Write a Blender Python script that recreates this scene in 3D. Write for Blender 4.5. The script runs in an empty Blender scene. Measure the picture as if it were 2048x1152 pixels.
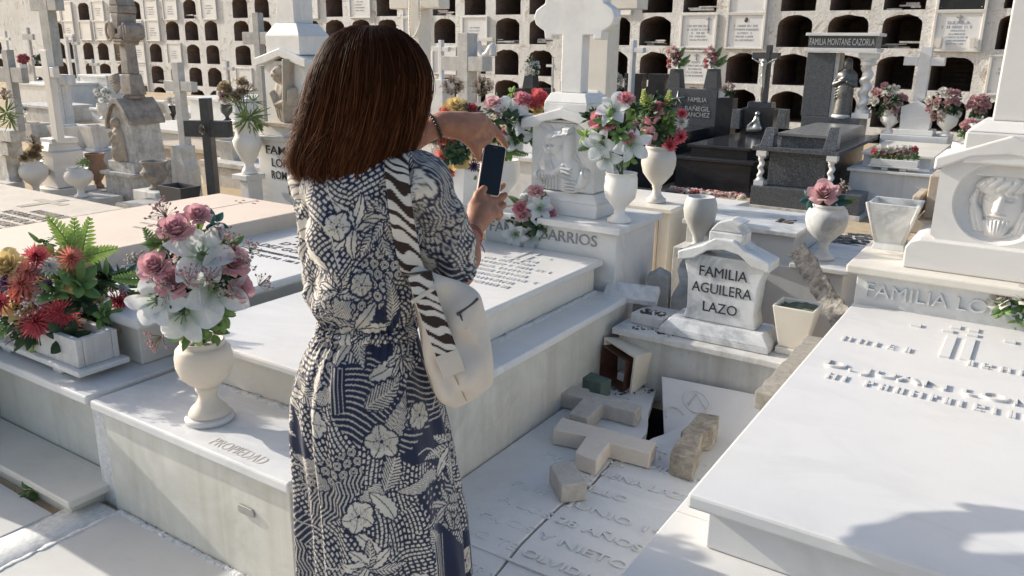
import bpy, math, random
import numpy as np
from mathutils import Vector, Matrix
S = bpy.context.scene
C = S.collection
rnd = random.Random(7)
NP = np.random.default_rng(5)

# ---------------------------------------------------------------- camera
FPX, PITCH, ROLL, YAW, CH = 1625.0, 16.45, 0.84, 33.0, 1.55
def _cam():
    p, r, y = map(math.radians, (PITCH, ROLL, YAW))
    F = np.array([-math.sin(y)*math.cos(p), math.cos(y)*math.cos(p), -math.sin(p)])
    R0 = np.array([math.cos(y), math.sin(y), 0.0]); U0 = np.cross(R0, F)
    return F, R0*math.cos(r)+U0*math.sin(r), -R0*math.sin(r)+U0*math.cos(r)
CF, CR, CU = _cam()
CC = np.array([0, 0, CH])
cd = bpy.data.cameras.new('camera'); co = bpy.data.objects.new('camera', cd); C.objects.link(co)
cd.sensor_width = 36; cd.lens = FPX*36/2048; cd.clip_start = 0.02; cd.clip_end = 500
co.matrix_world = Matrix([[CR[0], CU[0], -CF[0], 0], [CR[1], CU[1], -CF[1], 0], [CR[2], CU[2], -CF[2], CH], [0, 0, 0, 1]])
S.camera = co
# ---------------------------------------------------------------- light
SUN = Vector((1.0, 0.13, -0.46)).normalized()
W = bpy.data.worlds.new('World'); S.world = W; W.use_nodes = True
nt = W.node_tree; sky = nt.nodes.new('ShaderNodeTexSky'); sky.sky_type = 'NISHITA'; sky.sun_disc = False
sky.sun_elevation = math.asin(-SUN.z); sky.sun_rotation = math.atan2(-SUN.x, -SUN.y) % (2*math.pi)
sky.air_density = 1.0; sky.dust_density = 3.0
bg = nt.nodes['Background']; bg.inputs[1].default_value = 0.15
nt.links.new(sky.outputs[0], bg.inputs[0])
ld = bpy.data.lights.new('sun', 'SUN'); ld.energy = 3.8; ld.angle = math.radians(0.6); ld.color = (1.0, 0.945, 0.86)
lo = bpy.data.objects.new('sun', ld); C.objects.link(lo); lo.rotation_euler = SUN.to_track_quat('-Z', 'Y').to_euler(); lo.location = (-6, -3, 8)
S.view_settings.view_transform = 'Standard'; S.view_settings.look = 'None'; S.view_settings.gamma = 1
S.view_settings.exposure = 0.50
S.render.engine = 'CYCLES'
S.render.resolution_x = 1024; S.render.resolution_y = 576

# ------------------------------------------------- pixel of the survey photo -> point in the place
def ray(px, py): return CF+CR*(px-1024)/FPX-CU*(py-576)/FPX
def hitp(px, py, ax, v):
    d = ray(px, py); return CC+d*((v-CC[ax])/d[ax])
def G(px, py, z=0.0): return hitp(px, py, 2, z)
def Y(px, py, y): return hitp(px, py, 1, y)
def Dp(px, py, dep): return CC+ray(px, py)*dep
def mpp(P): return float((np.asarray(P)-CC)@CF)/FPX

# ---------------------------------------------------------------- materials
MATS = {}
def _n(t, kind, **k):
    n = t.nodes.new(kind)
    for a, v in k.items(): setattr(n, a, v)
    return n
def ramp(t, fac, stops):
    r = _n(t, 'ShaderNodeValToRGB'); e = r.color_ramp.elements
    while len(e) < len(stops): e.new(0.5)
    for el, (p, c) in zip(e, stops):
        el.position = p; el.color = (*c, 1) if len(c) == 3 else c
    t.links.new(fac, r.inputs[0]); return r.outputs[0]
def mixc(t, fac, a, b, mode='MIX'):
    m = _n(t, 'ShaderNodeMix', data_type='RGBA', blend_type=mode)
    for s, v in ((0, fac), (6, a), (7, b)):
        if isinstance(v, (int, float)): m.inputs[s].default_value = v
        elif isinstance(v, tuple): m.inputs[s].default_value = (*v, 1)
        else: t.links.new(v, m.inputs[s])
    return m.outputs[2]
def noise(t, vec, scale, detail=6, rough=0.6, dist=0.0):
    n = _n(t, 'ShaderNodeTexNoise'); n.inputs['Scale'].default_value = scale; n.inputs['Detail'].default_value = detail
    n.inputs['Roughness'].default_value = rough; n.inputs['Distortion'].default_value = dist
    t.links.new(vec, n.inputs['Vector']); return n.outputs['Fac']
def base(name):
    m = bpy.data.materials.new(name); m.use_nodes = True; t = m.node_tree
    b = t.nodes['Principled BSDF']
    pos = _n(t, 'ShaderNodeNewGeometry').outputs['Position']
    return m, t, b, pos
def bump(t, b, h, strength, dist=0.01):
    n = _n(t, 'ShaderNodeBump'); n.inputs['Strength'].default_value = strength; n.inputs['Distance'].default_value = dist
    t.links.new(h, n.inputs['Height']); t.links.new(n.outputs[0], b.inputs['Normal'])
def vscale(t, vec, s):
    n = _n(t, 'ShaderNodeVectorMath', operation='MULTIPLY'); n.inputs[1].default_value = s; t.links.new(vec, n.inputs[0]); return n.outputs[0]
def marble(name, col=(.71, .705, .68), vein=(.55, .56, .57), va=.35, dirt=(.40, .36, .30), da=.25, rough=.35, scale=1.0, streak=0.0, bmp=.15):
    if name in MATS: return MATS[name]
    m, t, b, pos = base(name)
    q = vscale(t, pos, (scale*1.0, scale*2.3, scale*1.6))
    n1 = noise(t, q, 1.6, 8, .62, 1.6)
    v1 = ramp(t, n1, [(.40, (0, 0, 0)), (.495, (1, 1, 1)), (.515, (1, 1, 1)), (.62, (0, 0, 0))])
    n2 = noise(t, pos, 3.0*scale, 5, .55)
    veil = _n(t, 'ShaderNodeMath', operation='MULTIPLY'); t.links.new(v1, veil.inputs[0]); t.links.new(ramp(t, n2, [(.38, (0, 0, 0)), (.65, (va, va, va))]), veil.inputs[1])
    c = mixc(t, veil.outputs[0], col, vein)
    n3 = noise(t, pos, 2.2*scale, 10, .7, .4)
    c = mixc(t, ramp(t, n3, [(.46, (0, 0, 0)), (.80, (da, da, da))]), c, dirt)
    n5 = noise(t, pos, 38*scale, 4, .6)
    c = mixc(t, ramp(t, n5, [(.60, (0, 0, 0)), (.78, (da*.8, da*.8, da*.8))]), c, dirt)
    if streak:
        st = noise(t, vscale(t, pos, (14, 14, .7)), 1.0, 5, .6)
        c = mixc(t, ramp(t, st, [(.48, (0, 0, 0)), (.72, (streak, streak, streak))]), c, dirt)
    t.links.new(c, b.inputs['Base Color']); b.inputs['Roughness'].default_value = rough
    b.inputs['Specular IOR Level'].default_value = .35
    n4 = noise(t, pos, 60*scale, 6, .7)
    bump(t, b, n4, bmp, .004)
    MATS[name] = m; return m
def stone(name, col, dark, amt=.5, scale=6, rough=.85, bmp=.5, streak=.4, spot=0.0):
    if name in MATS: return MATS[name]
    m, t, b, pos = base(name)
    n1 = noise(t, pos, scale, 10, .7, .3)
    c = mixc(t, ramp(t, n1, [(.40, (0, 0, 0)), (.70, (amt, amt, amt))]), col, dark)
    st = noise(t, vscale(t, pos, (9, 9, 1.0)), 1.0, 6, .65)
    c = mixc(t, ramp(t, st, [(.45, (0, 0, 0)), (.75, (streak, streak, streak))]), c, dark)
    n2 = noise(t, pos, scale*9, 5, .7)
    c = mixc(t, ramp(t, n2, [(.52, (0, 0, 0)), (.75, (amt*.6, amt*.6, amt*.6))]), c, tuple(x*.6 for x in dark))
    if spot:
        v = _n(t, 'ShaderNodeTexNoise'); v.inputs['Scale'].default_value = 120; t.links.new(pos, v.inputs['Vector'])
        c = mixc(t, ramp(t, v.outputs['Fac'], [(.55, (0, 0, 0)), (.62, (spot, spot, spot))]), c, (.35, .36, .38))
    t.links.new(c, b.inputs['Base Color']); b.inputs['Roughness'].default_value = rough
    bump(t, b, noise(t, pos, scale*5, 10, .75), bmp, .012)
    MATS[name] = m; return m
def plain(name, col, rough=.5, metal=0.0, var=.12, scale=20, spec=.5, bmp=0.0, trans=0.0, sss=0.0):
    if name in MATS: return MATS[name]
    m, t, b, pos = base(name)
    c = mixc(t, ramp(t, noise(t, pos, scale, 6, .65), [(.3, (0, 0, 0)), (.7, (1, 1, 1))]), tuple(max(0, x*(1-var)) for x in col), tuple(min(1, x*(1+var)) for x in col))
    t.links.new(c, b.inputs['Base Color']); b.inputs['Roughness'].default_value = rough; b.inputs['Metallic'].default_value = metal
    b.inputs['Specular IOR Level'].default_value = spec
    if sss:
        b.inputs['Subsurface Weight'].default_value = sss; b.inputs['Subsurface Radius'].default_value = (.012, .005, .003); b.inputs['Subsurface Scale'].default_value = 1.0
    if bmp: bump(t, b, noise(t, pos, scale*6, 6, .7), bmp, .004)
    MATS[name] = m; return m
def colattr(name, rough=.6, trans=.0, spec=.3, var=.12, scale=60, bmp=0.0, sheen=0.0):
    """a surface whose print / petal colouring is stored with the mesh"""
    if name in MATS: return MATS[name]
    m, t, b, pos = base(name)
    a = _n(t, 'ShaderNodeAttribute', attribute_name='Col')
    c = mixc(t, ramp(t, noise(t, pos, scale, 4, .6), [(.3, (1-var,)*3), (.7, (1, 1, 1))]), (0, 0, 0), a.outputs['Color'])
    t.links.new(c, b.inputs['Base Color']); b.inputs['Roughness'].default_value = rough; b.inputs['Specular IOR Level'].default_value = spec
    if sheen: b.inputs['Sheen Weight'].default_value = sheen
    if bmp: bump(t, b, noise(t, pos, 90, 3, .6), bmp, .003)
    if trans:
        o = t.nodes['Material Output']; tr = _n(t, 'ShaderNodeBsdfTranslucent'); t.links.new(c, tr.inputs[0])
        mx = _n(t, 'ShaderNodeMixShader'); mx.inputs[0].default_value = trans
        t.links.new(b.outputs[0], mx.inputs[1]); t.links.new(tr.outputs[0], mx.inputs[2]); t.links.new(mx.outputs[0], o.inputs[0])
    MATS[name] = m; return m

WHITE = marble('white_marble', da=.28, va=.7)
WHITE2 = marble('clean_white_marble', (.675, .66, .63), (.56, .55, .53), va=.55, da=.14, dirt=(.5, .47, .42), rough=.32, scale=.8)
CREAM = marble('cream_marble', (.72, .68, .60), (.60, .55, .47), .5, da=.3)
GREYM = marble('veined_grey_marble', (.66, .67, .66), (.34, .36, .38), 1.0, (.32, .31, .28), .4, rough=.3, scale=1.6, streak=.25)
OLDM = marble('weathered_white_marble', (.66, .65, .62), (.45, .45, .44), .6, (.25, .23, .20), .55, rough=.6, streak=.45, bmp=.3)
SIDE = marble('stained_side_marble', (.64, .63, .57), (.48, .47, .42), .6, (.36, .33, .24), .35, rough=.3, scale=1.2, streak=.35)
PEACH = marble('peach_stone', (.70, .58, .47), (.62, .51, .41), .5, (.50, .40, .31), .35, rough=.6)
TAN = stone('tan_rough_stone', (.50, .42, .33), (.30, .24, .18), .5, 8, streak=.3)
GREY = stone('grey_weathered_stone', (.45, .44, .415), (.17, .165, .15), .6, 7)
LGREY = stone('light_grey_stone', (.56, .55, .525), (.25, .24, .22), .55, 7)
BROWN = stone('brown_lichen_stone', (.36, .32, .28), (.10, .085, .07), .75, 9)
DIRTY = stone('dirty_white_stone', (.66, .64, .60), (.20, .18, .15), .7, 14, streak=.6)
BRICKC = stone('raw_concrete_cross', (.60, .53, .45), (.36, .32, .27), .5, 11, streak=.1)
RAWC = stone('cream_cut_stone', (.66, .60, .52), (.48, .42, .35), .35, 5, streak=.1, rough=.7, bmp=.2)
TERRA = stone('terracotta_clay', (.26, .16, .11), (.10, .07, .05), .5, 10)
BLACKG = marble('black_granite', (.022, .023, .026), (.05, .05, .055), .5, (.08, .08, .08), .25, rough=.12)
GREYG = stone('grey_granite', (.075, .082, .092), (.022, .024, .028), .5, 20, rough=.22, bmp=.05, streak=.1, spot=.35)
GTOP = stone('grey_granite_top', (.20, .20, .195), (.10, .10, .10), .5, 20, rough=.25, bmp=.05, streak=.0, spot=.35)
DARKP = plain('dark_grey_paint', (.05, .052, .055), .5, var=.3, scale=30)
INK = plain('black_letter_paint', (.03, .028, .026), .6)
GREYINK = plain('grey_letter_paint', (.27, .27, .27), .6, var=.3)
TANINK = plain('brown_letter_paint', (.52, .47, .40), .7, var=.3)
SILVER = plain('silver_letter', (.62, .62, .60), .35, .7)
BRONZE = plain('dark_bronze', (.13, .13, .125), .38, .6, var=.4, scale=40)
PEWTER = plain('pewter_metal', (.40, .40, .38), .35, .8, var=.3)
STEEL = plain('plate_metal', (.42, .42, .40), .4, .7, var=.15)
SKIN = plain('sun_tanned_skin', (.35, .165, .10), .52, var=.22, scale=34, spec=.35, sss=.08, bmp=.35)
CREAMP = plain('cream_glazed_plastic', (.74, .68, .57), .35, var=.06, scale=4)
FLORAL_GREEN = plain('green_floral_foam', (.12, .17, .14), .9, var=.3)
PETAL = colattr('flower_petal', .6, .38, .25, .10, 80)
LEAF = colattr('artificial_leaf', .5, .18, .35, .22, 50)

# ---------------------------------------------------------------- mesh builder (world coordinates)
class MB:
    def __init__(s): s.v = []; s.f = []; s.sm = []; s.c = []; s.n = 0; s.hascol = False
    def add(s, v, f, smooth=False, col=None, M=None):
        v = np.asarray(v, float).reshape(-1, 3)
        if M is not None:
            M = np.array(M); v = v@M[:3, :3].T+M[:3, 3]
        o = s.n; s.v.append(v); s.n += len(v)
        s.f.extend([[i+o for i in q] for q in f]); s.sm.extend([smooth]*len(f))
        if col is None: s.c.append(np.ones((len(v), 3))*.5)
        else:
            s.hascol = True; col = np.asarray(col, float)
            s.c.append(np.broadcast_to(col, (len(v), 3)))
        return s
    def box(s, x0, x1, y0, y1, z0, z1, M=None):
        v = [(x, y, z) for z in (z0, z1) for y in (y0, y1) for x in (x0, x1)]
        return s.add(v, [(0, 2, 3, 1), (4, 5, 7, 6), (0, 1, 5, 4), (2, 6, 7, 3), (0, 4, 6, 2), (1, 3, 7, 5)], M=M)
    def frus(s, cx, cy, z0, wx0, wy0, z1, wx1, wy1, M=None, dx=0, dy=0):
        v = [(cx+a*wx0/2, cy+b*wy0/2, z0) for b in (-1, 1) for a in (-1, 1)]+[(cx+dx+a*wx1/2, cy+dy+b*wy1/2, z1) for b in (-1, 1) for a in (-1, 1)]
        return s.add(v, [(0, 2, 3, 1), (4, 5, 7, 6), (0, 1, 5, 4), (2, 6, 7, 3), (0, 4, 6, 2), (1, 3, 7, 5)], M=M)
    def loft(s, rings, cap=True, smooth=True, col=None, M=None, closed=True):
        n = len(rings[0]); v = np.concatenate([np.asarray(r, float) for r in rings]); f = []
        for k in range(len(rings)-1):
            for i in range(n if closed else n-1):
                j = (i+1) % n; f.append((k*n+i, k*n+j, (k+1)*n+j, (k+1)*n+i))
        if cap and closed: f += [tuple(range(n-1, -1, -1)), tuple(range((len(rings)-1)*n, len(rings)*n))]
        return s.add(v, f, smooth, col, M)
    def lathe(s, prof, cx, cy, z0, n=36, M=None, flute=0, fa=0.0, col=None, smooth=True):
        a = np.arange(n)*2*np.pi/n; rings = []
        for r, z in prof:
            rr = r*(1+fa*np.cos(a*flute)) if flute else r+a*0
            rings.append(np.stack([cx+rr*np.cos(a), cy+rr*np.sin(a), a*0+z0+z], 1))
        return s.loft(rings, True, smooth, col, M)
    def prism(s, out, y0, y1, M=None, smooth=False):
        n = len(out); v = [(x, y0, z) for x, z in out]+[(x, y1, z) for x, z in out]
        f = [tuple(range(n)), tuple(range(2*n-1, n-1, -1))]+[(i, i+n, (i+1) % n+n, (i+1) % n) for i in range(n)]
        return s.add(v, f, smooth, M=M)
    def slab(s, out, z0, z1, M=None):
        n = len(out); v = [(x, y, z0) for x, y in out]+[(x, y, z1) for x, y in out]
        f = [tuple(range(n-1, -1, -1)), tuple(range(n, 2*n))]+[(i, (i+1) % n, (i+1) % n+n, i+n) for i in range(n)]
        return s.add(v, f, M=M)
    def tube(s, pts, r, n=6, col=None, M=None):
        P = np.asarray(pts, float); T = np.gradient(P, axis=0); T /= np.linalg.norm(T, axis=1)[:, None]+1e-12
        rr = np.broadcast_to(np.asarray(r, float), (len(P),)); a = np.arange(n)*2*np.pi/n; rings = []
        ref = np.array([0, 0, 1.0]) if abs(T[0][2]) < .9 else np.array([1.0, 0, 0])
        for p, t, q in zip(P, T, rr):
            u = np.cross(ref, t); u /= np.linalg.norm(u)+1e-12; w = np.cross(t, u); ref = np.cross(t, u) if abs(np.dot(ref, t)) > .95 else ref
            rings.append(p+q*(np.outer(np.cos(a), u)+np.outer(np.sin(a), w)))
        return s.loft(rings, True, True, col, M)
    def ball(s, c, r, n=12, col=None, M=None):
        r = np.broadcast_to(np.asarray(r, float), (3,)); a = np.arange(n)*2*np.pi/n; rings = []
        for k in range(1, n//2):
            t = math.pi*k/(n//2); rings.append(np.stack([c[0]+r[0]*math.sin(t)*np.cos(a), c[1]+r[1]*math.sin(t)*np.sin(a), c[2]-r[2]*math.cos(t)+a*0], 1))
        return s.loft(rings, True, True, col, M)
    def grid(s, V, smooth=True, col=None, M=None, wrap=False):
        V = np.asarray(V); a, b = V.shape[:2]; i = np.arange(a-1)[:, None]*b+np.arange(b if wrap else b-1)[None, :]
        j = np.arange(a-1)[:, None]*b+(np.arange(b if wrap else b-1)[None, :]+1) % b
        f = np.stack([i, j, j+b, i+b], -1).reshape(-1, 4).tolist()
        return s.add(V.reshape(-1, 3), f, smooth, None if col is None else np.asarray(col).reshape(-1, 3), M)
    def mesh(s, name, mat, off=(0, 0, 0)):
        me = bpy.data.meshes.new(name); v = np.concatenate(s.v)-np.asarray(off, float)
        me.from_pydata(v.tolist(), [], s.f); me.polygons.foreach_set('use_smooth', s.sm)
        if s.hascol:
            at = me.color_attributes.new('Col', 'FLOAT_COLOR', 'POINT'); c = np.concatenate(s.c)
            at.data.foreach_set('color', np.concatenate([c, np.ones((len(c), 1))], 1).astype(np.float32).ravel())
        me.materials.append(mat); me.update(); return me
    def build(s, name, mat, parent=None, bev=0.0, seg=2, origin=None):
        off = np.zeros(3)
        if parent is not None:
            off = np.array(parent.matrix_basis.translation); q = parent.parent
            while q is not None: off = off+np.array(q.matrix_basis.translation); q = q.parent
        loc = np.zeros(3)
        if origin is not None: loc = np.asarray(origin, float)-off; off = np.asarray(origin, float)
        me = s.mesh(name, mat, off); o = bpy.data.objects.new(name, me); C.objects.link(o); o.location = loc
        if parent is not None: o.parent = parent
        if bev:
            b = o.modifiers.new('bevel', 'BEVEL'); b.width = bev; b.segments = seg; b.limit_method = 'ANGLE'; b.angle_limit = math.radians(40)
        return o
def tag(o, label=None, cat=None, group=None, kind=None):
    if label: o['label'] = label
    if cat: o['category'] = cat
    if group: o['group'] = group
    if kind: o['kind'] = kind
    return o
GROUPS = {'tomb': 'tombs in rows', 'headstone': 'headstones at the heads of the tombs', 'bouquet': 'bouquets on the graves', 'urn': 'stone urns on the tombs', 'stone_cross': 'stone crosses before the niche wall', 'small_cross': 'small crosses far back', 'monument': 'tall cross monuments', 'fallen_cross': 'fallen stone crosses on the broken slab', 'flower_pot': 'pots standing on ledges', 'vase': 'vases standing on tombs', 'stone_block': 'low blocks and ledges under urns and pots', 'flower_trough': 'white flower troughs', 'flower_arrangement': 'flowers in troughs', 'broken_block': 'broken blocks at the damaged grave', 'broken_slab_piece': 'broken slab pieces at the damaged grave'}
def thing(name, label, cat, loc=(0, 0, 0), group=None):
    group = group or GROUPS.get(name)
    o = bpy.data.objects.new(name, None); o.empty_display_size = .1; C.objects.link(o); o.location = [float(x) for x in loc]
    return tag(o, label, cat, group)
def frame(o, x, y, z):
    """4x4 from origin and three axes"""
    M = np.eye(4); M[:3, 0] = x; M[:3, 1] = y; M[:3, 2] = z; M[:3, 3] = o; return M
def basis(o, fwd, up=(0, 0, 1), s=1.0):
    """local +Z looks along fwd, local +Y as near to up as possible"""
    f = np.asarray(fwd, float); f = f/np.linalg.norm(f); u = np.asarray(up, float)
    x = np.cross(u, f)
    if np.linalg.norm(x) < 1e-4: x = np.cross((0, 1, 0), f)
    x /= np.linalg.norm(x); y = np.cross(f, x); return frame(np.asarray(o, float), x*s, y*s, f*s)
def rotz(a, o=(0, 0, 0)):
    c, s_ = math.cos(a), math.sin(a); M = np.eye(4); M[:2, :2] = [[c, -s_], [s_, c]]
    o = np.asarray(o, float); M[:3, 3] = o-M[:3, :3]@o; return M
def euler(o, rx, ry, rz, loc=None):
    M = np.array((Matrix.Translation(Vector(o)) @ Matrix.Rotation(rz, 4, 'Z') @ Matrix.Rotation(ry, 4, 'Y') @ Matrix.Rotation(rx, 4, 'X'))); return M

# lettering: real letters, as a mesh
def letters(name, s, parent, o, right, up, h, mat, ext=.004, width=None, align='CENTER', bold=0.0, lead=1.0, kind=None):
    cu = bpy.data.curves.new(name, 'FONT'); cu.body = s; cu.size = h/.70; cu.align_x = align; cu.extrude = ext/2; cu.offset = bold*h; cu.resolution_u = 3
    cu.space_line = lead
    to = bpy.data.objects.new(name+'_curve', cu); C.objects.link(to); bpy.context.view_layer.update()
    me = bpy.data.meshes.new_from_object(to.evaluated_get(bpy.context.evaluated_depsgraph_get()))
    bpy.data.objects.remove(to); me.name = name
    n = len(me.vertices); v = np.empty(n*3, np.float32); me.vertices.foreach_get('co', v); v = v.reshape(-1, 3).astype(float)
    if n == 0: return None
    if width:
        w = v[:, 0].max()-v[:, 0].min(); v[:, 0] *= width/w
    r = np.asarray(right, float); r /= np.linalg.norm(r); u = np.asarray(up, float); u = u-r*(u@r); u /= np.linalg.norm(u); nn = np.cross(r, u)
    P = np.asarray(o, float)+v[:, :1]*r+v[:, 1:2]*u+(v[:, 2:3]+ext/2)*nn
    off = np.zeros(3); q = parent
    while q is not None: off = off+np.array(q.matrix_basis.translation); q = q.parent
    me.vertices.foreach_set('co', (P-off).astype(np.float32).ravel()); me.materials.clear(); me.materials.append(mat); me.update()
    ob = bpy.data.objects.new(name, me); C.objects.link(ob); ob.parent = parent
    return ob
def glyphs(mb, o, right, up, h, width, ext, seed=0, gap=.28, tw=.16):
    """a worn, no longer readable line of letters: strokes only"""
    rg = random.Random(seed); r = np.asarray(right, float)/np.linalg.norm(right); u = np.asarray(up, float)/np.linalg.norm(up); n = np.cross(r, u)
    M = frame(np.asarray(o, float), r, u, n); x = -width/2; t = h*tw
    while x < width/2-h*.5:
        w = h*rg.choice((.45, .55, .6, .35)); k = rg.random()
        if rg.random() < .14: x += h*.5; continue
        mb.box(x, x+t, 0, h, -.001, ext, M)
        if k > .35: mb.box(x+w-t, x+w, 0 if k > .5 else h*.45, h, -.001, ext*.97, M)
        if k > .2: mb.box(x+t, x+w-t, h-t, h, -.001, ext*.94, M)
        if k < .75: mb.box(x+t, x+w-t, h*.42, h*.42+t*.9, -.001, ext*.93, M)
        if k < .4: mb.box(x+t, x+w-t, 0, t, -.001, ext*.95, M)
        x += w+h*gap

# implicit surfaces -> one continuous mesh
def sdf_mesh(prims, h, pad=.03):
    lo = np.min([np.minimum(np.asarray(p[1])-p[3], np.asarray(p[2])-p[4]) for p in prims], 0)-pad
    hi = np.max([np.maximum(np.asarray(p[1])+p[3], np.asarray(p[2])+p[4]) for p in prims], 0)+pad
    n = np.ceil((hi-lo)/h).astype(int)+1; F = np.full(n, 1.0, np.float32)
    ax = [lo[i]+h*np.arange(n[i]) for i in range(3)]
    for kind, a, b, ra, rb, k in prims:
        a = np.asarray(a, float); b = np.asarray(b, float); m = k+h*2+.002
        i0 = np.clip(((np.minimum(a-ra, b-rb)-m-lo)/h).astype(int), 0, n-1); i1 = np.clip(((np.maximum(a+ra, b+rb)+m-lo)/h).astype(int)+2, 1, n)
        sl = tuple(slice(i0[i], i1[i]) for i in range(3))
        X, Yy, Z = np.meshgrid(*[ax[i][sl[i]] for i in range(3)], indexing='ij')
        if kind == 'c':
            ba = b-a; L = max(ba@ba, 1e-12); t = np.clip(((X-a[0])*ba[0]+(Yy-a[1])*ba[1]+(Z-a[2])*ba[2])/L, 0, 1)
            d = np.sqrt((X-a[0]-t*ba[0])**2+(Yy-a[1]-t*ba[1])**2+(Z-a[2]-t*ba[2])**2)-(ra+(rb-ra)*t)
        d = d.astype(np.float32); f = F[sl]
        if k > 0:
            q = np.maximum(k-np.abs(f-d), 0)/k; F[sl] = np.minimum(f, d)-q*q*k*.25
        else: F[sl] = np.minimum(f, d)
    return snet(F, lo, h)
def snet(F, lo, h):
    s = F < 0; n = np.array(F.shape); cnt = np.zeros(n-1, np.int8)
    offs = [(i, j, k) for i in (0, 1) for j in (0, 1) for k in (0, 1)]
    for i, j, k in offs: cnt += s[i:n[0]-1+i, j:n[1]-1+j, k:n[2]-1+k]
    mix = (cnt > 0) & (cnt < 8); ce = np.argwhere(mix); idx = np.full(n-1, -1, np.int64); idx[mix] = np.arange(len(ce))
    acc = np.zeros((len(ce), 3)); w = np.zeros(len(ce))
    for ax in range(3):
        for o1 in (0, 1):
            for o2 in (0, 1):
                p = [0, 0, 0]; others = [q for q in range(3) if q != ax]; p[others[0]] = o1; p[others[1]] = o2; q = list(p); q[ax] = 1
                A = ce+p; B = ce+q; fa = F[A[:, 0], A[:, 1], A[:, 2]]; fb = F[B[:, 0], B[:, 1], B[:, 2]]
                cr = (fa < 0) != (fb < 0); t = np.where(cr, fa/(fa-fb+1e-20), 0)
                pt = A+t[:, None]*(np.array(q)-np.array(p)); acc[cr] += pt[cr]; w[cr] += 1
    V = lo+h*acc/w[:, None]; Fs = []
    for ax in range(3):
        o = [q for q in range(3) if q != ax]
        s0 = [slice(None)]*3; s1 = [slice(None)]*3; s0[ax] = slice(0, -1); s1[ax] = slice(1, None)
        ch = s[tuple(s0)] != s[tuple(s1)]; e = np.argwhere(ch)
        e = e[(e[:, o[0]] > 0) & (e[:, o[1]] > 0) & (e[:, o[0]] < n[o[0]]-1) & (e[:, o[1]] < n[o[1]]-1)]
        u = np.zeros(3, int); u[o[0]] = 1; v = np.zeros(3, int); v[o[1]] = 1
        q = np.stack([idx[tuple((e-u-v).T)], idx[tuple((e-v).T)], idx[tuple(e.T)], idx[tuple((e-u).T)]], 1)
        ins = s[tuple(e.T)]; flip = ins if ax != 1 else ~ins
        q[~flip] = q[~flip][:, ::-1]; Fs.append(q)
    return V, np.concatenate(Fs)
# ================================================================= SETTING
def struct(o): o['kind'] = 'structure'; return o
def soil_mat():
    m, t, b, pos = base('ochre_earth')
    n1 = noise(t, pos, .5, 9, .65); n2 = noise(t, pos, 14, 8, .7)
    c = ramp(t, n1, [(.3, (.40, .29, .17)), (.55, (.50, .39, .25)), (.75, (.58, .48, .35))])
    c = mixc(t, ramp(t, n2, [(.5, (0, 0, 0)), (.72, (.7, .7, .7))]), c, (.30, .23, .15))
    t.links.new(c, b.inputs['Base Color']); b.inputs['Roughness'].default_value = .95
    bump(t, b, noise(t, pos, 30, 9, .75), .7, .03); return m
SOIL = soil_mat()
HX0, HX1, HY0, HY1 = -1.42, -0.72, 2.72, 3.22
g = MB(); B = 160
xs = [-B, HX0, HX1, B]; ys = [-B, HY0, HY1, B]
for i in range(3):
    for j in range(3):
        if (i, j) == (1, 1): continue
        g.add([(xs[i], ys[j], -.02), (xs[i+1], ys[j], -.02), (xs[i+1], ys[j+1], -.02), (xs[i], ys[j+1], -.02)], [(0, 1, 2, 3)])
gr = struct(g.build('ground', SOIL))
g = MB()
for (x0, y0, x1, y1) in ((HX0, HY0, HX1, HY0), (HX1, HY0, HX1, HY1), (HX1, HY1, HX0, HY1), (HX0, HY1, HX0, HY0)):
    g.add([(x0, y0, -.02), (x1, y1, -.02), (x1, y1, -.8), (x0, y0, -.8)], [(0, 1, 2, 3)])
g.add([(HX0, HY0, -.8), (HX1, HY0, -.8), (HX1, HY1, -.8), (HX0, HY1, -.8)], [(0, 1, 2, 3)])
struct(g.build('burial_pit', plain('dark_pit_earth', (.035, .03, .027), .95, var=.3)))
PAVE = marble('paving_slab', (.60, .59, .56), (.5, .5, .48), .4, (.42, .39, .33), .35, rough=.6, scale=.8)
GROUT = plain('white_grout', (.72, .72, .70), .9, var=.2, scale=60, bmp=.8)
g = MB()
for x0, x1 in ((-4.6, -3.62), (-3.58, -2.64), (-2.46, -1.62), (-1.58, -.66), (-.62, .4)):
    for y0, y1 in ((-3, -1.31), (-1.29, .10), (.12, 1.335 if x0 > -2.5 else 1.2)): g.box(x0, x1, y0, y1, -.06, 0)
struct(g.build('paving', PAVE, bev=.004))
def ragged(mb, x0, x1, y0, y1, z, n=60, amp=.012, alongx=False, zb=0.0):
    """a thin strip of mortar with an uneven edge and thickness"""
    t = np.linspace(0, 1, n); a = NP.normal(0, amp, n); b = NP.normal(0, amp, n); h = zb+np.abs(NP.normal(z-zb, (z-zb)*.3, n))
    if alongx:
        p = [(x0+(x1-x0)*t, y0+a, t*0+zb-.003), (x0+(x1-x0)*t, y0+a+.004, h), (x0+(x1-x0)*t, y1+b-.004, h), (x0+(x1-x0)*t, y1+b, t*0+zb-.003)]
    else:
        p = [(x0+a, y0+(y1-y0)*t, t*0+zb-.003), (x0+a+.004, y0+(y1-y0)*t, h), (x1+b-.004, y0+(y1-y0)*t, h), (x1+b, y0+(y1-y0)*t, t*0+zb-.003)]
    V = np.stack([np.stack(q, 1) for q in p], 0); mb.grid(V if alongx else V[::-1])
g = MB(); ragged(g, -2.645, -2.455, -2.9, 1.335, -.004, 160, .003, zb=-.008); ragged(g, -2.475, -2.45, -2.9, 1.33, .0025, 260, .004)
ragged(g, -2.47, -1.6, 1.322, 1.344, .005, 220, .002, True)
struct(g.build('mortar_joint', GROUT))

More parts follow.
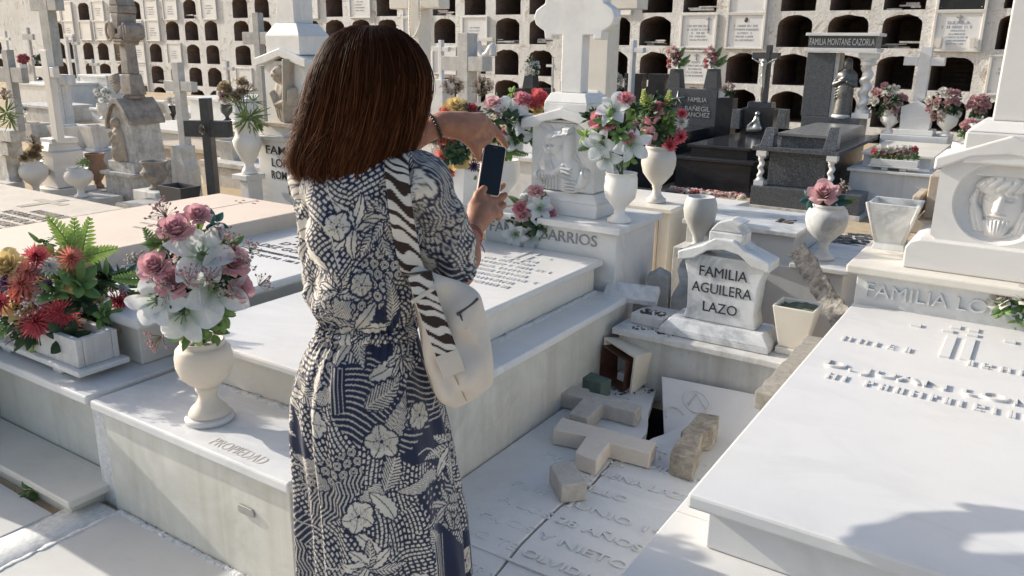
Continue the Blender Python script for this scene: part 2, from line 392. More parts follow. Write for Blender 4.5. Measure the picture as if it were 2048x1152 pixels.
# ---------------------------------------------------------------- the niche wall
WA = math.radians(-1.49); WU = np.array([math.cos(WA), math.sin(WA), 0]); WN = np.array([math.sin(WA), -math.cos(WA), 0])  # WN points out to the yard
WO = -WN*(16.0*math.cos(WA))
WM = frame(WO, WU, -WN, (0, 0, 1))      # local x along the wall, y into the wall, z up
def plaster_mat():
    m, t, b, pos = base('peeling_limewash')
    n1 = noise(t, pos, .7, 8, .6, .3); n2 = noise(t, pos, 3.5, 10, .72, .8); n3 = noise(t, pos, 24, 6, .7)
    c = ramp(t, n1, [(.25, (.62, .60, .56)), (.5, (.71, .70, .67)), (.8, (.77, .765, .745))])
    c = mixc(t, ramp(t, n2, [(.56, (0, 0, 0)), (.60, (.65, .65, .65)), (.72, (.85, .85, .85))]), c, (.40, .34, .28))
    c = mixc(t, ramp(t, n2, [(.68, (0, 0, 0)), (.71, (.9, .9, .9))]), c, (.20, .15, .12))
    c = mixc(t, ramp(t, noise(t, vscale(t, pos, (7, 7, .8)), 1, 6, .65), [(.5, (0, 0, 0)), (.75, (.45, .45, .45))]), c, (.42, .39, .35))
    c = mixc(t, ramp(t, n3, [(.58, (0, 0, 0)), (.7, (.5, .5, .5))]), c, (.5, .46, .41))
    t.links.new(c, b.inputs['Base Color']); b.inputs['Roughness'].default_value = .95
    a = _n(t, 'ShaderNodeMath', operation='ADD'); t.links.new(n2, a.inputs[0]); t.links.new(n3, a.inputs[1])
    bump(t, b, a.outputs[0], .9, .05); return m
def niche_mat():
    m, t, b, pos = base('raw_brick_vault')
    br = _n(t, 'ShaderNodeTexBrick'); br.inputs['Scale'].default_value = 6
    cm = _n(t, 'ShaderNodeCombineXYZ'); sp = _n(t, 'ShaderNodeSeparateXYZ'); t.links.new(pos, sp.inputs[0])
    t.links.new(sp.outputs[1], cm.inputs[0]); t.links.new(sp.outputs[2], cm.inputs[1]); t.links.new(cm.outputs[0], br.inputs['Vector'])
    br.inputs['Color1'].default_value = (.27, .19, .15, 1); br.inputs['Color2'].default_value = (.21, .145, .115, 1); br.inputs['Mortar'].default_value = (.33, .28, .24, 1)
    c = mixc(t, ramp(t, noise(t, pos, 5, 8, .7), [(.35, (0, 0, 0)), (.7, (.85, .85, .85))]), br.outputs['Color'], (.13, .095, .078))
    t.links.new(c, b.inputs['Base Color']); b.inputs['Roughness'].default_value = 1.0
    bump(t, b, noise(t, pos, 22, 8, .75), .8, .03); return m
PLASTER = plaster_mat(); NICHE = niche_mat()
cols = [-.47+.937*k for k in (1, 0)]+[-1.41, -2.33, -3.21, -4.10, -5.03, -5.97, -6.92, -7.85, -8.79, -9.72, -10.62, -11.55, -12.48, -13.41, -14.35, -15.28, -16.2, -17.17, -18.13, -19.1, -20.08, -21.08, -22.5, -23.47, -24.45, -25.5, -26.45, -27.5, -28.6, -29.55, -30.65, -31.45]
rows = [2.95, 2.28, 1.64, .95, .27, -.40]       # sills; the lowest row is half below the ground
RN = 'TABCDE'
closed = {}
for k, s in {-1.41: 'C', -2.33: 'AB', -5.97: 'AB', -6.92: 'BC', -10.62: 'bd', -11.55: 'a', -12.48: 'B', -13.41: 'C', -16.2: 'A', -18.13: 'AC', -21.08: 'D', -22.5: 'A', -24.45: 'AC', -25.5: 'AB', -26.45: 'BCDE', -27.5: 'BCE', -28.6: 'AB', -29.55: 'B', -30.65: 'AB', -31.45: 'A', -9.72: 'D', -4.1: 'T', -7.85: 'd', -8.79: 'A', -14.35: 'AB', -15.28: 'C', -19.1: 'C', -20.08: 'D', .467: 'B'}.items(): closed[k] = s
NW, NH, ARC = .665, .565, .17
wall = thing('niche_wall', 'long whitewashed cemetery wall of arched burial niches with peeling plaster', 'wall', WO)
def wp(x, y, z): return WO+WU*x-WN*y+np.array([0, 0, z])
wf = MB(); arches = []
ZT, ZB = 3.62, -.44
ROWTOP = {2.95: ZT, 2.28: 2.93, 1.64: 2.26, .95: 1.62, .27: .93, -.40: .25}
ROWBOT = {2.95: 2.93, 2.28: 2.26, 1.64: 1.62, .95: .93, .27: .25, -.40: ZB}
def wquad(*p): wf.add([wp(*q) for q in p], [tuple(range(len(p)))])
order = sorted(cols); edges = []
for i, x in enumerate(order):
    l = x-.14 if i == 0 else (order[i-1]+NW+x)/2
    r = order[i+1] if i+1 < len(order) else x+.94
    edges.append((l, (x+NW+r)/2 if i+1 < len(order) else x+NW+.14))
niches = []; sealed = []
for x, (l, r) in zip(order, edges):
    key = min(closed, key=lambda q: abs(q-x)); st = closed[key] if abs(key-x) < .05 else ''
    for rn, zb in zip(RN, rows):
        z0, z1 = ROWBOT[zb], ROWTOP[zb]
        if rn in st:
            wquad((l, 0, z0), (r, 0, z0), (r, 0, z1), (l, 0, z1)); sealed.append((x, zb, rn)); continue
        jx = rnd.uniform(-.015, .015); w = NW*rnd.uniform(.92, 1.06); a0 = x+(NW-w)/2+jx; a1 = a0+w; arc = ARC*rnd.uniform(.9, 1.15); sp = zb+NH-arc; n = 12
        pts = [(a0+w/2*(1-math.cos(math.pi*k/n)), sp+arc*math.sin(math.pi*k/n)**.85+rnd.uniform(-.013, .013)) for k in range(n+1)]
        wquad((l, 0, z0), (r, 0, z0), (r, 0, zb), (l, 0, zb))
        wquad((l, 0, zb), (a0, 0, zb), (a0, 0, sp), (l, 0, sp)); wquad((a1, 0, zb), (r, 0, zb), (r, 0, sp), (a1, 0, sp))
        top = [(l+(r-l)*k/n, z1) for k in range(n+1)]
        wquad((l, 0, sp), (*pts[0][:1], 0, pts[0][1]), (top[0][0], 0, z1))
        wquad((pts[n][0], 0, pts[n][1]), (r, 0, sp), (r, 0, z1))
        for k in range(n): wquad((pts[k][0], 0, pts[k][1]), (pts[k+1][0], 0, pts[k+1][1]), (top[k+1][0], 0, z1), (top[k][0], 0, z1))
        niches.append((x, zb, rn, [(a0, zb)]+pts+[(a1, zb)]))
lx, rx = edges[0][0], edges[-1][1]
# blank stretch beyond the last column, and a lower block of niches past it
wquad((-35.4, 0, ZB), (lx, 0, ZB), (lx, 0, ZT), (-35.4, 0, ZT)); wquad((rx, 0, ZB), (40, 0, ZB), (40, 0, ZT), (rx, 0, ZT))
wquad((-60, 0, ZB), (-36.4, 0, ZB), (-36.4, 0, ZT), (-60, 0, ZT))
for k, zb in enumerate((.35, 1.05, 1.72, 2.4)):
    l, r, z0, z1 = -36.4, -35.4, (ZB, .93, 1.6, 2.28)[k], (.93, 1.6, 2.28, ZT)[k]; a0, a1 = -36.22, -35.56; sp = zb+.36; n = 10
    pts = [(a0+.33*(1-math.cos(math.pi*q/n)), sp+.17*math.sin(math.pi*q/n)) for q in range(n+1)]
    wquad((l, 0, z0), (r, 0, z0), (r, 0, zb), (l, 0, zb)); wquad((l, 0, zb), (a0, 0, zb), (a0, 0, sp), (l, 0, sp)); wquad((a1, 0, zb), (r, 0, zb), (r, 0, sp), (a1, 0, sp))
    wquad((l, 0, sp), (a0, 0, sp), (l, 0, z1)); wquad((a1, 0, sp), (r, 0, sp), (r, 0, z1))
    for q in range(n): wquad((pts[q][0], 0, pts[q][1]), (pts[q+1][0], 0, pts[q+1][1]), (l+(r-l)*(q+1)/n, 0, z1), (l+(r-l)*q/n, 0, z1))
    niches.append((a0, zb, 'F', [(a0, zb)]+pts+[(a1, zb)]))
wf.add([wp(-60, 0, ZT), wp(40, 0, ZT), wp(40, 3, ZT), wp(-60, 3, ZT)], [(0, 1, 2, 3)])
wf.add([wp(-60, 3, ZB), wp(40, 3, ZB), wp(40, 3, ZT), wp(-60, 3, ZT)], [(0, 3, 2, 1)])
wf.build('wall_face', PLASTER, wall)
def lining(mb, P):
    n = len(P); d = 1.5
    v = [wp(x, .0, z) for x, z in P]+[wp(x+(.0), .05, z) for x, z in P]+[wp(x, d, z) for x, z in P]
    f = []
    for k in range(2):
        for i in range(n): f.append((k*n+i, (k+1)*n+i, (k+1)*n+(i+1) % n, k*n+(i+1) % n))
    f.append(tuple(range(2*n, 3*n))); mb.add(v, f)
niches.sort(key=lambda q: (q[2] in 'TE', -q[0]))
rest = MB()
for k, (x, zb, rn, P) in enumerate(niches):
    if k < 98:
        m = MB(); lining(m, P); m.build('niche', NICHE, wall)
    else: lining(rest, P)
o = rest.build('niche', NICHE, wall); o['kind'] = 'stuff'
# sills, plaques, rubble left in niches
PLQ = marble('niche_plaque', (.72, .72, .71), va=.3, da=.12, rough=.25); FRM = marble('plaque_frame', (.66, .64, .60), da=.35, rough=.6)
def plaque(x, zb, mat=PLQ, lines=(), seed=0, flush=0):
    fr = MB(); z0, z1 = zb-.01, zb+.575
    for (a, b, c_, d) in ((x-.05, x+NW+.05, z1-.0, z1+.035), (x-.05, x+NW+.05, z0-.035, z0), (x-.05, x-.005, z0, z1), (x+NW+.005, x+NW+.05, z0, z1)):
        fr.box(a, b, -.045, .02, c_, d, WM)
    f = fr.build('frame', FRM, wall, .006)
    p = MB(); p.box(x-.005, x+NW+.005, -.022, .02, z0, z1, WM); pl = p.build('plaque', mat, wall)
    bt = MB()
    for bx in (x+.035, x+NW-.035):
        for bz in (z0+.04, z1-.04): bt.ball(wp(bx, -.026, bz), .010, 8)
    bt.build('bolt', PEWTER, pl)
    return pl
for x, zb, rn in sealed:
    pl = plaque(x, zb, BLACKG if (rn in 'E' or (abs(x+2.33) < .05 and rn == 'A') or (abs(x+27.5) < .05 and rn == 'C')) else PLQ) if rn not in 'abd' else None
    if pl is None: continue
    near = x > -8; m = MB(); cx = x+NW/2; sd = int(x*10+zb*100)
    if near and rn in 'BC':
        if not (abs(x+2.33) < .05 and rn == 'B'):
            for j in range(5): glyphs(m, wp(cx, -.022, zb+.36-j*.065), WU, (0, 0, 1), .036 if j else .04, (.46, .5, .3, .36, .4)[j], .002, sd+j)
            m.build('inscription', plain('faded_plaque_ink', (.30, .31, .33), .7), pl)
    elif rn not in 'E' and rnd.random() < .75 and not (near and rn == 'A'):
        for j in range(4): glyphs(m, wp(cx, -.022, zb+.34-j*.07), WU, (0, 0, 1), .032, rnd.uniform(.2, .42), .002, sd+j)
        m.build('inscription', plain('faded_plaque_ink', (.30, .31, .33), .7), pl)
    if near and rn in 'BC':
        cr = MB(); q = x+NW/2+(.2 if abs(x+6.92) < .05 and rn == 'B' else 0)
        if not (abs(x+5.97) < .05):
            h = .30 if abs(x+6.92) < .05 and rn == 'B' else .13
            cr.box(q-.008, q+.008, -.034, -.022, zb+.545-h, zb+.545, WM); cr.box(q-.05, q-.008, -.033, -.022, zb+.50, zb+.515, WM); cr.box(q+.008, q+.05, -.033, -.022, zb+.50, zb+.515, WM); cr.build('cross', GREYINK, pl)
        else:
            cr.ball(wp(q, -.022, zb+.49), (.038, .012, .05), 14); cr.build('oval_portrait', plain('oval_photo', (.10, .09, .08), .3, var=.6, scale=60), pl)
    if abs(x+2.33) < .05 and rn == 'B':
        letters('inscription', 'D.E.P.R.A.', pl, wp(cx, -.023, zb+.40), WU, (0, 0, 1), .05, plain('blue_grey_ink', (.28, .34, .42), .6), .003, .34)
        m = MB()
        for j in range(6): glyphs(m, wp(cx, -.022, zb+.33-j*.052), WU, (0, 0, 1), (.045, .03, .026, .03, .026, .026)[j], (.5, .22, .26, .36, .30, .28)[j], .002, j+9)
        m.build('inscription', MATS['blue_grey_ink'], pl)
        for s_ in (-1, 1):
            v = MB(); v.frus(0, 0, 0, .05, .05, .16, .075, .06, M=WM@euler((cx+s_*.25, -.07, zb+.02), 0, 0, 0)); v.build('flower_holder', marble('cream_holder', (.70, .66, .58)), pl)
# half-bricked recesses
for x, zb, rn in sealed:
    if rn in 'abd':
        m = MB(); m.box(x-.02, x+NW+.02, .0, .05, zb-.02, zb+.57, WM); m.build('cement_seal', stone('grey_cement_seal', (.36, .33, .30), (.2, .17, .15), .4, 6), wall)
        m = MB(); m.box(x-.06, x+NW+.06, -.05, .0, zb-.05, zb-.02, WM); m.build('sill', PLASTER, wall, .006)
rub = MB()
for x, zb in ((-7.85, 1.64), (-6.92, 2.28), (-3.21, 1.64), (-3.21, 2.28), (-11.55, 1.64), (-9.72, 1.64), (-13.41, 2.28), (-10.62, 1.64), (-23.47, 2.28), (-25.5, .27)):
    for k in range(4):
        w = rnd.uniform(.12, .5); cx = x+rnd.uniform(w/2, NW-w/2); d = rnd.uniform(.04, .25)
        rub.box(-w/2, w/2, -.03, .03, 0, rnd.uniform(.02, .045), WM@euler((cx, d, zb+.002+k*.028), 0, 0, rnd.uniform(-.12, .12)))
rub.build('broken_seal', DIRTY, wall, .004)
# ================================================================= NEAR TOMBS
X1 = np.array([1., 0, 0]); Y1 = np.array([0, 1., 0]); Z1 = np.array([0, 0, 1.])
def relief(mb, M, w, h, nx, nz, fn, edge=0.0, cut=None):
    """carved panel: local x right, z up, carved towards -y"""
    x = np.linspace(-w/2, w/2, nx); z = np.linspace(0, h, nz); X, Z = np.meshgrid(x, z); H = fn(X, Z)
    V = np.stack([X, -H, Z], -1); mb.grid(V, True, M=M)
    if cut is not None:
        k = (H > cut).ravel(); n0 = mb.n-len(k); mb.f = [q for q in mb.f if any(k[i-n0] for i in q)]; mb.sm = [True]*len(mb.f)
def ell(X, Z, cx, cz, rx, rz, h, p=.5, rot=0):
    c, s = math.cos(rot), math.sin(rot); x = (X-cx)*c+(Z-cz)*s; z = -(X-cx)*s+(Z-cz)*c
    return h*np.clip(1-(x/rx)**2-(z/rz)**2, 0, 1)**p
def stroke(X, Z, P, r, h, p=.6):
    D = np.full(X.shape, 9.)
    for (a, b), (c, d) in zip(P[:-1], P[1:]):
        L = (c-a)**2+(d-b)**2+1e-12; t = np.clip(((X-a)*(c-a)+(Z-b)*(d-b))/L, 0, 1); D = np.minimum(D, np.hypot(X-a-t*(c-a), Z-b-t*(d-b)))
    return h*np.clip(1-(D/r)**2, 0, 1)**p
def noiseXZ(X, Z, f, seed=0):
    r = np.random.default_rng(seed); o = 0
    for k in range(6):
        a = r.uniform(0, 6.28); q = f*r.uniform(.6, 1.8); o = o+np.sin(X*q*math.cos(a)+Z*q*math.sin(a)+r.uniform(0, 6.28))
    return o/6

# --- low marble tomb in front of the second headstone (the one carrying the cream vase)
t = thing('tomb', 'low white marble tomb carrying the cream vase on its front ledge', 'tomb', (-2.05, 1.34, 0))
m = MB(); m.box(-2.5, -1.6, 1.345, 3.48, -.05, .366); m.build('base', SIDE, t, .004)
m = MB(); m.box(-2.535, -1.578, 1.322, 3.48, .368, .402); m.build('ledge', WHITE, t, .007)
m = MB(); m.box(-2.465, -1.765, 1.665, 3.46, .4045, .53); m.build('slab_support', CREAM, t, .003)
m = MB(); m.box(-2.515, -1.725, 1.635, 3.48, .532, .563); sl = m.build('slab', WHITE2, t, .009)
m = MB()
for k in range(8):
    a, b = G(965+k*8, 590-k*10, .563), G(965, 590, .563)
    y = 2.78+k*.062; glyphs(m, (-2.07+.02*(k % 3), y, .5635), X1, Y1, .032, (.5, .42, .56, .44, .36, .48, .3, .2)[k], .004, 40+k)
m.box(-2.11, -2.085, 3.18, 3.40, .563, .568); m.box(-2.05, -2.025, 3.18, 3.40, .563, .568); m.box(-2.2, -2.11, 3.31, 3.33, .563, .5675); m.box(-2.025, -1.93, 3.31, 3.33, .563, .5675)
m.build('inscription', WHITE2, sl, .001, 1)
m = MB(); ragged(m, -1.765, -1.735, 1.67, 3.45, .408, 90, .004, zb=.402); ragged(m, -2.46, -1.77, 1.642, 1.666, .408, 80, .003, True, zb=.402); m.build('mortar', GROUT, t)
P = G(505, 1005, .22); p = MB(); p.prism([(x*.035, z*.013) for x, z in ((-1, -.6), (-.8, -1), (.8, -1), (1, -.6), (1, .6), (.8, 1), (-.8, 1), (-1, .6))], -.005, 0, M=frame((-1.79, 1.343, .236), X1, Y1, Z1))
p.build('metal_plate', STEEL, t, .001)
m = MB(); letters('inscription', 'PROPIEDAD', t, (-1.84, 1.352, .4025), X1, Y1, .042, TANINK, .0006, .23, bold=-.012)

# --- neighbouring tomb with the white flower trough and the black inscription
t = thing('tomb', 'white marble tomb with black inscription on its slab and the flower trough on its ledge', 'tomb', (-3.05, 1.34, 0))
m = MB(); m.box(-3.55, -2.60, 1.42, 3.2, -.05, .372); m.build('base', SIDE, t, .004)
m = MB(); m.box(-3.57, -2.557, 1.322, 3.2, .374, .408); m.build('ledge', WHITE, t, .007)
m = MB(); m.box(-3.5, -2.66, 1.60, 3.05, .41, .562); m.build('slab_support', CREAM, t, .003)
m = MB(); m.box(-3.54, -2.60, 1.56, 3.1, .564, .602); sl = m.build('slab', WHITE2, t, .012)
m = MB(); m.box(-4.2, -2.556, 1.215, 1.415, .035, .062); m.box(-4.2, -2.6, 1.24, 1.415, -.05, .034); m.build('step', CREAM, t, .004)
m = MB()
for k, (y, w, h) in enumerate(((2.86, .5, .026), (2.80, .44, .026), (2.74, .3, .026), (2.50, .5, .026), (2.44, .36, .026))): glyphs(m, (-2.93, y, .6022), X1, Y1, h, w, .0012, 70+k)
m.build('inscription', INK, sl)
letters('inscription', 'Dª EMILIA', sl, (-2.93, 2.655, .6022), X1, Y1, .05, INK, .0014, .36, bold=.008)
letters('inscription', '...DEZ GONZALEZ', sl, (-2.93, 2.575, .6022), X1, Y1, .05, INK, .0014, .56, bold=.008)
m = MB(); m.box(-2.597, -2.512, 1.36, 1.40, -.05, .36); m.build('mortar', GROUT, t)
# headstone of that tomb: "..REZ"
t = thing('headstone', 'white marble headstone base lettered REZ beside the woman\'s elbow', 'headstone', (-3.0, 3.35, 0))
m = MB(); m.box(-3.5, -2.55, 3.25, 3.62, -.05, .70); m.build('pedestal', WHITE, t, .004)
m = MB(); m.box(-3.53, -2.52, 3.22, 3.65, .702, .732); m.build('cap', WHITE, t, .006)
letters('inscription', 'FAMILIA ... REZ', t, (-2.62, 3.249, .60), X1, Z1, .055, INK, .002, None, 'RIGHT')
m = MB(); m.frus(-2.95, 3.45, .733, .34, .26, .95, .30, .2); m.frus(-2.95, 3.45, .95, .12, .10, 1.35, .11, .09); m.build('stele', WHITE, t, .006)

# --- peach tomb
zt = .68
t = thing('tomb', 'peach stone tomb with a plain wide slab and rusty cross marks', 'tomb', (-3.8, 2.3, 0))
m = MB(); m.box(-4.1, -3.42, 1.0, 3.08, -.05, .56); m.build('base', stone('mid_grey_cement', (.42, .40, .38), (.3, .28, .26), .3, 5, streak=.2), t, .004)  # base in a mottled mid-grey cement colour
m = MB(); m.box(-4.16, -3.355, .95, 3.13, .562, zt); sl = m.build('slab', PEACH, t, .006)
RUST = plain('rust_stain', (.22, .12, .07), .9, var=.4)
m = MB()
for px, py in ((472, 402), (480, 405), (487, 401), (515, 403), (512, 398), (508, 407), (420, 418), (300, 452), (308, 449), (322, 451), (350, 440), (330, 436)):
    P = G(px, py, zt); m.ball(P, (rnd.uniform(.008, .022), rnd.uniform(.006, .014), .003), 8)
m.build('rust_mark', RUST, sl)
m = MB(); a, b = G(412, 420, zt), G(515, 401, zt); m.tube([a, (a+b)/2, b], .0022, 5)
for k in range(4): glyphs(m, G(300+k*14, 462-k*9, zt)+np.array([0, 0, 0]), X1, Y1, .022, .3, .001, 90+k)
m.build('inscription', TANINK, sl)
# --- carved tan tomb at the far left
t = thing('tomb', 'tan tomb slab covered with brown carved lettering at far left', 'tomb', (-4.9, 2.5, 0))
yb_ = G(262, 418, .672)[1]; m = MB(); m.box(-5.7, -4.26, 1.0, yb_-.05, -.05, .56); m.build('base', LGREY, t, .004)
m = MB(); m.box(-5.78, -4.2, .95, yb_, .562, .672); sl = m.build('slab', stone('sandy_slab', (.60, .53, .44), (.42, .36, .29), .4, 6, streak=.0, rough=.75), t, .006)
m = MB()
for k in range(9): glyphs(m, (G(100, 425, .672)[0]+.02*k, yb_-1.05+k*.085, .6725), X1, Y1, .055, (.9, 1.0, .85, 1., .8, .9, .6, .7, .5)[k], .004, 110+k)
m.box(-4.72, -4.66, yb_-.33, yb_-.06, .672, .6745); m.box(-4.83, -4.72, yb_-.18, yb_-.13, .672, .674); m.box(-4.66, -4.54, yb_-.18, yb_-.13, .672, .674)
m.build('inscription', plain('worn_brown_carving', (.38, .33, .27), .9, var=.4), sl)

# --- the broken tomb
BZ = .034
t = thing('broken_tomb', 'broken marble grave slab with raised inscription, crack and open hole', 'tomb', (-1.12, 2.3, 0))
TL = np.array([-1.592, 3.30]); TR = np.array([-.66, 3.30]); FL = np.array([-1.592, 1.30]); FR = np.array([-.66, 1.30])
def gz(px, py): return G(px, py, BZ)[:2]
crack = [gz(*p) for p in ((985, 1152), (1040, 1085), (1070, 1055), (1118, 1010), (1135, 1000), (1165, 980), (1183, 966), (1205, 940), (1228, 915), (1262, 895), (1292, 868))]
holeL = [gz(*p) for p in ((1292, 868), (1296, 850), (1296, 828), (1306, 800), (1312, 780), (1322, 762))]
holeB = [gz(*p) for p in ((1306, 874), (1330, 866), (1360, 852), (1400, 843), (1440, 828), (1480, 812), (1515, 796))]
e0 = np.array([crack[0][0]-.10, 1.30]); top = np.array([holeL[-1][0], 3.30])
left = [FL, e0]+crack+holeL[1:]+[top, TL]
right = [np.array([e0[0]+.008, 1.30])]+[c+np.array([.009, -.004]) for c in crack[:-1]]+holeB+[np.array([-.66, holeB[-1][1]+.02]), FR]
BRK = marble('broken_slab_marble', (.68, .69, .68), va=.5, da=.28, dirt=(.44, .41, .36), rough=.45, bmp=.3)
m = MB(); m.slab([tuple(p) for p in left], -.004, BZ); s1 = m.build('slab_fragment', BRK, t, .003)
m = MB(); m.slab([tuple(p) for p in right], -.004, BZ-.003); s2 = m.build('slab_fragment', BRK, t, .003)
# raised border panels and letters (lines run along x)
ins = [('D. MA........', 2.74, .072), ('SALV.. OLVIDAN', 2.60, .072), ('MAGDALENA LAZO', 2.45, .076), ('DILLO', 2.325, .07), ('FUE 3 JUNIO 19', 2.20, .07), ('A LOS 28 AÑOS', 2.085, .07), ('HIJOS Y NIETO', 1.975, .07), ('NO TE OLVIDAN', 1.865, .07), ('AGUILERA AGUILERA L', 1.70, .08), ('† 18-II-2016', 1.60, .075)]
for s, y, h in ins:
    w = min(.84, h*.80*len(s)); letters('raised_letters', s, s1, (-1.13, y, BZ-.002), X1, Y1, h*.56, BRK, .0042, w*.74)
m = MB()
for y in (1.815,): m.box(-1.56, -.69, y, y+.012, BZ-.002, BZ+.005)
m.build('raised_border', BRK, s1, .002)
m = MB()
for k in range(60):
    P = G(rnd.uniform(1190, 1320), rnd.uniform(755, 790), BZ); m.ball(P+np.array([0, 0, .003]), (rnd.uniform(.003, .012), rnd.uniform(.003, .01), .004), 6)
m.build('soil_crumb', plain('dark_soil', (.10, .08, .06), 1, var=.5), t)

ch = MB()
for k in range(120):
    a_ = rnd.choice(((1292, 850), (1210, 925), (1300, 905), (1380, 915), (1160, 970), (1180, 800), (1280, 790), (1430, 850))); P = G(a_[0]+rnd.gauss(0, 22), a_[1]+rnd.gauss(0, 10), BZ); s_ = rnd.uniform(.002, .009)
    if not (-1.57 < P[0] < -.68 and P[1] < 3.24) or (P[1] > 2.80 and P[0] > -1.36): continue
    ch.frus(P[0], P[1], BZ-.001, s_*rnd.uniform(1, 2.2), s_*rnd.uniform(.8, 1.6), BZ+s_*.8, s_*rnd.uniform(.3, 1.2), s_*.6, rotz(rnd.uniform(0, 3), P))
o = ch.build('stone_chips', RAWC); o['kind'] = 'stuff'; o['label'] = 'small stone chips and crumbs scattered over the broken slab'; o['category'] = 'rubble'
# --- tilted panel fallen into the hole
A, Bp, Cc = G(1324, 752, .11), G(1515, 790, .11), G(1330, 868, -.18)
t = thing('marble_fragment', 'white marble panel with carved ring, fallen slanting into the open hole', 'panel', (-1.1, 3.2, .0))
TLp, TRp, BLp = Y(1323, 752, 3.245), Y(1514, 789, 3.235), Y(1328, 880, 2.99)
xr = TRp-TLp; wp_ = np.linalg.norm(xr); xr /= wp_; up_ = TLp-BLp; hp_ = np.linalg.norm(up_); up_ /= hp_; nn = np.cross(xr, up_); o_ = TLp
M = frame(o_, xr, -nn/np.linalg.norm(nn), up_)
m = MB(); m.prism([(0, -.42), (wp_, -.42), (wp_, 0), (0, 0)], -.0, .028, M); m.build('panel', WHITE2, t, .003)
m = MB(); a = np.linspace(0, 2*np.pi, 40); m.tube(np.stack([.16+.058*np.cos(a), a*0-.001, -.105+.058*np.sin(a)], 1), .005, 6, M=M)
m.tube([(.12, -.001, -.13), (.16, -.001, -.06), (.20, -.001, -.13)], .005, 6, M=M); a = np.linspace(.3, 3.6, 24); m.tube(np.stack([.055+.042*np.cos(a), a*0-.001, -.20+.042*np.sin(a)], 1), .005, 6, M=M)
m.build('carved_ring', WHITE2, t)

# --- fallen crosses, blocks
def lying_cross(name, label, mat, P, ang, z0, th, w, L0, L1, A0, A1, tilt=(0, 0), nick=0.0):
    """w shaft width, L0/L1 reach below / above the crossing, A0/A1 arm reach left / right"""
    t = thing(name, label, 'stone cross', (P[0], P[1], z0)); h = w/2
    out = [(-h, -L0), (h, -L0), (h, -h), (A1, -h), (A1, h), (h, h), (h, L1), (-h, L1), (-h, h), (-A0, h), (-A0, -h), (-h, -h)]
    if nick: out[9:10] = [(-A0+.02, h), (-A0, h*.3), (-A0+.012, -h*.2)]
    M = euler((P[0], P[1], z0), tilt[0], tilt[1], ang); m = MB(); m.slab(out, 0, th, M); o = m.build('cross', mat, t, .004)
    return t
def lying(name, label, cat, part, mat, px, z0, z1, nick=0):
    o_ = [G(a, b, z1)[:2] for a, b in px]; o_ = o_[::-1] if sum((q[0]-p[0])*(q[1]+p[1]) for p, q in zip(o_, o_[1:]+o_[:1])) > 0 else o_
    c_ = np.mean(o_, 0); t = thing(name, label, cat, (c_[0], c_[1], z0)); m = MB(); m.slab([tuple(p) for p in o_], z0, z1); m.build(part, mat, t, .005); return t
WORN = stone('worn_cross_stone', (.52, .50, .46), (.27, .23, .19), .5, 14, streak=.1)
lying('fallen_cross', 'smooth cream stone cross lying on the broken slab, nearest the crack', 'stone cross', 'cross', RAWC, [(1124, 834), (1105, 858), (1173, 871), (1149, 905), (1193, 920), (1219, 885), (1300, 906), (1314, 884)], .037, .104)
lying('fallen_cross', 'grey weathered stone cross lying behind the smooth one, broken left arm', 'stone cross', 'cross', WORN, [(1101, 762), (1097, 770), (1091, 780), (1167, 795), (1138, 825), (1175, 837), (1206, 807), (1270, 824), (1285, 810), (1240, 797), (1180, 783), (1178, 777), (1150, 772), (1127, 765)], .037, .106)
lying('broken_block', 'grey broken stone block lying on the crack of the slab', 'stone block', 'block', WORN, [(1099, 930), (1108, 924), (1145, 921), (1175, 964), (1123, 971)], .036, .108)
DST = stone('lichen_crusted_stone', (.52, .47, .39), (.12, .10, .075), .9, 15, streak=.1, bmp=.9)
lying('broken_stone', 'long broken piece of dirty stone cross with a hollow side', 'stone piece', 'stone', DST, [(1398, 824), (1439, 831), (1436, 846), (1424, 860), (1410, 861), (1402, 872), (1400, 890), (1387, 920), (1340, 905), (1352, 882), (1366, 870), (1362, 862), (1378, 848)], .036, .125)
P = G(1190, 772, .07); t = thing('green_foam_block', 'dark green floral foam block lying by the toppled pot', 'foam block', (P[0], P[1], .034))
m = MB(); m.box(-.062, .062, -.04, .04, 0, .075, euler((P[0], P[1], .036), 0, 0, -.18)); m.build('block', FLORAL_GREEN, t, .003)
# toppled square pot
P = G(1262, 748, .10)
t = thing('toppled_pot', 'toppled square cream pot showing its brown inside', 'flower pot', (P[0], P[1], .034))
ax = np.array([-.36, -.93, -.06]); ax /= np.linalg.norm(ax); o_ = np.array([P[0]+.035, P[1]+.17, .155])
upp = np.array([.14, -.05, 1.0]); M = basis(o_, ax, upp)
m = MB(); w0, w1, L, th = .115, .215, .235, .014
ro = [[(-w/2, -w/2, z), (w/2, -w/2, z), (w/2, w/2, z), (-w/2, w/2, z)] for w, z in ((w0, 0), (w1, L), (w1-2*th, L), (w0-th, .02))]
m.loft(ro, True, False, M=M); m.build('pot', CREAMP, t, .003)
m = MB(); q = w1-2*th-.004
m.loft([[(-w/2+dx, -w/2+dy, z), (w/2+dx, -w/2+dy, z), (w/2+dx, w/2+dy, z), (-w/2+dx, w/2+dy, z)] for w, z, dx, dy in ((q*.62, .06, 0, 0), (q*.92, L+.018, -.012, -.012), (q*.86, L+.018, -.012, -.012), (q*.55, .08, 0, 0))], True, False, M=M)
m.build('liner', plain('brown_plastic_liner', (.085, .038, .026), .35, var=.35, scale=14), t, .002)
Q = G(1252, 762, .06); t = thing('white_block', 'small white block lying in the mouth of the toppled pot', 'stone block', (Q[0], Q[1], .055))
m = MB(); m.box(-.04, .04, -.022, .022, 0, .04, euler((Q[0], Q[1], .06), 0, .1, -.15)); m.build('block', WHITE, t, .005)

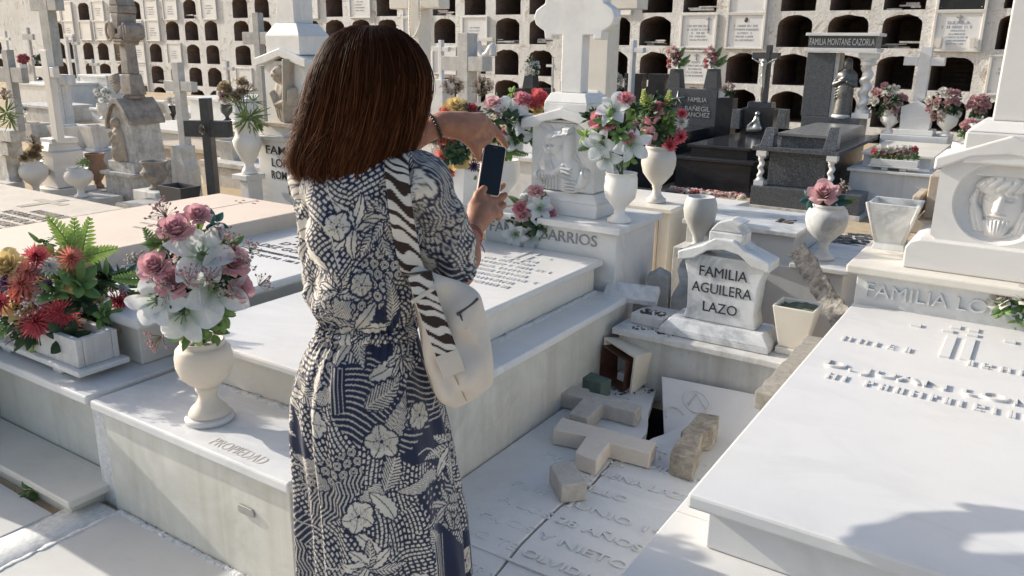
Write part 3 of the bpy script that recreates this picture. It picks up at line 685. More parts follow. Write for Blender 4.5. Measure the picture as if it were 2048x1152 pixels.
# --- headstone at the end of the broken tomb
t = thing('headstone', 'veined marble headstone lettered FAMILIA AGUILERA LAZO', 'headstone', (-1.1, 3.4, 0))
m = MB(); m.box(-1.54, -.66, 3.30, 3.68, -.3, .272); m.build('base', marble('old_base_marble', (.56, .56, .53), va=.6, dirt=(.27, .25, .21), da=.5, streak=.5), t, .004)
m = MB(); m.box(-1.562, -.655, 3.265, 3.70, .274, .306); m.build('ledge', OLDM, t, .006)
m = MB(); m.frus(-1.10, 3.43, .308, .50, .22, .335, .50, .22); m.frus(-1.10, 3.43, .335, .50, .22, .385, .42, .17); m.build('plinth', GREYM, t, .004)
out = [(-.165, .386), (.165, .386), (.152, .45), (.158, .58), (.178, .648), (.178, .69), (-.178, .69), (-.178, .648), (-.158, .58), (-.152, .45)]
m = MB(); m.prism([(x-1.095, z) for x, z in out], 3.375, 3.49); m.build('stele', GREYM, t, .005)
gab = [(-.205, .655), (-.13, .672), (-.07, .715), (0, .728), (.07, .715), (.13, .672), (.205, .655), (.205, .695), (.10, .735), (.04, .775), (-.04, .775), (-.10, .735), (-.205, .695)]
m = MB(); m.prism([(x-1.095, z) for x, z in gab], 3.35, 3.50); m.box(-1.17, -1.02, 3.37, 3.49, .745, .80)
m.prism([(x-1.095, z) for x, z in ((-.075, .80), (.075, .80), (.05, .83), (.07, .845), (.02, .86), (.0, .855), (-.045, .838))], 3.38, 3.48); m.build('gable', GREYM, t, .006)
for s, z, w in (('FAMILIA', .595, .215), ('AGUILERA', .52, .27), ('LAZO', .435, .155)): letters('inscription', s, t, (-1.095, 3.3745, z), X1, Z1, .046, INK, .002, w)
P = np.array([-1.43, 3.43, .307]); t = thing('broken_block', 'small white marble block with soil on top, on the ledge by the lettered headstone', 'stone block', P)
m = MB(); m.box(-.085, .085, -.06, .06, 0, .05, euler(P, 0, 0, -.08)); b_ = m.build('block', OLDM, t, .004)
m = MB()
for k in range(50): m.ball(P+np.array([rnd.uniform(-.06, .06), rnd.uniform(-.035, .035), .052]), (rnd.uniform(.003, .012), rnd.uniform(.003, .008), .003), 6)
for k in range(25): m.ball(P+np.array([rnd.uniform(-.05, .16), rnd.uniform(-.13, -.08), .001]), (rnd.uniform(.003, .010), rnd.uniform(.003, .008), .003), 6)
m.build('soil_crumb', MATS['dark_soil'], t)
# trapezoid pot right of it
P = Y(1585, 705, 3.42); z0 = .308; P = np.array([-.775, 3.43, z0])
t = thing('flower_pot', 'cream tapered pot with dry foam, right of the lettered headstone', 'flower pot', P)
m = MB(); m.frus(P[0], P[1], z0, .125, .115, z0+.028, .125, .115); m.build('foot', CREAM, t, .003)
m = MB(); m.loft([[(P[0]+a*w/2, P[1]+b*w/2*.9, z0+z) for a, b in ((-1, -1), (1, -1), (1, 1), (-1, 1))] for w, z in ((.105, .029), (.175, .215), (.155, .215), (.148, .19))], True, False); m.build('pot', CREAMP, t, .004)
m = MB(); m.grid(np.array([[(P[0]+x, P[1]+y*.9, z0+.197+.008*math.sin(37*x+11*y)+rnd.uniform(0, .010)) for x in np.linspace(-.074, .074, 9)] for y in np.linspace(-.074, .074, 9)])); m.build('dry_foam', plain('dry_green_foam', (.10, .12, .08), 1, var=.5, scale=40), t)
# rotten plank
A, Bq = np.array([-.93, 3.95, .64]), np.array([-.61, 3.56, .44])
t = thing('rotten_plank', 'rotten split plank leaning behind the cream tapered pot', 'plank', Bq)
d = Bq-A; L = np.linalg.norm(d); M = basis(A, d, (-.5, -.6, .6)); m = MB()
n = 26; rings = []
for k in range(n):
    z = L*1.15*k/(n-1); w = .045+rnd.uniform(-.008, .008); h = .014+rnd.uniform(-.004, .004); s_ = rnd.uniform(-.004, .004)
    rings.append([(-w+s_, -h, z), (0, -h+rnd.uniform(-.006, .006), z), (w+s_, -h, z), (w+s_, h, z), (rnd.uniform(-.02, .02), h-rnd.uniform(0, .012), z), (-w+s_, h, z)])
m.loft(rings, True, False, M=M); m.build('plank', stone('rotten_wood', (.52, .48, .42), (.05, .038, .028), 1.0, 30, streak=0, bmp=1.0), t)
# leaning broken slabs behind the left corner
P = np.array([-1.55, 3.52, .40]); t = thing('broken_slab_piece', 'flat grey marble piece balanced on the corner by the broken headstone', 'stone piece', P)
M = frame(Y(1205, 590, 3.42), (.985, .17, .0), (-.10, .80, .42), (-.1, -.45, .88)); m = MB(); m.slab([(0, 0), (.262, 0), (.25, .12), (-.01, .12)], -.03, 0, M); m.build('slab', GREYM, t, .003)
P = np.array([-1.47, 3.72, .3]); t = thing('broken_slab_piece', 'broken upright marble shard standing behind the small soil covered block', 'stone piece', P)
A = Y(1262, 660, 3.66); m = MB(); m.prism([(0, -.06), (.19, -.06), (.185, .05), (.12, .10), (.10, .145), (0, .15)], 0, .03, frame(A, X1, Y1, Z1)); m.build('slab', LGREY, t, .004)
P = np.array([-1.44, 3.85, .3]); t = thing('broken_headstone', 'broken grey headstone with curved side leaning behind the lettered headstone', 'headstone', P)
A = Y(1300, 640, 3.82); M = frame(A, (.97, .22, 0), (-.2, .94, .1), (.0, -.1, 1)); m = MB()
m.prism([(0, 0), (.085, -.02), (.09, .10), (.09, .24), (.03, .27), (-.03, .23), (0, .16)], 0, .10, M); m.build('block', LGREY, t, .006)
m = MB(); m.prism([(.10, -.06), (.20, -.10), (.26, -.05), (.30, .1), (.27, .33), (.16, .36), (.13, .29), (.145, .22), (.105, .14), (.10, .06)], .02, .10, M); m.build('curved_side', GREYM, t, .006)
m = MB(); m.box(.13, .30, .0, .12, .36, .375, M); m.build('dark_cap', DARKP, t)
# stone edging strip along the right tomb
t = thing('stone_edging', 'rough grey stone edging bar along the left side of the right tomb', 'stone bar', (-.62, 3.0, .36))
A, Bq = np.array([-.645, 2.58, .415]), np.array([-.655, 3.28, .415]); m = MB(); rings = []
for k in range(20):
    y = A[1]+(Bq[1]-A[1])*k/19; w = .045; r_ = lambda: rnd.uniform(-.004, .004)
    rings.append([(A[0]-w+r_(), y, .385), (A[0]+w, y, .385), (A[0]+w+r_(), y, .448+r_()), (A[0]-w+r_(), y, .448+r_())])
m.loft(rings, True, False); m.build('edging', stone('gravelly_stone', (.46, .43, .38), (.18, .16, .14), .6, 40, streak=0, bmp=1.), t, .006)

# --- the large clean tomb on the right
t = thing('tomb', 'large clean white marble tomb on the right with raised double cross', 'tomb', (0, 1.7, 0))
m = MB(); m.box(-.635, .72, 1.0, 3.5, -.05, .366); m.build('base', WHITE, t, .003)
m = MB(); m.box(-.655, .74, .98, 1.805, .368, .40); m.box(-.655, .74, 1.807, 3.5, .368, .40); m.build('ledge', WHITE2, t, .005)
m = MB(); m.box(-.53, .60, 1.69, 3.47, .4015, .512); m.build('slab_support', WHITE2, t, .004)
m = MB(); m.box(-.572, .64, 1.65, 3.49, .514, .553); sl = m.build('slab', WHITE2, t, .008)
m = MB()
def zb(px, py): return G(px, py, .553)
for (a, b, c_, d) in ((1885, 1902, 665, 716), (1925, 1946, 672, 722)): pass
P = zb(1888, 716); Q = zb(1905, 668); m.box(P[0]-.016, P[0]+.016, P[1], P[1]+.26, .552, .560)
P2 = zb(1928, 722); m.box(P2[0]-.016, P2[0]+.016, P2[1], P2[1]+.26, .552, .560)
ym = P[1]+.30
for xx in (P[0]-.13, P[0]-.02, P2[0]+.0, P2[0]+.12): m.box(xx-.018, xx+.018, ym, ym+.035, .552, .561)
m.box(P[0]-.016, P[0]+.016, ym+.06, ym+.11, .552, .560); m.box(P2[0]-.016, P2[0]+.016, ym+.06, ym+.11, .552, .560)
for k, (px, py, w, h) in enumerate(((1760, 690, .26, .05), (2010, 740, .22, .05))): glyphs(m, zb(px, py+6), X1, Y1, h, w, .007, 150+k, .5)
A = zb(1650, 712)
letters('raised_letters', 'D. JUAN LOMBARDO', sl, (-.02, A[1]-.10, .5515), X1, Y1, .058, WHITE2, .010, .96); glyphs(m, (-.02, A[1]-.205, .553), X1, Y1, .052, .9, .006, 161, .4)
m.build('raised_letters', WHITE2, sl, .003)
# headstone with medallion
t = thing('headstone', 'white marble headstone with a round medallion of a bearded face, lettered FAMILIA LOMBARDO', 'headstone', (-.1, 3.7, 0))
m = MB(); m.box(-.57, .55, 3.5, 4.05, -.05, .678); m.build('pedestal', WHITE, t, .004)
m = MB(); m.box(-.612, .60, 3.465, 4.08, .68, .718); m.build('cap', CREAM, t, .008)
letters('raised_letters', 'FAMILIA LOMBARDO', t, (-.535, 3.501, .592), X1, Z1, .055, marble('grey_letter_marble', (.60, .62, .62), va=.1), .012, .80, 'LEFT')
cxm = -.115
m = MB(); m.prism([(cxm+x, z) for x, z in ((-.30, .719), (.30, .719), (.30, .80), (.285, .825), (.25, .84), (-.25, .84), (-.285, .825), (-.30, .80))], 3.55, 3.95); m.build('plinth', WHITE2, t, .006)
# stele with a round recess: ring faces + recess lathe
zc, rr, hw = 1.005, .158, .222
m = MB(); n = 64; a = np.arange(n)*2*np.pi/n+np.pi/4
sq = []
for q in a:
    c_, s_ = math.cos(q), math.sin(q); k = min(hw/max(abs(c_), 1e-6), (.163 if s_ > 0 else .165)/max(abs(s_), 1e-6)); sq.append((cxm+c_*k, 3.60, zc+s_*k))
circ = lambda r, y: np.stack([cxm+r*np.cos(a), a*0+y, zc+r*np.sin(a)], 1)
rings = [np.array(sq)+np.array([0, .26, 0]), np.array(sq), circ(rr+.006, 3.60), circ(rr, 3.605)]+[circ(rr*math.cos(k*.22), 3.605+.055*math.sin(k*.22)) for k in range(1, 7)]
m.loft([np.asarray(r_)[::-1] for r_ in rings], True, False); o = m.build('stele', WHITE2, t, .003)
def face(X, Z):
    H = -.055*np.sqrt(np.clip(1-(X/rr)**2-((Z-rr)/rr)**2, 0, 1))**.5
    z = Z-rr
    f = ell(X, z, .01, -.01, .075, .105, .075, .5, .12)                                  # head
    f = np.maximum(f, ell(X, z, .0, .065, .095, .045, .080, .4, .1))                       # crown of thorns
    for k in range(7): f = f+stroke(X, z, [(-.10+.03*k, .05+.012*math.sin(k)), (-.07+.03*k, .085-.01*math.cos(k*2))], .011, .012)
    for k in range(5): f = np.maximum(f, stroke(X, z, [(-.085-.004*k, .04-.01*k), (-.095+.006*k, -.04), (-.075+.008*k, -.115)], .012, .052+.004*(k % 2)))
    for k in range(5): f = np.maximum(f, stroke(X, z, [(.085+.004*k, .03-.01*k), (.10-.006*k, -.04), (.085-.006*k, -.115)], .012, .050+.004*(k % 2)))
    f = f+stroke(X, z, [(.0, .02), (-.008, -.03)], .014, .020)+ell(X, z, -.01, -.034, .018, .014, .010)   # nose
    f = f-ell(X, z, -.035, .012, .022, .012, .016)-ell(X, z, .030, .014, .022, .012, .016)               # eye sockets
    f = f+ell(X, z, -.035, .012, .013, .007, .008)+ell(X, z, .03, .014, .013, .007, .008)
    f = f+stroke(X, z, [(-.06, .03), (-.03, .034)], .008, .007)+stroke(X, z, [(.012, .034), (.05, .03)], .008, .007)
    f = f-stroke(X, z, [(-.03, -.062), (.018, -.062)], .006, .012)+stroke(X, z, [(-.032, -.052), (.02, -.052)], .008, .008)
    f = np.maximum(f, ell(X, z, 0., -.095, .048, .055, .072, .5)); 
    for k in range(6): f = f+stroke(X, z, [(-.035+.014*k, -.075), (-.02+.008*k, -.14)], .006, .010)
    f = np.maximum(f, stroke(X, z, [(-.045, -.08), (-.03, -.13), (.0, -.148), (.05, -.12), (.085, -.07)], .012, .05))
    f = f*.62; return np.where(f > .004, np.maximum(H, -.058+f), H-.004)
m = MB(); relief(m, frame((cxm, 3.60, zc-rr), X1, Y1, Z1), rr*1.96, rr*1.98, 130, 130, face)
# keep only what lies inside the ring
V = m.v[0]; inside = ((V[:, 0]-cxm)**2+(V[:, 2]-zc)**2) < (rr*.985)**2; m.f = [q for q in m.f if all(inside[i] for i in q)]; m.sm = [True]*len(m.f); m.build('face_relief', WHITE2, t)
gab = [(-.245, 1.115), (-.245, 1.165), (0, 1.265), (.245, 1.165), (.245, 1.115), (.20, 1.135), (.12, 1.175), (0, 1.19), (-.12, 1.175), (-.20, 1.135)]
m = MB(); m.prism([(cxm+x, z) for x, z in ((-.222, 1.10), (.222, 1.10), (.222, 1.17), (0, 1.262), (-.222, 1.17))], 3.622, 3.86)
m.prism([(cxm+x, z) for x, z in gab], 3.575, 3.89); m.build('gable', WHITE2, t, .008)
m = MB(); m.frus(cxm+.03, 3.74, 1.15, .37, .32, 1.27, .37, .32); m.frus(cxm+.03, 3.74, 1.27, .37, .32, 1.31, .27, .24); m.build('cross_foot', WHITE2, t, .008)
m = MB(); m.box(-.195, -.0, 3.66, 3.82, 1.31, 2.25); m.box(-.40, -.196, 3.66, 3.82, 1.95, 2.1); m.box(.001, .21, 3.66, 3.82, 1.95, 2.1); m.build('cross', WHITE2, t, .006)

# --- headstone behind the cream-vase tomb: FAMILIA BARRIOS
t = thing('headstone', 'white marble headstone with thorn crowned figure carrying a cross, lettered FAMILIA BARRIOS', 'headstone', (-2.06, 3.7, 0))
m = MB(); m.box(-2.45, -1.672, 3.5, 3.96, -.05, .69); m.build('pedestal', WHITE, t, .004)
m = MB(); m.box(-2.48, -1.64, 3.465, 3.99, .692, .728); m.build('cap', WHITE, t, .006)
letters('inscription', 'FAMILIA BARRIOS', t, (-1.775, 3.499, .615), X1, Z1, .056, GREYINK, .004, .64, 'RIGHT')
cb = -2.065
m = MB(); m.frus(cb, 3.73, .7285, .46, .28, .80, .46, .28); m.frus(cb, 3.73, .80, .46, .28, .845, .40, .23); m.build('plinth', WHITE, t, .005)
m = MB(); m.box(cb-.185, cb+.185, 3.635, 3.84, .846, 1.19); m.build('stele', WHITE, t, .006)
def naz(X, Z):
    X = X*1.0; f = .004*noiseXZ(X, Z, 60, 2)
    f = f+ell(X, Z, -.01, .10, .125, .15, .028, .4)+ell(X, Z, .07, .06, .07, .11, .016, .4)                            # shoulders
    f = np.maximum(f, stroke(X, Z, [(.035, .32), (.06, .02)], .030, .040, .3))                                        # the cross bar
    f = np.maximum(f, ell(X, Z, -.045, .232, .050, .062, .048, .5, .35))                                           # head
    f = np.maximum(f, ell(X, Z, -.03, .262, .072, .045, .052, .5, .2))
    for k in range(9): f = f+stroke(X, Z, [(-.10+.016*k, .245+.006*k), (-.065+.016*k, .29)], .006, .010)
    for k in range(5): f = f+stroke(X, Z, [(-.085+.006*k, .23-.006*k), (-.09+.008*k, .16), (-.075+.012*k, .10)], .007, .014)
    f = f-stroke(X, Z, [(-.062, .228), (-.035, .232)], .008, .016)+stroke(X, Z, [(-.05, .235), (-.055, .205)], .007, .010)-stroke(X, Z, [(-.058, .19), (-.04, .188)], .005, .010)
    f = np.maximum(f, stroke(X, Z, [(-.13, .07), (-.04, .085), (.025, .13)], .026, .046, .5))                         # forearm
    for k in range(4): f = np.maximum(f, stroke(X, Z, [(.025, .125-.017*k), (.075, .118-.020*k)], .0085, .062, .5))
    f = np.maximum(f, stroke(X, Z, [(.14, .10), (.12, .05), (.09, .03)], .028, .042, .5))
    for k in range(4): f = np.maximum(f, stroke(X, Z, [(.10, .055-.015*k), (.045, .06-.018*k)], .0080, .060, .5))
    for k in range(7): f = f-stroke(X, Z, [(-.11+.02*k, .0), (-.10+.018*k, .08)], .005, .012)
    f = f-stroke(X, Z, [(.09, .19), (.14, .13), (.155, .05)], .006, .014)-stroke(X, Z, [(-.14, .13), (-.10, .03)], .006, .012)
    for k in range(5): f = f+stroke(X, Z, [(-.10+.05*k, .30), (-.13+.06*k, .325)], .005, .008)
    return np.clip(f, -.003, .07)*np.clip((.178-np.abs(X))/.02, 0, 1)*np.clip((.335-Z)/.02, 0, 1)*np.clip(Z/.004, 0, 1)
m = MB(); relief(m, frame((cb, 3.634, .847), X1, Y1, Z1), .35, .335, 150, 150, naz); m.build('figure_relief', WHITE, t)
gab = [(-.235, 1.155), (-.235, 1.20), (0, 1.265), (.235, 1.20), (.235, 1.155), (.15, 1.165), (.10, 1.195), (0, 1.215), (-.10, 1.195), (-.15, 1.165)]
m = MB(); m.prism([(cb+x, z) for x, z in gab], 3.60, 3.88); m.box(cb-.18, cb+.18, 3.637, 3.83, 1.191, 1.204); m.build('gable', WHITE, t, .005)
m = MB(); m.frus(cb+.01, 3.74, 1.22, .25, .22, 1.29, .25, .22); m.frus(cb+.01, 3.74, 1.29, .25, .22, 1.338, .20, .17); m.build('cross_foot', WHITE, t, .005)
c0 = -2.055; o = [(.060, 1.338), (.060, 1.615), (.115, 1.615), (.115, 1.595), (.160, 1.595), (.165, 1.635), (.185, 1.645), (.215, 1.665), (.228, 1.70), (.215, 1.735), (.185, 1.755), (.165, 1.765), (.160, 1.805), (.115, 1.805), (.115, 1.785), (.060, 1.785), (.060, 2.0), (.12, 2.02), (.10, 2.06), (.06, 2.07), (.05, 2.11), (0, 2.13)]
o = o+[(-x, z) for x, z in o[::-1][1:]]
m = MB(); m.prism([(c0+x, z) for x, z in o], 3.68, 3.755); m.build('cross', WHITE, t, .006, 2)
# ================================================================= FLOWERS, VASES
def lerp(a, b, t): return np.asarray(a)*(1-t)+np.asarray(b)*t
def petal_strip(L, Wd, nt_, ns, curve, cup, c0, c1, tip=1.0, c2=None, p=.8):
    """curve(t)->(forward, up) ; returns verts (nt,ns,3), colours"""
    V = np.zeros((nt_, ns, 3)); K = np.zeros((nt_, ns, 3))
    for i in range(nt_):
        t = i/(nt_-1); f, u = curve(t); w = Wd*math.sin(math.pi*min(.999, (t*.93+.05))**p)**tip
        for j in range(ns):
            s = -1+2*j/(ns-1); V[i, j] = (s*w, f*L, u*L+cup*s*s*w); k = lerp(c0, c1, t); K[i, j] = k if c2 is None else lerp(k, c2, abs(s)*.5)
    return V, K
def around(a, tilt=0):
    c, s = math.cos(a), math.sin(a); M = np.eye(4); M[:2, :2] = [[c, -s], [s, c]]
    if tilt:
        ct, st = math.cos(tilt), math.sin(tilt); T = np.eye(4); T[1:3, 1:3] = [[ct, -st], [st, ct]]; M = M@T
    return M
def rose_mb(outer, inner, seed=0, full=1.0, low=False):
    """unit rose, axis +z, centre near z .45"""
    m = MB(); r = random.Random(seed)
    for k, (n, rad, h, fl, span) in enumerate(((2, .14, 1.0, .0, 2.6), (3, .26, 1.03, .02, 1.6), (3, .40, 1.0, .06, 1.45), (4, .54, .92, .13, 1.2), (4, .66, .80, .24, 1.05), (5, .72, .62, .40, .85))):
        if low and k in (1, 3): continue
        for q in range(n):
            a0 = 2*math.pi*q/n+k*.9+r.uniform(-.2, .2); nt_, ns = (4, 4) if low else (6, 7); V = np.zeros((nt_, ns, 3)); K = np.zeros((nt_, ns, 3))
            for i in range(nt_):
                t = i/(nt_-1); w = (math.sin(math.pi*(.18+.70*t))**.6)
                for j in range(ns):
                    s = -1+2*j/(ns-1); a = a0+s*span*w*.75; R = rad*(.30+.70*t**.6)+fl*full*t**2.6+r.uniform(-.012, .012); z = h*t-(.10+.20*fl)*s*s*t-(.25*fl*full)*t**4+.05*k*0
                    V[i, j] = (R*math.cos(a), R*math.sin(a), z); K[i, j] = lerp(lerp(inner, outer, min(1, t*1.25)), outer, .15)*(1-.06*(5-k)/5)
            m.grid(V, True, K)
    for q in range(5):
        V, K = petal_strip(.75, .16, 4, 3, lambda t: (.12+t*.9, .10-.05*t), .1, (.10, .17, .06), (.16, .26, .09)); m.grid(V, True, K, around(q*1.256))
    return m
def lily_mb(col, throat, seed=0):
    m = MB(); r = random.Random(seed)
    for q in range(6):
        b = r.uniform(.85, 1.1); ph = r.uniform(-.12, .12); rc = r.uniform(.45, .8)
        V, K = petal_strip(1.05*b, .34 if q % 2 else .27, 10, 7, lambda t: (.10+.92*t, .06+.72*t-.80*rc*t**2.6), .35, throat, col, .85, None, .95)
        for i in range(10): K[i] = lerp(throat, col, min(1, (i/9)*2.3))
        V[..., 2] += .02*np.sin(V[..., 1]*9+q)*abs(V[..., 0])*3; m.grid(V, True, K, around(q*math.pi/3+ph))
    for q in range(6): m.tube([(0, 0, .1), (.08*math.cos(q*1.05), .08*math.sin(q*1.05), .38), (.17*math.cos(q*1.05), .17*math.sin(q*1.05), .60)], [.014, .012, .022], 5, (.32, .38, .22))
    m.lathe([(.03, -.5), (.05, -.15), (.12, .05), (.16, .12)], 0, 0, 0, 10, col=(.35, .45, .28)); return m
def mum_mb(c0, c1, n=70, seed=0, wd=.055):
    m = MB(); r = random.Random(seed)
    for k in range(n):
        e = math.pi/2*(1-(k+.5)/n)**.75*1.05-.18; a = k*2.39996; L = r.uniform(.8, 1.05)
        V, K = petal_strip(L, wd, 4, 3, lambda t: (.10+.9*t, .12*math.sin(t*3.1)), .6, c0, c1, .7, None, .9); m.grid(V, True, K, around(a, e))
    return m
def daisy_mb(c, eye, seed=0):
    m = MB(); r = random.Random(seed)
    for k in range(14):
        V, K = petal_strip(1, .16, 3, 3, lambda t: (.12+.88*t, .10*t), .3, c, c, .6); m.grid(V, True, K, around(k*.45+r.uniform(-.1, .1), r.uniform(-.15, .35)))
    m.ball((0, 0, .08), (.22, .22, .14), 8, eye); return m
def leafcl_mb(n, L, Wd, c0, c1, seed=0, droop=.35):
    m = MB(); r = random.Random(seed)
    for k in range(n):
        l = L*r.uniform(.7, 1.2); dr = droop*r.uniform(.2, 1.4); cc = lerp(c0, c1, r.random())
        V, K = petal_strip(l, Wd*r.uniform(.75, 1.2), 6, 5, lambda t: (t, .25*t-dr*t*t), -.5, cc*.85, cc, .8, None, 1.0)
        V[..., 1] += r.uniform(0, .15); m.grid(V, True, K, around(k*2.4+r.uniform(-.4, .4), r.uniform(-.3, 1.1)))
    return m
def fern_mb(c0, c1, seed=0, n=11):
    m = MB(); r = random.Random(seed); bend = r.uniform(.2, .5)
    cur = lambda t: np.array([.12*math.sin(t*2+seed), t, .25*t-bend*t*t])
    m.tube([cur(i/9) for i in range(10)], [.012]*9+[.005], 4, c0)
    for k in range(n):
        t = .10+.88*k/(n-1); p = cur(t); L = .30*(1-.75*t**2.2)*(.6+.4*min(1, k/2))
        for s in (-1, 1):
            V, K = petal_strip(L, .052*(1.1-.5*t), 5, 3, lambda q: (q, -.1*q*q), -.4, c0, lerp(c0, c1, .5+.5*r.random()), .6)
            M = around(-s*(1.05-.25*t)); M[:3, 3] = p; m.grid(V, True, K, M)
    return m
def sprig_mb(cs, cf, n=26, seed=0, fr=.07):
    """filler: thin stalks with tiny blossoms"""
    m = MB(); r = random.Random(seed)
    for k in range(n):
        a, e = r.uniform(0, 6.28), r.uniform(.2, 1.5); d = np.array([math.cos(a)*math.cos(e), math.sin(a)*math.cos(e), math.sin(e)])*r.uniform(.6, 1)
        m.tube([(0, 0, 0), d*.6+np.array([0, 0, .06]), d], .010, 4, cs); c = lerp(cf, (.55, .5, .45), r.random()*.35)
        for q in range(4): m.ball(d+np.array([r.uniform(-1, 1), r.uniform(-1, 1), r.uniform(-1, 1)])*fr*.7, fr*r.uniform(.5, .9), 6, c)
    return m
def spike_mb(c0, c1, seed=0):
    m = MB(); r = random.Random(seed)
    for k in range(46):
        t = k/46; V, K = petal_strip(.42*(1.25-t), .085, 4, 3, lambda q: (.55*q, .9*q-.7*q*q), .3, c0, lerp(c0, c1, t), .6); M = around(k*2.4); M[2, 3] = t*.75; m.grid(V, True, K, M)
    return m
PINK, PINKI = (.66, .26, .30), (.76, .58, .50); DUSTY, DUSTYI = (.70, .40, .44), (.82, .70, .63)
YEL, YELI = (.74, .58, .27), (.80, .72, .48); RED = (.50, .045, .06); CORAL = (.70, .19, .12); WHT = (.74, .75, .74)
GRN, GRN2 = (.07, .14, .04), (.20, .34, .10); DGRN, DGRN2 = (.018, .045, .02), (.05, .10, .04); LIME, LIME2 = (.20, .34, .06), (.42, .56, .16)
FM = {}
def fmesh(kind):
    if kind in FM: return FM[kind]
    P = PETAL; k, v = (kind.split(':')+['0'])[:2]; v = int(v)
    if k == 'rose': m = rose_mb(DUSTY, DUSTYI, v)
    elif k == 'pinkrose': m = rose_mb((.70, .29, .34), (.80, .58, .55), v)
    elif k == 'palerose': m = rose_mb((.74, .47, .49), (.80, .70, .64), v)
    elif k == 'yellowrose': m = rose_mb(YEL, YELI, v, 1.5)
    elif k == 'coralrose': m = rose_mb(CORAL, (.78, .42, .28), v)
    elif k == 'whiterose': m = rose_mb((.76, .74, .68), (.70, .66, .52), v)
    elif k == 'redrose': m = rose_mb((.62, .13, .14), (.70, .32, .28), v)
    elif k == 'maroonrose': m = rose_mb((.30, .10, .10), (.42, .22, .20), v, 1, True)
    elif k == 'smallwhite': m = rose_mb((.74, .72, .66), (.66, .62, .50), v, 1, True)
    elif k == 'smallpink': m = rose_mb((.58, .32, .33), (.70, .52, .50), v, 1, True)
    elif k == 'smallred': m = rose_mb((.50, .10, .10), (.66, .32, .30), v, 1, True)
    elif k == 'lily': m = lily_mb((.72, .75, .76), (.38, .50, .40), v)
    elif k == 'mum': m = mum_mb((.36, .04, .06), (.68, .15, .17), 80, v)
    elif k == 'coralmum': m = mum_mb((.60, .14, .12), (.76, .32, .25), 70, v)
    elif k == 'carnation': m = mum_mb((.62, .08, .13), (.74, .20, .24), 60, v, .13)
    elif k == 'whitemum': m = mum_mb((.62, .62, .58), (.76, .76, .73), 60, v, .11)
    elif k == 'daisy': m = daisy_mb((.76, .76, .73), (.35, .28, .08), v)
    elif k == 'spike': m = spike_mb((.50, .58, .20), (.80, .80, .45), v)
    elif k == 'purple': m = mum_mb((.07, .035, .10), (.16, .09, .20), 50, v, .10)
    elif k == 'sprig': m = sprig_mb((.12, .17, .06), (.68, .58, .55), 24, v)
    elif k == 'pinksprig': m = sprig_mb((.22, .20, .12), (.60, .36, .38), 26, v)
    elif k == 'drysprig': m = sprig_mb((.22, .17, .10), (.48, .33, .28), 46, v, .06)
    elif k == 'whitesprig': m = sprig_mb((.05, .09, .04), (.74, .74, .70), 34, v, .085)
    elif k == 'dryrose': m = rose_mb((.42, .33, .22), (.30, .22, .13), v)
    else:
        P = LEAF
        if k == 'leaf': m = leafcl_mb(9, .9, .24, GRN, GRN2, v)
        elif k == 'darkleaf': m = leafcl_mb(12, .9, .22, DGRN, DGRN2, v)
        elif k == 'tealleaf': m = leafcl_mb(7, 1., .26, (.015, .075, .075), (.05, .16, .15), v)
        elif k == 'fern': m = fern_mb(LIME, LIME2, v)
        elif k == 'darkfern': m = fern_mb(GRN, GRN2, v)
        elif k == 'limeleaf': m = leafcl_mb(8, .9, .20, LIME, LIME2, v)
        elif k == 'grass': m = leafcl_mb(26, 1.0, .045, (.10, .16, .05), (.24, .32, .12), v, .2)
        elif k == 'pebble':
            m = MB(); r = random.Random(v)
            for q in range(10): m.ball((.62*math.cos(q*2.4)*(q/10)**.5, .62*math.sin(q*2.4)*(q/10)**.5, r.uniform(0, .1)), (r.uniform(.2, .3), r.uniform(.16, .24), .13), 8, lerp((.62, .58, .5), (.4, .37, .33), r.random()))
    NAME = {'leaf': 'leaf_cluster', 'darkleaf': 'leaf_cluster', 'tealleaf': 'leaf_cluster', 'limeleaf': 'leaf_cluster', 'fern': 'fern_frond', 'darkfern': 'fern_frond', 'grass': 'grass_blades', 'pebble': 'pebbles', 'mum': 'chrysanthemum', 'coralmum': 'chrysanthemum', 'whitemum': 'chrysanthemum', 'purple': 'chrysanthemum', 'spike': 'flower_spike'}
    n = NAME.get(k, 'rose' if 'rose' in k or k.startswith('small') else 'flower_sprig' if 'sprig' in k else k); FM[kind] = (n, m.mesh(n, P)); return FM[kind]
def put(kind, M, parent):
    n, me = fmesh(kind); o = bpy.data.objects.new(n, me); C.objects.link(o); o.parent = parent
    M = np.array(M, float); M[:3, 3] -= np.array(parent.matrix_basis.translation); o.matrix_local = Matrix(M.tolist()); return o
def toward(P): d = CC-np.asarray(P); d[2] *= .5; return d/np.linalg.norm(d)
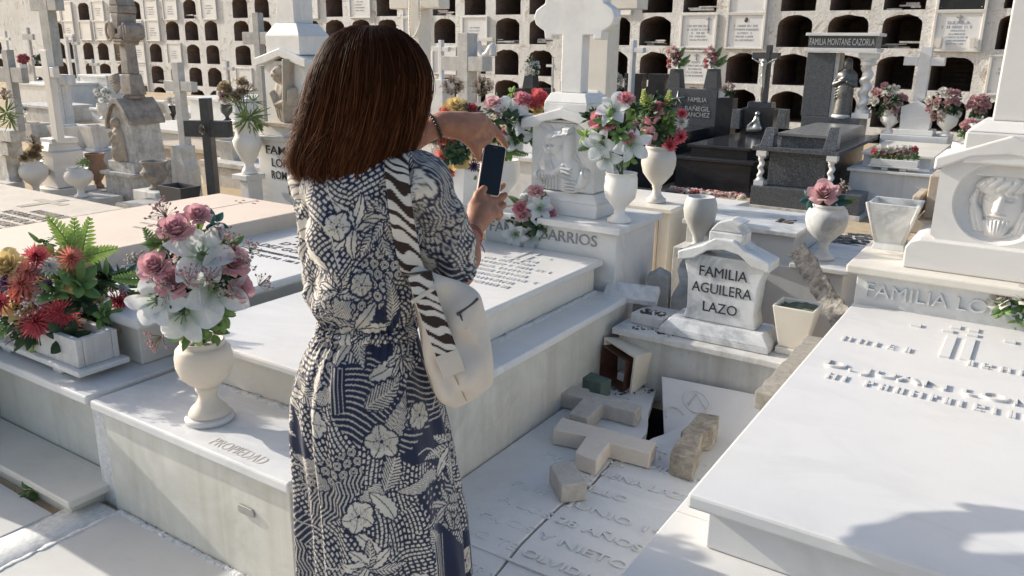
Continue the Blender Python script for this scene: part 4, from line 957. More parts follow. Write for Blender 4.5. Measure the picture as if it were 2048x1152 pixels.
def bouquet(name, label, base_, cpx, items, fill=(), group=None, bulge=.5, cat='flowers', stems=True, back=()):
    """base_: point the stems stand in; cpx: centre pixel & radius px, items (kind, px, py, radius px[, roll])"""
    t = thing(name, label, cat, base_, group); base_ = np.asarray(base_, float)
    V = base_-CC; V[2] = 0; V /= np.linalg.norm(V); dep = (base_-CC)@V
    def at(px, py, off): r_ = ray(px, py); return CC+r_*((dep+off)/(r_@V))
    s = mpp(base_); cx, cy, rad = cpx; Cn = at(cx, cy, 0); R = rad*s
    st = MB()
    for it in items:
        k, px, py, pr = it[:4]; Q0 = at(px, py, 0); e = Q0-Cn; q = min(1, np.linalg.norm(e)/R)
        off = -R*bulge*math.sqrt(max(0, 1-q*q))*(.45 if 'leaf' in k or 'fern' in k else 1); Q = at(px, py, off); r_ = pr*s*(dep+off)/dep
        n = -V*1.0+(e/R)*.95+np.array([0, 0, .30])
        if k.split(':')[0] in ('fern', 'darkfern'):
            d = e/(np.linalg.norm(e)+1e-9); a = it[4] if len(it) > 4 else None
            if a is not None:
                lat = np.cross(V, (0, 0, 1)); d = lat*math.cos(a)+np.array([0, 0, 1])*math.sin(a)
            x = np.cross(d, -V); x /= np.linalg.norm(x); z = np.cross(x, d); put(k, frame(Q-d*r_*.9, x*r_*2, d*r_*2, z*r_*2), t); continue
        if 'rose' in k and not k.startswith('small'): n = n*np.array([1, 1, 1])+np.array([0, 0, .45])
        if k.split(':')[0] == 'spike' or 'sprig' in k and len(it) > 4: n = np.array([0, 0, 1.])+e/R*.3
        M = basis(Q, n, (0, 0, 1), r_); M = M@around(rnd.uniform(0, 6.28))
        if 'rose' in k or k.startswith('small'): M[:3, 3] -= M[:3, 2]*.45
        elif k.startswith('lily'): M[:3, 3] -= M[:3, 2]*.3
        put(k, M, t)
        if stems: st.tube([base_+np.array([rnd.uniform(-.01, .01), rnd.uniform(-.01, .01), 0]), (base_+M[:3, 3])/2+np.array([0, 0, .02]), M[:3, 3]], max(.0018, s*.8), 5, (.08, .13, .04))
    for k, n_, pr, q0 in fill:
        for j in range(n_):
            a = rnd.uniform(0, 6.283); b = rnd.uniform(-1, 1); e = np.array([math.cos(a)*math.sqrt(1-b*b), math.sin(a)*math.sqrt(1-b*b), b])*R*q0*rnd.uniform(.55, 1.0); e[2] *= 1.0
            r_ = pr*s*rnd.uniform(.8, 1.2); n = e/R+np.array([0, 0, .5])-V*.2; put(k+':%d' % rnd.randint(0, 2), basis(Cn+e, n, (0, 0, 1), r_)@around(rnd.uniform(0, 6.28)), t)
    if stems and st.n: st.build('stem', LEAF, t)
    return t
# ------------------------------------------------ vases
def urn_prof(r, h, kind=0):
    if kind == 0: P = [(0, 0), (.56, 0), (.58, .03), (.56, .07), (.40, .10), (.27, .16), (.24, .24), (.30, .28), (.27, .30), (.55, .40), (.86, .52), (1.0, .68), (1.0, .80), (.90, .90), (.76, .94), (.80, .95), (.80, .995), (.75, 1.0), (.70, .97), (.68, .90), (0, .86)]
    elif kind == 1: P = [(0, 0), (.46, 0), (.48, .03), (.40, .07), (.26, .13), (.22, .26), (.30, .34), (.62, .44), (.95, .60), (1.0, .74), (.88, .86), (.66, .93), (.72, .96), (.78, .985), (.76, 1.0), (.66, .98), (.60, .92), (0, .88)]
    elif kind == 2: P = [(0, 0), (.40, 0), (.42, .03), (.30, .06), (.36, .20), (.62, .36), (.92, .56), (1., .74), (.94, .88), (.84, .97), (.82, 1.0), (.74, 1.), (.72, .95), (0, .90)]
    elif kind == 3: P = [(0, 0), (.70, 0), (.72, .06), (.55, .10), (.34, .17), (.33, .26), (.55, .36), (.90, .50), (1.0, .70), (.97, .90), (.90, .985), (.96, .99), (.96, 1.), (.85, 1.), (.82, .95), (0, .88)]
    else: P = [(0, 0), (.55, 0), (.58, .04), (.50, .08), (.36, .13), (.34, .20), (.5, .24), (.72, .36), (.98, .50), (1.06, .62), (.86, .70), (.78, .80), (.92, .92), (1.0, .98), (1., 1.0), (.9, 1.), (.8, .9), (0, .86)]
    return [(a*r, b*h) for a, b in P]
def urn(name, label, mat, P, r, h, kind=0, group=None, flute=0, fa=0., cat='urn', foot=None):
    t = thing(name, label, cat, P, group); m = MB(); z = P[2]
    if foot: m2 = MB(); m2.box(P[0]-foot, P[0]+foot, P[1]-foot, P[1]+foot, z, z+.03); m2.build('foot', mat, t, .003); z += .031
    m.lathe(urn_prof(r, h, kind), P[0], P[1], z, 40, flute=flute, fa=fa); m.build('bowl', mat, t); return t
def sqpot(name, label, mat, P, w0, w1, h, group=None, cat='flower pot', rim=True):
    t = thing(name, label, cat, P, group); m = MB()
    m.loft([[(P[0]+a*w/2, P[1]+b*w/2, P[2]+z) for a, b in ((-1, -1), (1, -1), (1, 1), (-1, 1))] for w, z in ((w0, 0), (w1, h), (w1*.86, h), (w0*.8, .04))], True, False); m.build('pot', mat, t, .003)
    if rim:
        m = MB(); m.frus(P[0], P[1], P[2]-.002, w0*1.35, w0*1.35, P[2]+.03, w0*1.2, w0*1.2); m.build('foot', mat, t, .003)
    return t
URNM = marble('cream_urn_stone', (.71, .63, .52), (.62, .53, .42), .4, (.6, .52, .42), .25, rough=.55, bmp=.1)
# foreground vase + bouquet
P = np.array([*G(420, 838, .403)[:2], .403]); s = mpp(P)
t = thing('urn', 'cream stone urn on a white disc at the front ledge of the low tomb', 'urn', P)
m = MB(); m.lathe([(0, 0), (.074, 0), (.076, .012), (.072, .020), (0, .020)], P[0], P[1], P[2], 48); m.build('foot_disc', WHITE2, t)
m = MB(); m.lathe([(r*.087, z*.250) for r, z in ((0, 0), (.72, 0), (.72, .03), (.62, .09), (.44, .15), (.33, .22), (.31, .27), (.40, .33), (.42, .38), (.40, .385), (.62, .44), (.86, .53), (.99, .66), (1., .78), (.94, .88), (.82, .925), (.76, .93), (.76, .98), (.73, 1.), (.66, .985), (.64, .93), (0, .90))], P[0], P[1], P[2]+.021, 56); m.build('bowl', URNM, t)
b0 = P+np.array([0, 0, .262]); put('pebble', frame(b0-np.array([0, 0, .014]), X1*.072, Y1*.072, Z1*.072), t)
bouquet('bouquet', 'tall bouquet of dusty pink roses and white lilies in the cream urn', b0, (395, 560, 150), [
    ('lily:1', 405, 508, 66), ('lily:2', 430, 577, 70), ('lily:3', 366, 628, 70), ('lily:4', 312, 603, 58), ('rose:1', 352, 455, 33), ('rose:2', 395, 428, 26), ('rose:3', 308, 530, 32), ('rose:4', 347, 562, 34), ('rose:5', 468, 522, 33), ('rose:6', 478, 575, 30),
    ('pinksprig:1', 330, 490, 40, 0), ('pinksprig:2', 440, 480, 36, 0), ('sprig:1', 470, 500, 34, 0), ('limeleaf:1', 393, 465, 30), ('leaf:1', 410, 640, 42), ('leaf:2', 440, 630, 44), ('leaf:0', 380, 660, 40), ('leaf:1', 425, 665, 36), ('darkfern:1', 300, 490, 30, 1.8), ('darkfern:2', 270, 560, 34, 2.9), ('tealleaf:0', 430, 445, 24), ('leaf:2', 330, 610, 36), ('pinksprig:0', 320, 570, 34, 0)],
    (('darkleaf', 16, 40, .62), ('leaf', 6, 36, .7), ('sprig', 8, 34, .9), ('pinksprig', 8, 34, .95), ('rose', 4, 28, .8)), bulge=.5)
# flower trough + flowers
A = np.array([-2.92, 1.50, .41]); L0 = .70
t = thing('flower_trough', 'white marble flower trough on feet at the left ledge', 'flower trough', (-3.06, 1.47, .41))
a0 = G(150, 735, .43); a1 = G(228, 712, .43)
x0, x1, y0, y1 = -3.36, -2.695, 1.382, 1.545
m = MB()
for xx in (-3.2, -2.84):
    m.box(xx-.03, xx+.03, y0+.0, y1+.0, .4085, .432)
m.build('foot', WHITE, t, .006)
m = MB(); m.box(x0-.03, x1+.03, y0-.015, y1+.015, .4325, .455); m.build('plate', WHITE, t, .006)
m = MB(); m.box(x0, x1, y0+.005, y0+.028, .4555, .56); m.box(x0, x1, y1-.028, y1-.005, .4555, .56); m.box(x0, x0+.023, y0+.029, y1-.029, .4555, .5595); m.box(x1-.023, x1, y0+.029, y1-.029, .4555, .5595); m.box(x0+.024, x1-.024, y0+.029, y1-.029, .4555, .53); m.build('trough', OLDM, t, .003)
m = MB(); glyphs(m, (-3.03, y0+.0049, .49), X1, Z1, .045, .22, .0012, 5, .2); m.build('inscription', INK, t)
bouquet('flower_arrangement', 'red, coral and yellow flowers with lime ferns filling the white trough', np.array([-3.0, 1.46, .53]), (120, 600, 150), [
    ('mum:1', 75, 518, 34), ('mum:2', 118, 625, 42), ('mum:3', 75, 640, 44), ('mum:4', 232, 603, 32), ('coralmum:1', 48, 570, 40), ('coralmum:2', 140, 520, 34), ('coralmum:0', 60, 548, 32), ('yellowrose:1', 145, 548, 34), ('yellowrose:2', 10, 530, 32), ('yellowrose:3', 38, 615, 26), ('mum:5', 5, 605, 30), ('coralrose:1', 42, 588, 20), ('whiterose:1', 82, 590, 18), ('purple:1', 98, 572, 22), ('purple:2', 18, 565, 24), ('whitemum:1', 100, 535, 26), ('whitemum:2', 68, 540, 16),
    ('fern:1', 120, 480, 44, 1.9), ('fern:2', 165, 488, 44, 1.0), ('fern:3', 188, 515, 40, .1), ('fern:6', 140, 490, 44, 1.5), ('fern:4', 135, 580, 34, 5.2), ('fern:5', 205, 640, 40, 5.9), ('darkfern:3', 190, 575, 34, 5.8), ('darkfern:4', 262, 600, 32, 5.4), ('darkfern:5', 200, 650, 40, 5.6), ('darkfern:6', 110, 670, 36, 4.6), ('darkfern:1', 20, 655, 34, 3.8), ('darkfern:2', 285, 575, 26, .8), ('leaf:1', 190, 650, 36), ('leaf:2', 155, 670, 34), ('leaf:0', 225, 650, 32), ('limeleaf:2', 110, 510, 30), ('sprig:1', 60, 585, 32, 0), ('sprig:2', 120, 600, 30, 0), ('tealleaf:1', 170, 590, 26), ('darkleaf:1', 90, 672, 40), ('limeleaf:0', 150, 585, 26)],
    (('darkleaf', 22, 44, .75), ('leaf', 12, 40, .8), ('coralmum', 3, 26, .75), ('sprig', 12, 30, .9), ('yellowrose', 2, 22, .75), ('purple', 3, 18, .9), ('limeleaf', 4, 26, .9), ('whitemum', 4, 15, 1.0)), bulge=.45)
# urn on the thorn-crowned headstone + bouquet
UW = marble('urn_white_marble', (.78, .76, .71), va=.25, da=.1, rough=.3)
P = np.array([-1.722, 3.62, .729]); urn('urn', 'white marble urn on the right corner of the thorn crowned headstone', UW, P, .082, .245, 3)
bouquet('bouquet', 'white lilies and pink roses in the urn right of the thorn crowned figure', P+np.array([0, 0, .235]), (1235, 250, 90), [
    ('lily:1', 1200, 288, 36), ('lily:2', 1262, 288, 38), ('lily:3', 1225, 218, 36), ('pinkrose:1', 1196, 238, 20), ('pinkrose:2', 1216, 243, 19), ('pinkrose:3', 1252, 196, 16), ('pinkrose:0', 1256, 272, 15), ('fern:1', 1256, 235, 24, 1.5), ('limeleaf:1', 1170, 275, 22), ('leaf:1', 1235, 312, 26), ('leaf:2', 1258, 318, 22), ('leaf:0', 1215, 310, 22), ('limeleaf:2', 1270, 220, 22), ('pinksprig:1', 1270, 262, 22, 0), ('leaf:2', 1232, 265, 24), ('darkfern:2', 1180, 292, 22, 3.4)],
    (('leaf', 8, 26, .7), ('darkleaf', 8, 24, .7), ('lily', 2, 32, .8)))
# hidden-side urn (behind the phone) with lilies
P = np.array([*Y(1010, 372, 3.66)[:2], .729]); urn('urn', 'white marble urn behind the telephone on the left corner of the headstone', UW, P, .082, .245, 3)
bouquet('bouquet', 'bouquet of white lilies and pink roses behind the telephone', P+np.array([0, 0, .235]), (1020, 245, 80), [
    ('lily:1', 1020, 220, 34), ('lily:2', 1040, 238, 32), ('lily:4', 1030, 275, 32), ('pinkrose:1', 1045, 197, 18), ('palerose:1', 985, 205, 17), ('redrose:1', 1080, 195, 22), ('redrose:2', 1066, 205, 16), ('limeleaf:1', 1025, 185, 18), ('pinksprig:1', 1005, 240, 26, 0), ('pinkrose:3', 1012, 262, 10), ('leaf:1', 1000, 270, 24), ('leaf:0', 1050, 262, 22), ('yellowrose:1', 1075, 218, 14), ('darkfern:1', 1035, 300, 20, 5.9), ('leaf:2', 990, 250, 24)],
    (('darkleaf', 12, 26, .8), ('leaf', 5, 24, .8)))
# bouquet lying on the slab against the headstone
P = np.array([*G(1062, 488, .566)[:2], .566])
bouquet('bouquet', 'bouquet of white lilies and a pink rose lying on the slab against the headstone lettering', P, (1062, 440, 62), [
    ('palerose:1', 1072, 382, 17), ('lily:1', 1080, 415, 30), ('lily:2', 1092, 447, 30), ('lily:3', 1060, 472, 30), ('lily:4', 1030, 470, 28), ('pinkrose:1', 1040, 415, 15), ('palerose:2', 1045, 430, 15), ('pinkrose:2', 1100, 425, 13), ('leaf:1', 1062, 440, 24), ('leaf:2', 1085, 470, 24), ('leaf:0', 1045, 450, 20), ('darkfern:1', 1030, 405, 16, 2.4), ('sprig:1', 1055, 405, 18, 0), ('leaf:1', 1088, 395, 16)],
    (('darkleaf', 8, 20, .7), ('leaf', 6, 20, .8)), stems=False)
# tall square vase with colourful bouquet, left of the phone
P = np.array([*Y(922, 420, 3.36)[:2], .733]); sqpot('vase', 'tall tapered white marble vase left of the telephone', WHITE, P, .085, .165, .235)
bouquet('bouquet', 'colourful bouquet with a yellow rose and coral flowers in the tall tapered vase', P+np.array([0, 0, .225]), (908, 275, 85), [
    ('yellowrose:1', 918, 318, 20), ('yellowrose:2', 912, 210, 20), ('coralmum:1', 885, 310, 24), ('coralrose:1', 884, 280, 12), ('coralrose:2', 902, 287, 12), ('coralrose:3', 902, 341, 12), ('redrose:2', 945, 215, 11), ('coralrose:0', 872, 325, 12), ('whiterose:1', 928, 282, 10), ('whiterose:2', 918, 296, 9), ('whiterose:3', 930, 340, 13), ('purple:1', 945, 330, 16), ('smallwhite:1', 908, 262, 11), ('mum:1', 900, 265, 16), ('whiterose:0', 868, 283, 12), ('leaf:1', 945, 345, 20), ('leaf:2', 880, 345, 18), ('coralrose:1', 890, 222, 12), ('smallwhite:2', 872, 340, 9), ('redrose:1', 930, 250, 14)],
    (('darkleaf', 16, 26, .75), ('smallwhite', 9, 9, .85), ('purple', 4, 14, .8)))
# white rose at the right edge, on the large tomb's slab
P = np.array([.0, 3.44, .556]); P = np.array([*G(2040, 655, .556)[:2], .556])
bouquet('bouquet', 'white rose bunch with bright green leaves at the right edge of the large tomb', P, (2035, 612, 40), [('whiterose:1', 2000, 595, 26), ('leaf:1', 2040, 628, 26), ('limeleaf:1', 2035, 645, 24), ('whiterose:2', 2052, 590, 24), ('leaf:2', 2030, 612, 20), ('whiterose:3', 2075, 610, 24)], (('leaf', 5, 22, .8),), stems=True)
# weed in the paving joint
P = G(62, 985, .0); t = thing('weed', 'small green weed growing from the paving joint at lower left', 'weed', P)
put('leaf:1', basis(P+np.array([0, 0, .012]), (.2, -.3, 1), (0, 1, 0), .05), t); put('leaf:2', basis(P+np.array([-.02, .02, .01]), (-.2, -.2, 1), (0, 1, 0), .04), t)
# ================================================================= THE WOMAN
HV = np.array([-.674, .738, 0]); HV /= np.linalg.norm(HV); HL = np.array([HV[1], -HV[0], 0]); HD = 1.85
def Wp(px, py, off=0.0):
    r_ = ray(px, py); return CC+r_*((HD+off)/(r_@HV))
def lat(P): return (np.asarray(P)-CC)@HL
axis = CC+HV*HD; wb = Wp(755, 700); WX = axis+HL*lat(wb); WX[2] = 0
woman = thing('person', 'woman with brown hair in navy and cream print dress photographing the broken grave', 'person', (WX[0], WX[1], .035))
BL, BV, BU = HL, HV, np.array([0, 0, 1.])
def wl(l, d, z): return WX+BL*l+BV*d+BU*z
def zpx(py, off=0): return Wp(755, py, off)[2]
pr = []
def cap(a, b, ra, rb, k=.02): pr.append(('c', a, b, ra, rb, k))
# legs, trunk, neck, head
for s in (-1, 1):
    cap(wl(.07*s-.01, 0, .74), wl(.085*s, .01, .47), .072, .055, .03); cap(wl(.085*s, .01, .47), wl(.08*s, -.02, .10), .052, .034, .02); cap(wl(.08*s, -.02, .07), wl(.09*s, .13, .055), .036, .026, .02)
cap(wl(-.055, .01, .78), wl(.04, .01, .78), .085, .085, .02); cap(wl(-.015, .01, .80), wl(-.02, .015, 1.10), .074, .066, .02); cap(wl(-.065, .015, 1.16), wl(.02, .015, 1.16), .078, .078, .03)
SR, SL = Wp(850, 345, -.03), Wp(632, 352, .05)
cap(SL-BU*.035+BL*.02, SR-BU*.035-BL*.02, .042, .042, .03)
NK = (SL+SR)/2+BU*.03; HC = Wp(748, 168, .03)
cap(NK, HC-BU*.06, .055, .05, .03)
FD = BV*math.cos(math.radians(-32))+BL*math.sin(math.radians(32)); FD /= np.linalg.norm(FD); FR = np.cross(FD, BU)   # the way she looks
cap(HC-FD*.02+BU*.02, HC+FD*.015+BU*.015, .085, .082, .02); cap(HC+FD*.03-BU*.03, HC+FD*.045-BU*.075, .065, .035, .03)
cap(HC+FD*.088-BU*.002, HC+FD*.105-BU*.028, .008, .013, .012)                       # nose
cap(HC+FD*.086-BU*.055-FR*.015, HC+FD*.086-BU*.055+FR*.015, .010, .010, .008)       # lips
for s in (-1, 1):
    cap(HC+FR*.082*s-FD*.01-BU*.0, HC+FR*.082*s-FD*.012-BU*.035, .016, .011, .008)  # ears
    cap(HC+FD*.078+FR*.032*s+BU*.018, HC+FD*.078+FR*.036*s+BU*.018, .013, .013, .006)
    cap(HC+FD*.085+FR*.018*s+BU*.034, HC+FD*.075+FR*.05*s+BU*.032, .008, .007, .010)
# right arm (elbow at the sleeve, hand under the phone)
ER, WR = Wp(915, 545, .06), Wp(944, 458, .235)
cap(SR-BU*.02, ER, .040, .036, .02); cap(ER, lerp(ER, WR, .35), .038, .041, .02); cap(lerp(ER, WR, .35), WR, .042, .027, .02)
K = [Wp(*q) for q in ((962, 400, .29), (975, 404, .30), (985, 412, .30), (990, 424, .29))]
pc = Wp(958, 428, .27)
cap(WR, pc, .028, .032, .015)
for q, r_ in zip(K, (.015, .0155, .0145, .0135)): cap(lerp(WR, q, .25), q, .020, r_, .012)
def finger(P, R, k=.004):
    for a, b, ra, rb in zip(P[:-1], P[1:], R[:-1], R[1:]): cap(a, b, ra, rb, k)
finger([K[0], Wp(982, 388, .325), Wp(998, 376, .335), Wp(1006, 371, .332)], [.0135, .0112, .0095, .0085])
finger([K[1], Wp(992, 402, .325), Wp(1004, 394, .335), Wp(1010, 390, .330)], [.0135, .0112, .0098, .0085])
finger([K[2], Wp(996, 418, .315), Wp(1004, 412, .325), Wp(1007, 409, .322)], [.0130, .0108, .0095, .0085])
finger([K[3], Wp(996, 434, .305), Wp(1000, 430, .315), Wp(1001, 427, .312)], [.0120, .0100, .0088, .008])
finger([Wp(948, 440, .25), Wp(948, 412, .275), Wp(957, 390, .293), Wp(968, 377, .297)], [.020, .0145, .0125, .0100], .008)
# left arm reaching across, index finger on the phone
EL, WL = Wp(705, 335, .27), Wp(882, 248, .315)
cap(SL-BU*.02, EL, .040, .038, .02); cap(EL, lerp(EL, WL, .4), .044, .041, .02); cap(lerp(EL, WL, .4), WL, .041, .027, .02)
KL = [Wp(*q) for q in ((962, 236, .355), (962, 246, .335), (955, 258, .325), (945, 266, .32))]
for q, r_ in zip(KL, (.016, .016, .015, .014)): cap(lerp(WL, q, .2), q, .024, r_, .014)
cap(WL, Wp(925, 248, .335), .029, .030, .015)
finger([KL[0], Wp(988, 258, .365), Wp(1003, 278, .362), Wp(1012, 293, .352)], [.0140, .0112, .0098, .0080])
finger([KL[1], Wp(982, 268, .350), Wp(976, 282, .335), Wp(969, 282, .33)], [.0140, .0115, .0102, .009])
finger([KL[2], Wp(971, 276, .335), Wp(966, 287, .325), Wp(960, 286, .32)], [.0135, .0112, .0100, .009])
finger([KL[3], Wp(957, 280, .325), Wp(955, 290, .318), Wp(951, 288, .315)], [.0125, .0102, .0092, .0085])
finger([Wp(915, 262, .325), Wp(938, 278, .32), Wp(953, 300, .325), Wp(958, 316, .33)], [.022, .0155, .0125, .0100], .010)
V, F = sdf_mesh(pr, .0042); m = MB(); m.add(V, F.tolist(), True); m.build('body', SKIN, woman)
m = MB()
for s in (-1, 1): m.ball(HC+FD*.088+FR*.034*s+BU*.018, .0085, 10)
m.build('eye', plain('eye_white', (.6, .58, .55), .2), woman)
# shoes
for s in (-1, 1):
    m = MB(); m.loft([[wl(.085*s+a*w, d+b*l, z) for a, b in [(math.cos(q), math.sin(q)) for q in np.arange(16)*math.pi/8]] for w, l, d, z in ((.047, .12, .05, .037), (.05, .125, .05, .05), (.045, .115, .045, .08), (.036, .07, .0, .105))]); m.build('shoe', plain('beige_shoe', (.45, .36, .27), .6), woman)

# ------------------------------------------------ printed cloth
PW, PH, PR = 1.30, 1.45, .0016        # cloth size, metres per cell
def cloth_print(seed=3):
    r = np.random.default_rng(seed); w, h = int(PW/PR), int(PH/PR); X, Z = np.meshgrid(np.arange(w)*PR, np.arange(h)*PR)
    N = np.zeros((h, w, 3)); NAVY = np.array([.008, .015, .046]); CRM = np.array([.62, .57, .49])
    pts = np.stack([r.uniform(0, PW, 110), r.uniform(0, PH, 110)], 1); typ = r.choice([0, 1, 2, 3, 4, 5, 6, 7], 110, p=[.27, .23, .15, .12, .06, .07, .05, .05]); ang = r.uniform(0, 3.14, 110)
    wx = X+.02*np.sin(Z*31+X*9); wz = Z+.02*np.sin(X*27-Z*7)
    d = np.full(X.shape, 9.); own = np.zeros(X.shape, int)
    for i, p in enumerate(pts):
        q = (wx-p[0])**2+(wz-p[1])**2; k = q < d; d[k] = q[k]; own[k] = i
    T = typ[own]; A = ang[own]; U = X*np.cos(A)+Z*np.sin(A); Vv = -X*np.sin(A)+Z*np.cos(A)
    c = np.zeros(X.shape, bool)
    ub = U+.006*np.sin(Vv*40); vb = Vv+.008*np.sin(U*30)
    row = np.floor(vb/.0105); dash = (np.mod(vb, .0105) < .0055) & (np.mod(ub+row*.0091, .0140+.003*np.sin(row)) < .0092)
    c |= (T <= 1) & dash
    cx, cz = np.mod(X+.011*np.floor(Z/.024), .024)-.012, np.mod(Z, .024)-.012; rr = np.hypot(cx, cz)
    c |= (T == 2) & ((np.abs(rr-.0085) < .0014) | (np.abs(rr-.0045) < .0013) | (np.hypot(np.mod(X, .012)-.006, np.mod(Z, .024)-.001) < .0022))
    c |= (T == 3) & (np.hypot(np.mod(X+.009*np.floor(Z/.018), .018)-.009, np.mod(Z, .018)-.009) < .0036)
    c |= (T == 4) & (np.mod(ub+.02*np.sin(vb*14), .0135) < .0035)
    c |= (T == 5) & (np.mod(vb+.35*np.abs(np.mod(U, .06)-.03), .010) < .0042)
    def patch(x, z, R):
        i0, i1 = max(0, int((z-R)/PR)), min(h, int((z+R)/PR)+1); j0, j1 = max(0, int((x-R)/PR)), min(w, int((x+R)/PR)+1); return slice(i0, i1), slice(j0, j1)
    def feather(x, z, a, L, wd, fan=0):
        R = L+.02; s = patch(x, z, R)
        if X[s].size == 0: return
        u = (X[s]-x)*math.cos(a)+(Z[s]-z)*math.sin(a); v = -(X[s]-x)*math.sin(a)+(Z[s]-z)*math.cos(a); v = v-.25*u*u/L
        t = u/L; half = wd*np.sin(np.pi*np.clip(t, 0, 1)**.8)**.7*(1+.12*np.sin(u*420)); ins = (t > 0) & (t < 1) & (np.abs(v) < half)
        near = (t > -.02) & (t < 1.03) & (np.abs(v) < half+.004)
        cc = c[s]; cc[near] = False
        if fan == 0: cc |= ins & ((np.mod(u-np.abs(v)*1.1, .0092) < .0050) | (np.abs(v) < .0014))
        elif fan == 1: cc |= ins & (np.abs(v) > .0014)
        else: cc |= ins & (np.mod(u*.6-np.abs(v)*1.4, .0062) < .0042)
        c[s] = cc
    def palm(x, z, R, a0, n=7):
        for k in range(n): feather(x, z, a0+(k-(n-1)/2)*5.0/n, R*r.uniform(.75, 1.05), R*.15, int(r.choice([0, 1, 1])))
    def hib(x, z, R, a0):
        s = patch(x, z, R*1.3); dx, dz = X[s]-x, Z[s]-z; th = np.arctan2(dz, dx)-a0; q = np.hypot(dx, dz)
        rad = R*(.72+.28*np.abs(np.cos(th*2.5))**.6+.025*np.sin(th*37)); ins = q < rad; cc = c[s]; cc[q < rad+.006] = False
        sect = np.mod(th, 2*np.pi/5)-np.pi/5
        vein = (np.abs(np.sin(th*2.5+.1*np.sin(q*200))) < .06+.0012/(q+.004)) & (q > .004)
        sp = (np.sin(dx*900+3*np.sin(dz*310))*np.sin(dz*830+2*np.sin(dx*270)) > .55) & (q < R*.62)
        cc |= ins & ~vein & ~sp; cc[(q < R*.12)] = False; c[s] = cc
    for k in range(105): feather(r.uniform(0, PW), r.uniform(0, PH), r.uniform(0, 6.28), r.uniform(.08, .16), r.uniform(.014, .027), int(r.choice([0, 0, 1, 2])))
    for k in range(44): palm(r.uniform(0, PW), r.uniform(.0, PH), r.uniform(.05, .095), r.uniform(0, 6.28), int(r.integers(5, 8)))
    for (px, py, sw, sh) in ((905, 1085, .028, .08), (700, 735, .018, .05)):
        u0, z0 = uz(px, py); s = patch(u0, z0, .12); k = (np.abs(X[s]-u0) < sw) & (np.abs(Z[s]-z0) < sh); cc = c[s]; cc[k] = np.mod(X[s][k]-u0, .0095) < .0024; c[s] = cc
    for x, z, R in HIB: hib(x, z, R*.66, r.uniform(0, 6.28))
    for k in range(60):
        x, z, a = r.uniform(0, PW), r.uniform(0, PH), r.uniform(0, 6.28); s = patch(x, z, .13)
        if X[s].size == 0: continue
        u = (X[s]-x)*math.cos(a)+(Z[s]-z)*math.sin(a); v = -(X[s]-x)*math.sin(a)+(Z[s]-z)*math.cos(a)-.016*np.sin(u*36); c[s] |= (u > 0) & (u < .12) & (np.abs(v) < .0018)
    f = c.astype(float); f = (f*4+np.roll(f, 1, 0)*.5+np.roll(f, 1, 1)*.5+np.roll(f, -1, 0)*.5+np.roll(f, -1, 1)*.5)/6
    tone = np.where(np.isin(T, (2, 3, 4, 5)), .8, 1.0)
    return NAVY+(CRM*tone[..., None]-NAVY)*f[..., None]
US = .62   # cloth coordinate that faces the camera
def uz(px, py): return US+(px-755)/928., zpx(py)
HIB = [(*uz(785, 835), .062), (*uz(712, 965), .060), (*uz(635, 800), .05), (*uz(880, 800), .05), (*uz(750, 545), .04), (*uz(700, 430), .045), (*uz(660, 1110), .05), (*uz(840, 1100), .05), (.2, .6, .06), (1.0, .5, .06), (.25, 1.0, .06), (1.1, .95, .05), (.3, .3, .06), (.95, .25, .06)]
PRN = cloth_print()
def sample(u, z):
    i = np.clip((np.asarray(z)/PR).astype(int), 0, PRN.shape[0]-1); j = np.mod((np.asarray(u)/PR).astype(int), PRN.shape[1]); return PRN[i, j]
CLOTH = colattr('printed_dress_cloth', .62, 0, .25, .10, 40, .25, .15)
# outline in the photograph: row, left, right, half depth (m)
OUT = [(296, 690, 800, .060), (310, 655, 838, .075), (325, 620, 856, .088), (345, 603, 864, .100), (380, 596, 866, .112), (420, 597, 856, .120), (460, 600, 850, .125), (505, 607, 846, .126), (545, 613, 842, .126), (580, 613, 838, .126), (605, 620, 834, .122), (628, 636, 828, .112), (640, 642, 826, .106), (652, 640, 828, .106), (664, 636, 830, .110), (690, 618, 838, .122), (730, 600, 852, .138), (780, 586, 872, .150), (850, 586, 888, .158), (950, 597, 905, .165), (1050, 602, 922, .172), (1152, 606, 932, .178), (1300, 602, 948, .186), (1480, 596, 962, .192)]
zs = np.array([zpx(o_[0]) for o_ in OUT]); Ls = np.array([(lat(Wp(o_[1], o_[0]))) for o_ in OUT]); Rs = np.array([(lat(Wp(o_[2], o_[0]))) for o_ in OUT]); Bs = np.array([o_[3] for o_ in OUT]); l0 = lat(WX)
NZ, NA = 800, 760
zz = np.linspace(zs[0], max(.15, zs[-1]), NZ); od = zs[::-1]
def itp(A):
    v = np.interp(zz, od, A[::-1]); k = np.hanning(13); k /= k.sum(); p = np.concatenate([[v[0]]*6, v, [v[-1]]*6]); return np.convolve(p, k, 'valid')
cl, hw, bd = (itp(Ls)+itp(Rs))/2-l0, (itp(Rs)-itp(Ls))/2, itp(Bs)
th = np.concatenate([np.linspace(0, np.pi, 180, endpoint=False), np.linspace(np.pi, 2*np.pi, NA-180, endpoint=False)])     # 0 = image right, pi*1.5 = towards the camera
zw = zpx(645)
TH, ZZ = np.meshgrid(th, zz); below = np.clip((zw-ZZ)/.55, 0, 1); above = np.clip((ZZ-zw)/.12, 0, 1)
fold = below**.6*(.016*np.sin(TH*9+2.2*np.sin(TH*2+.5))+.010*np.sin(TH*17+ZZ*3+1.3*np.sin(TH*3)))*(1-.35*np.clip((zw-ZZ)/.9, 0, 1))
fold += np.exp(-((ZZ-zw)/.05)**2)*(.0045*np.sin(TH*34+np.sin(TH*5)*2))
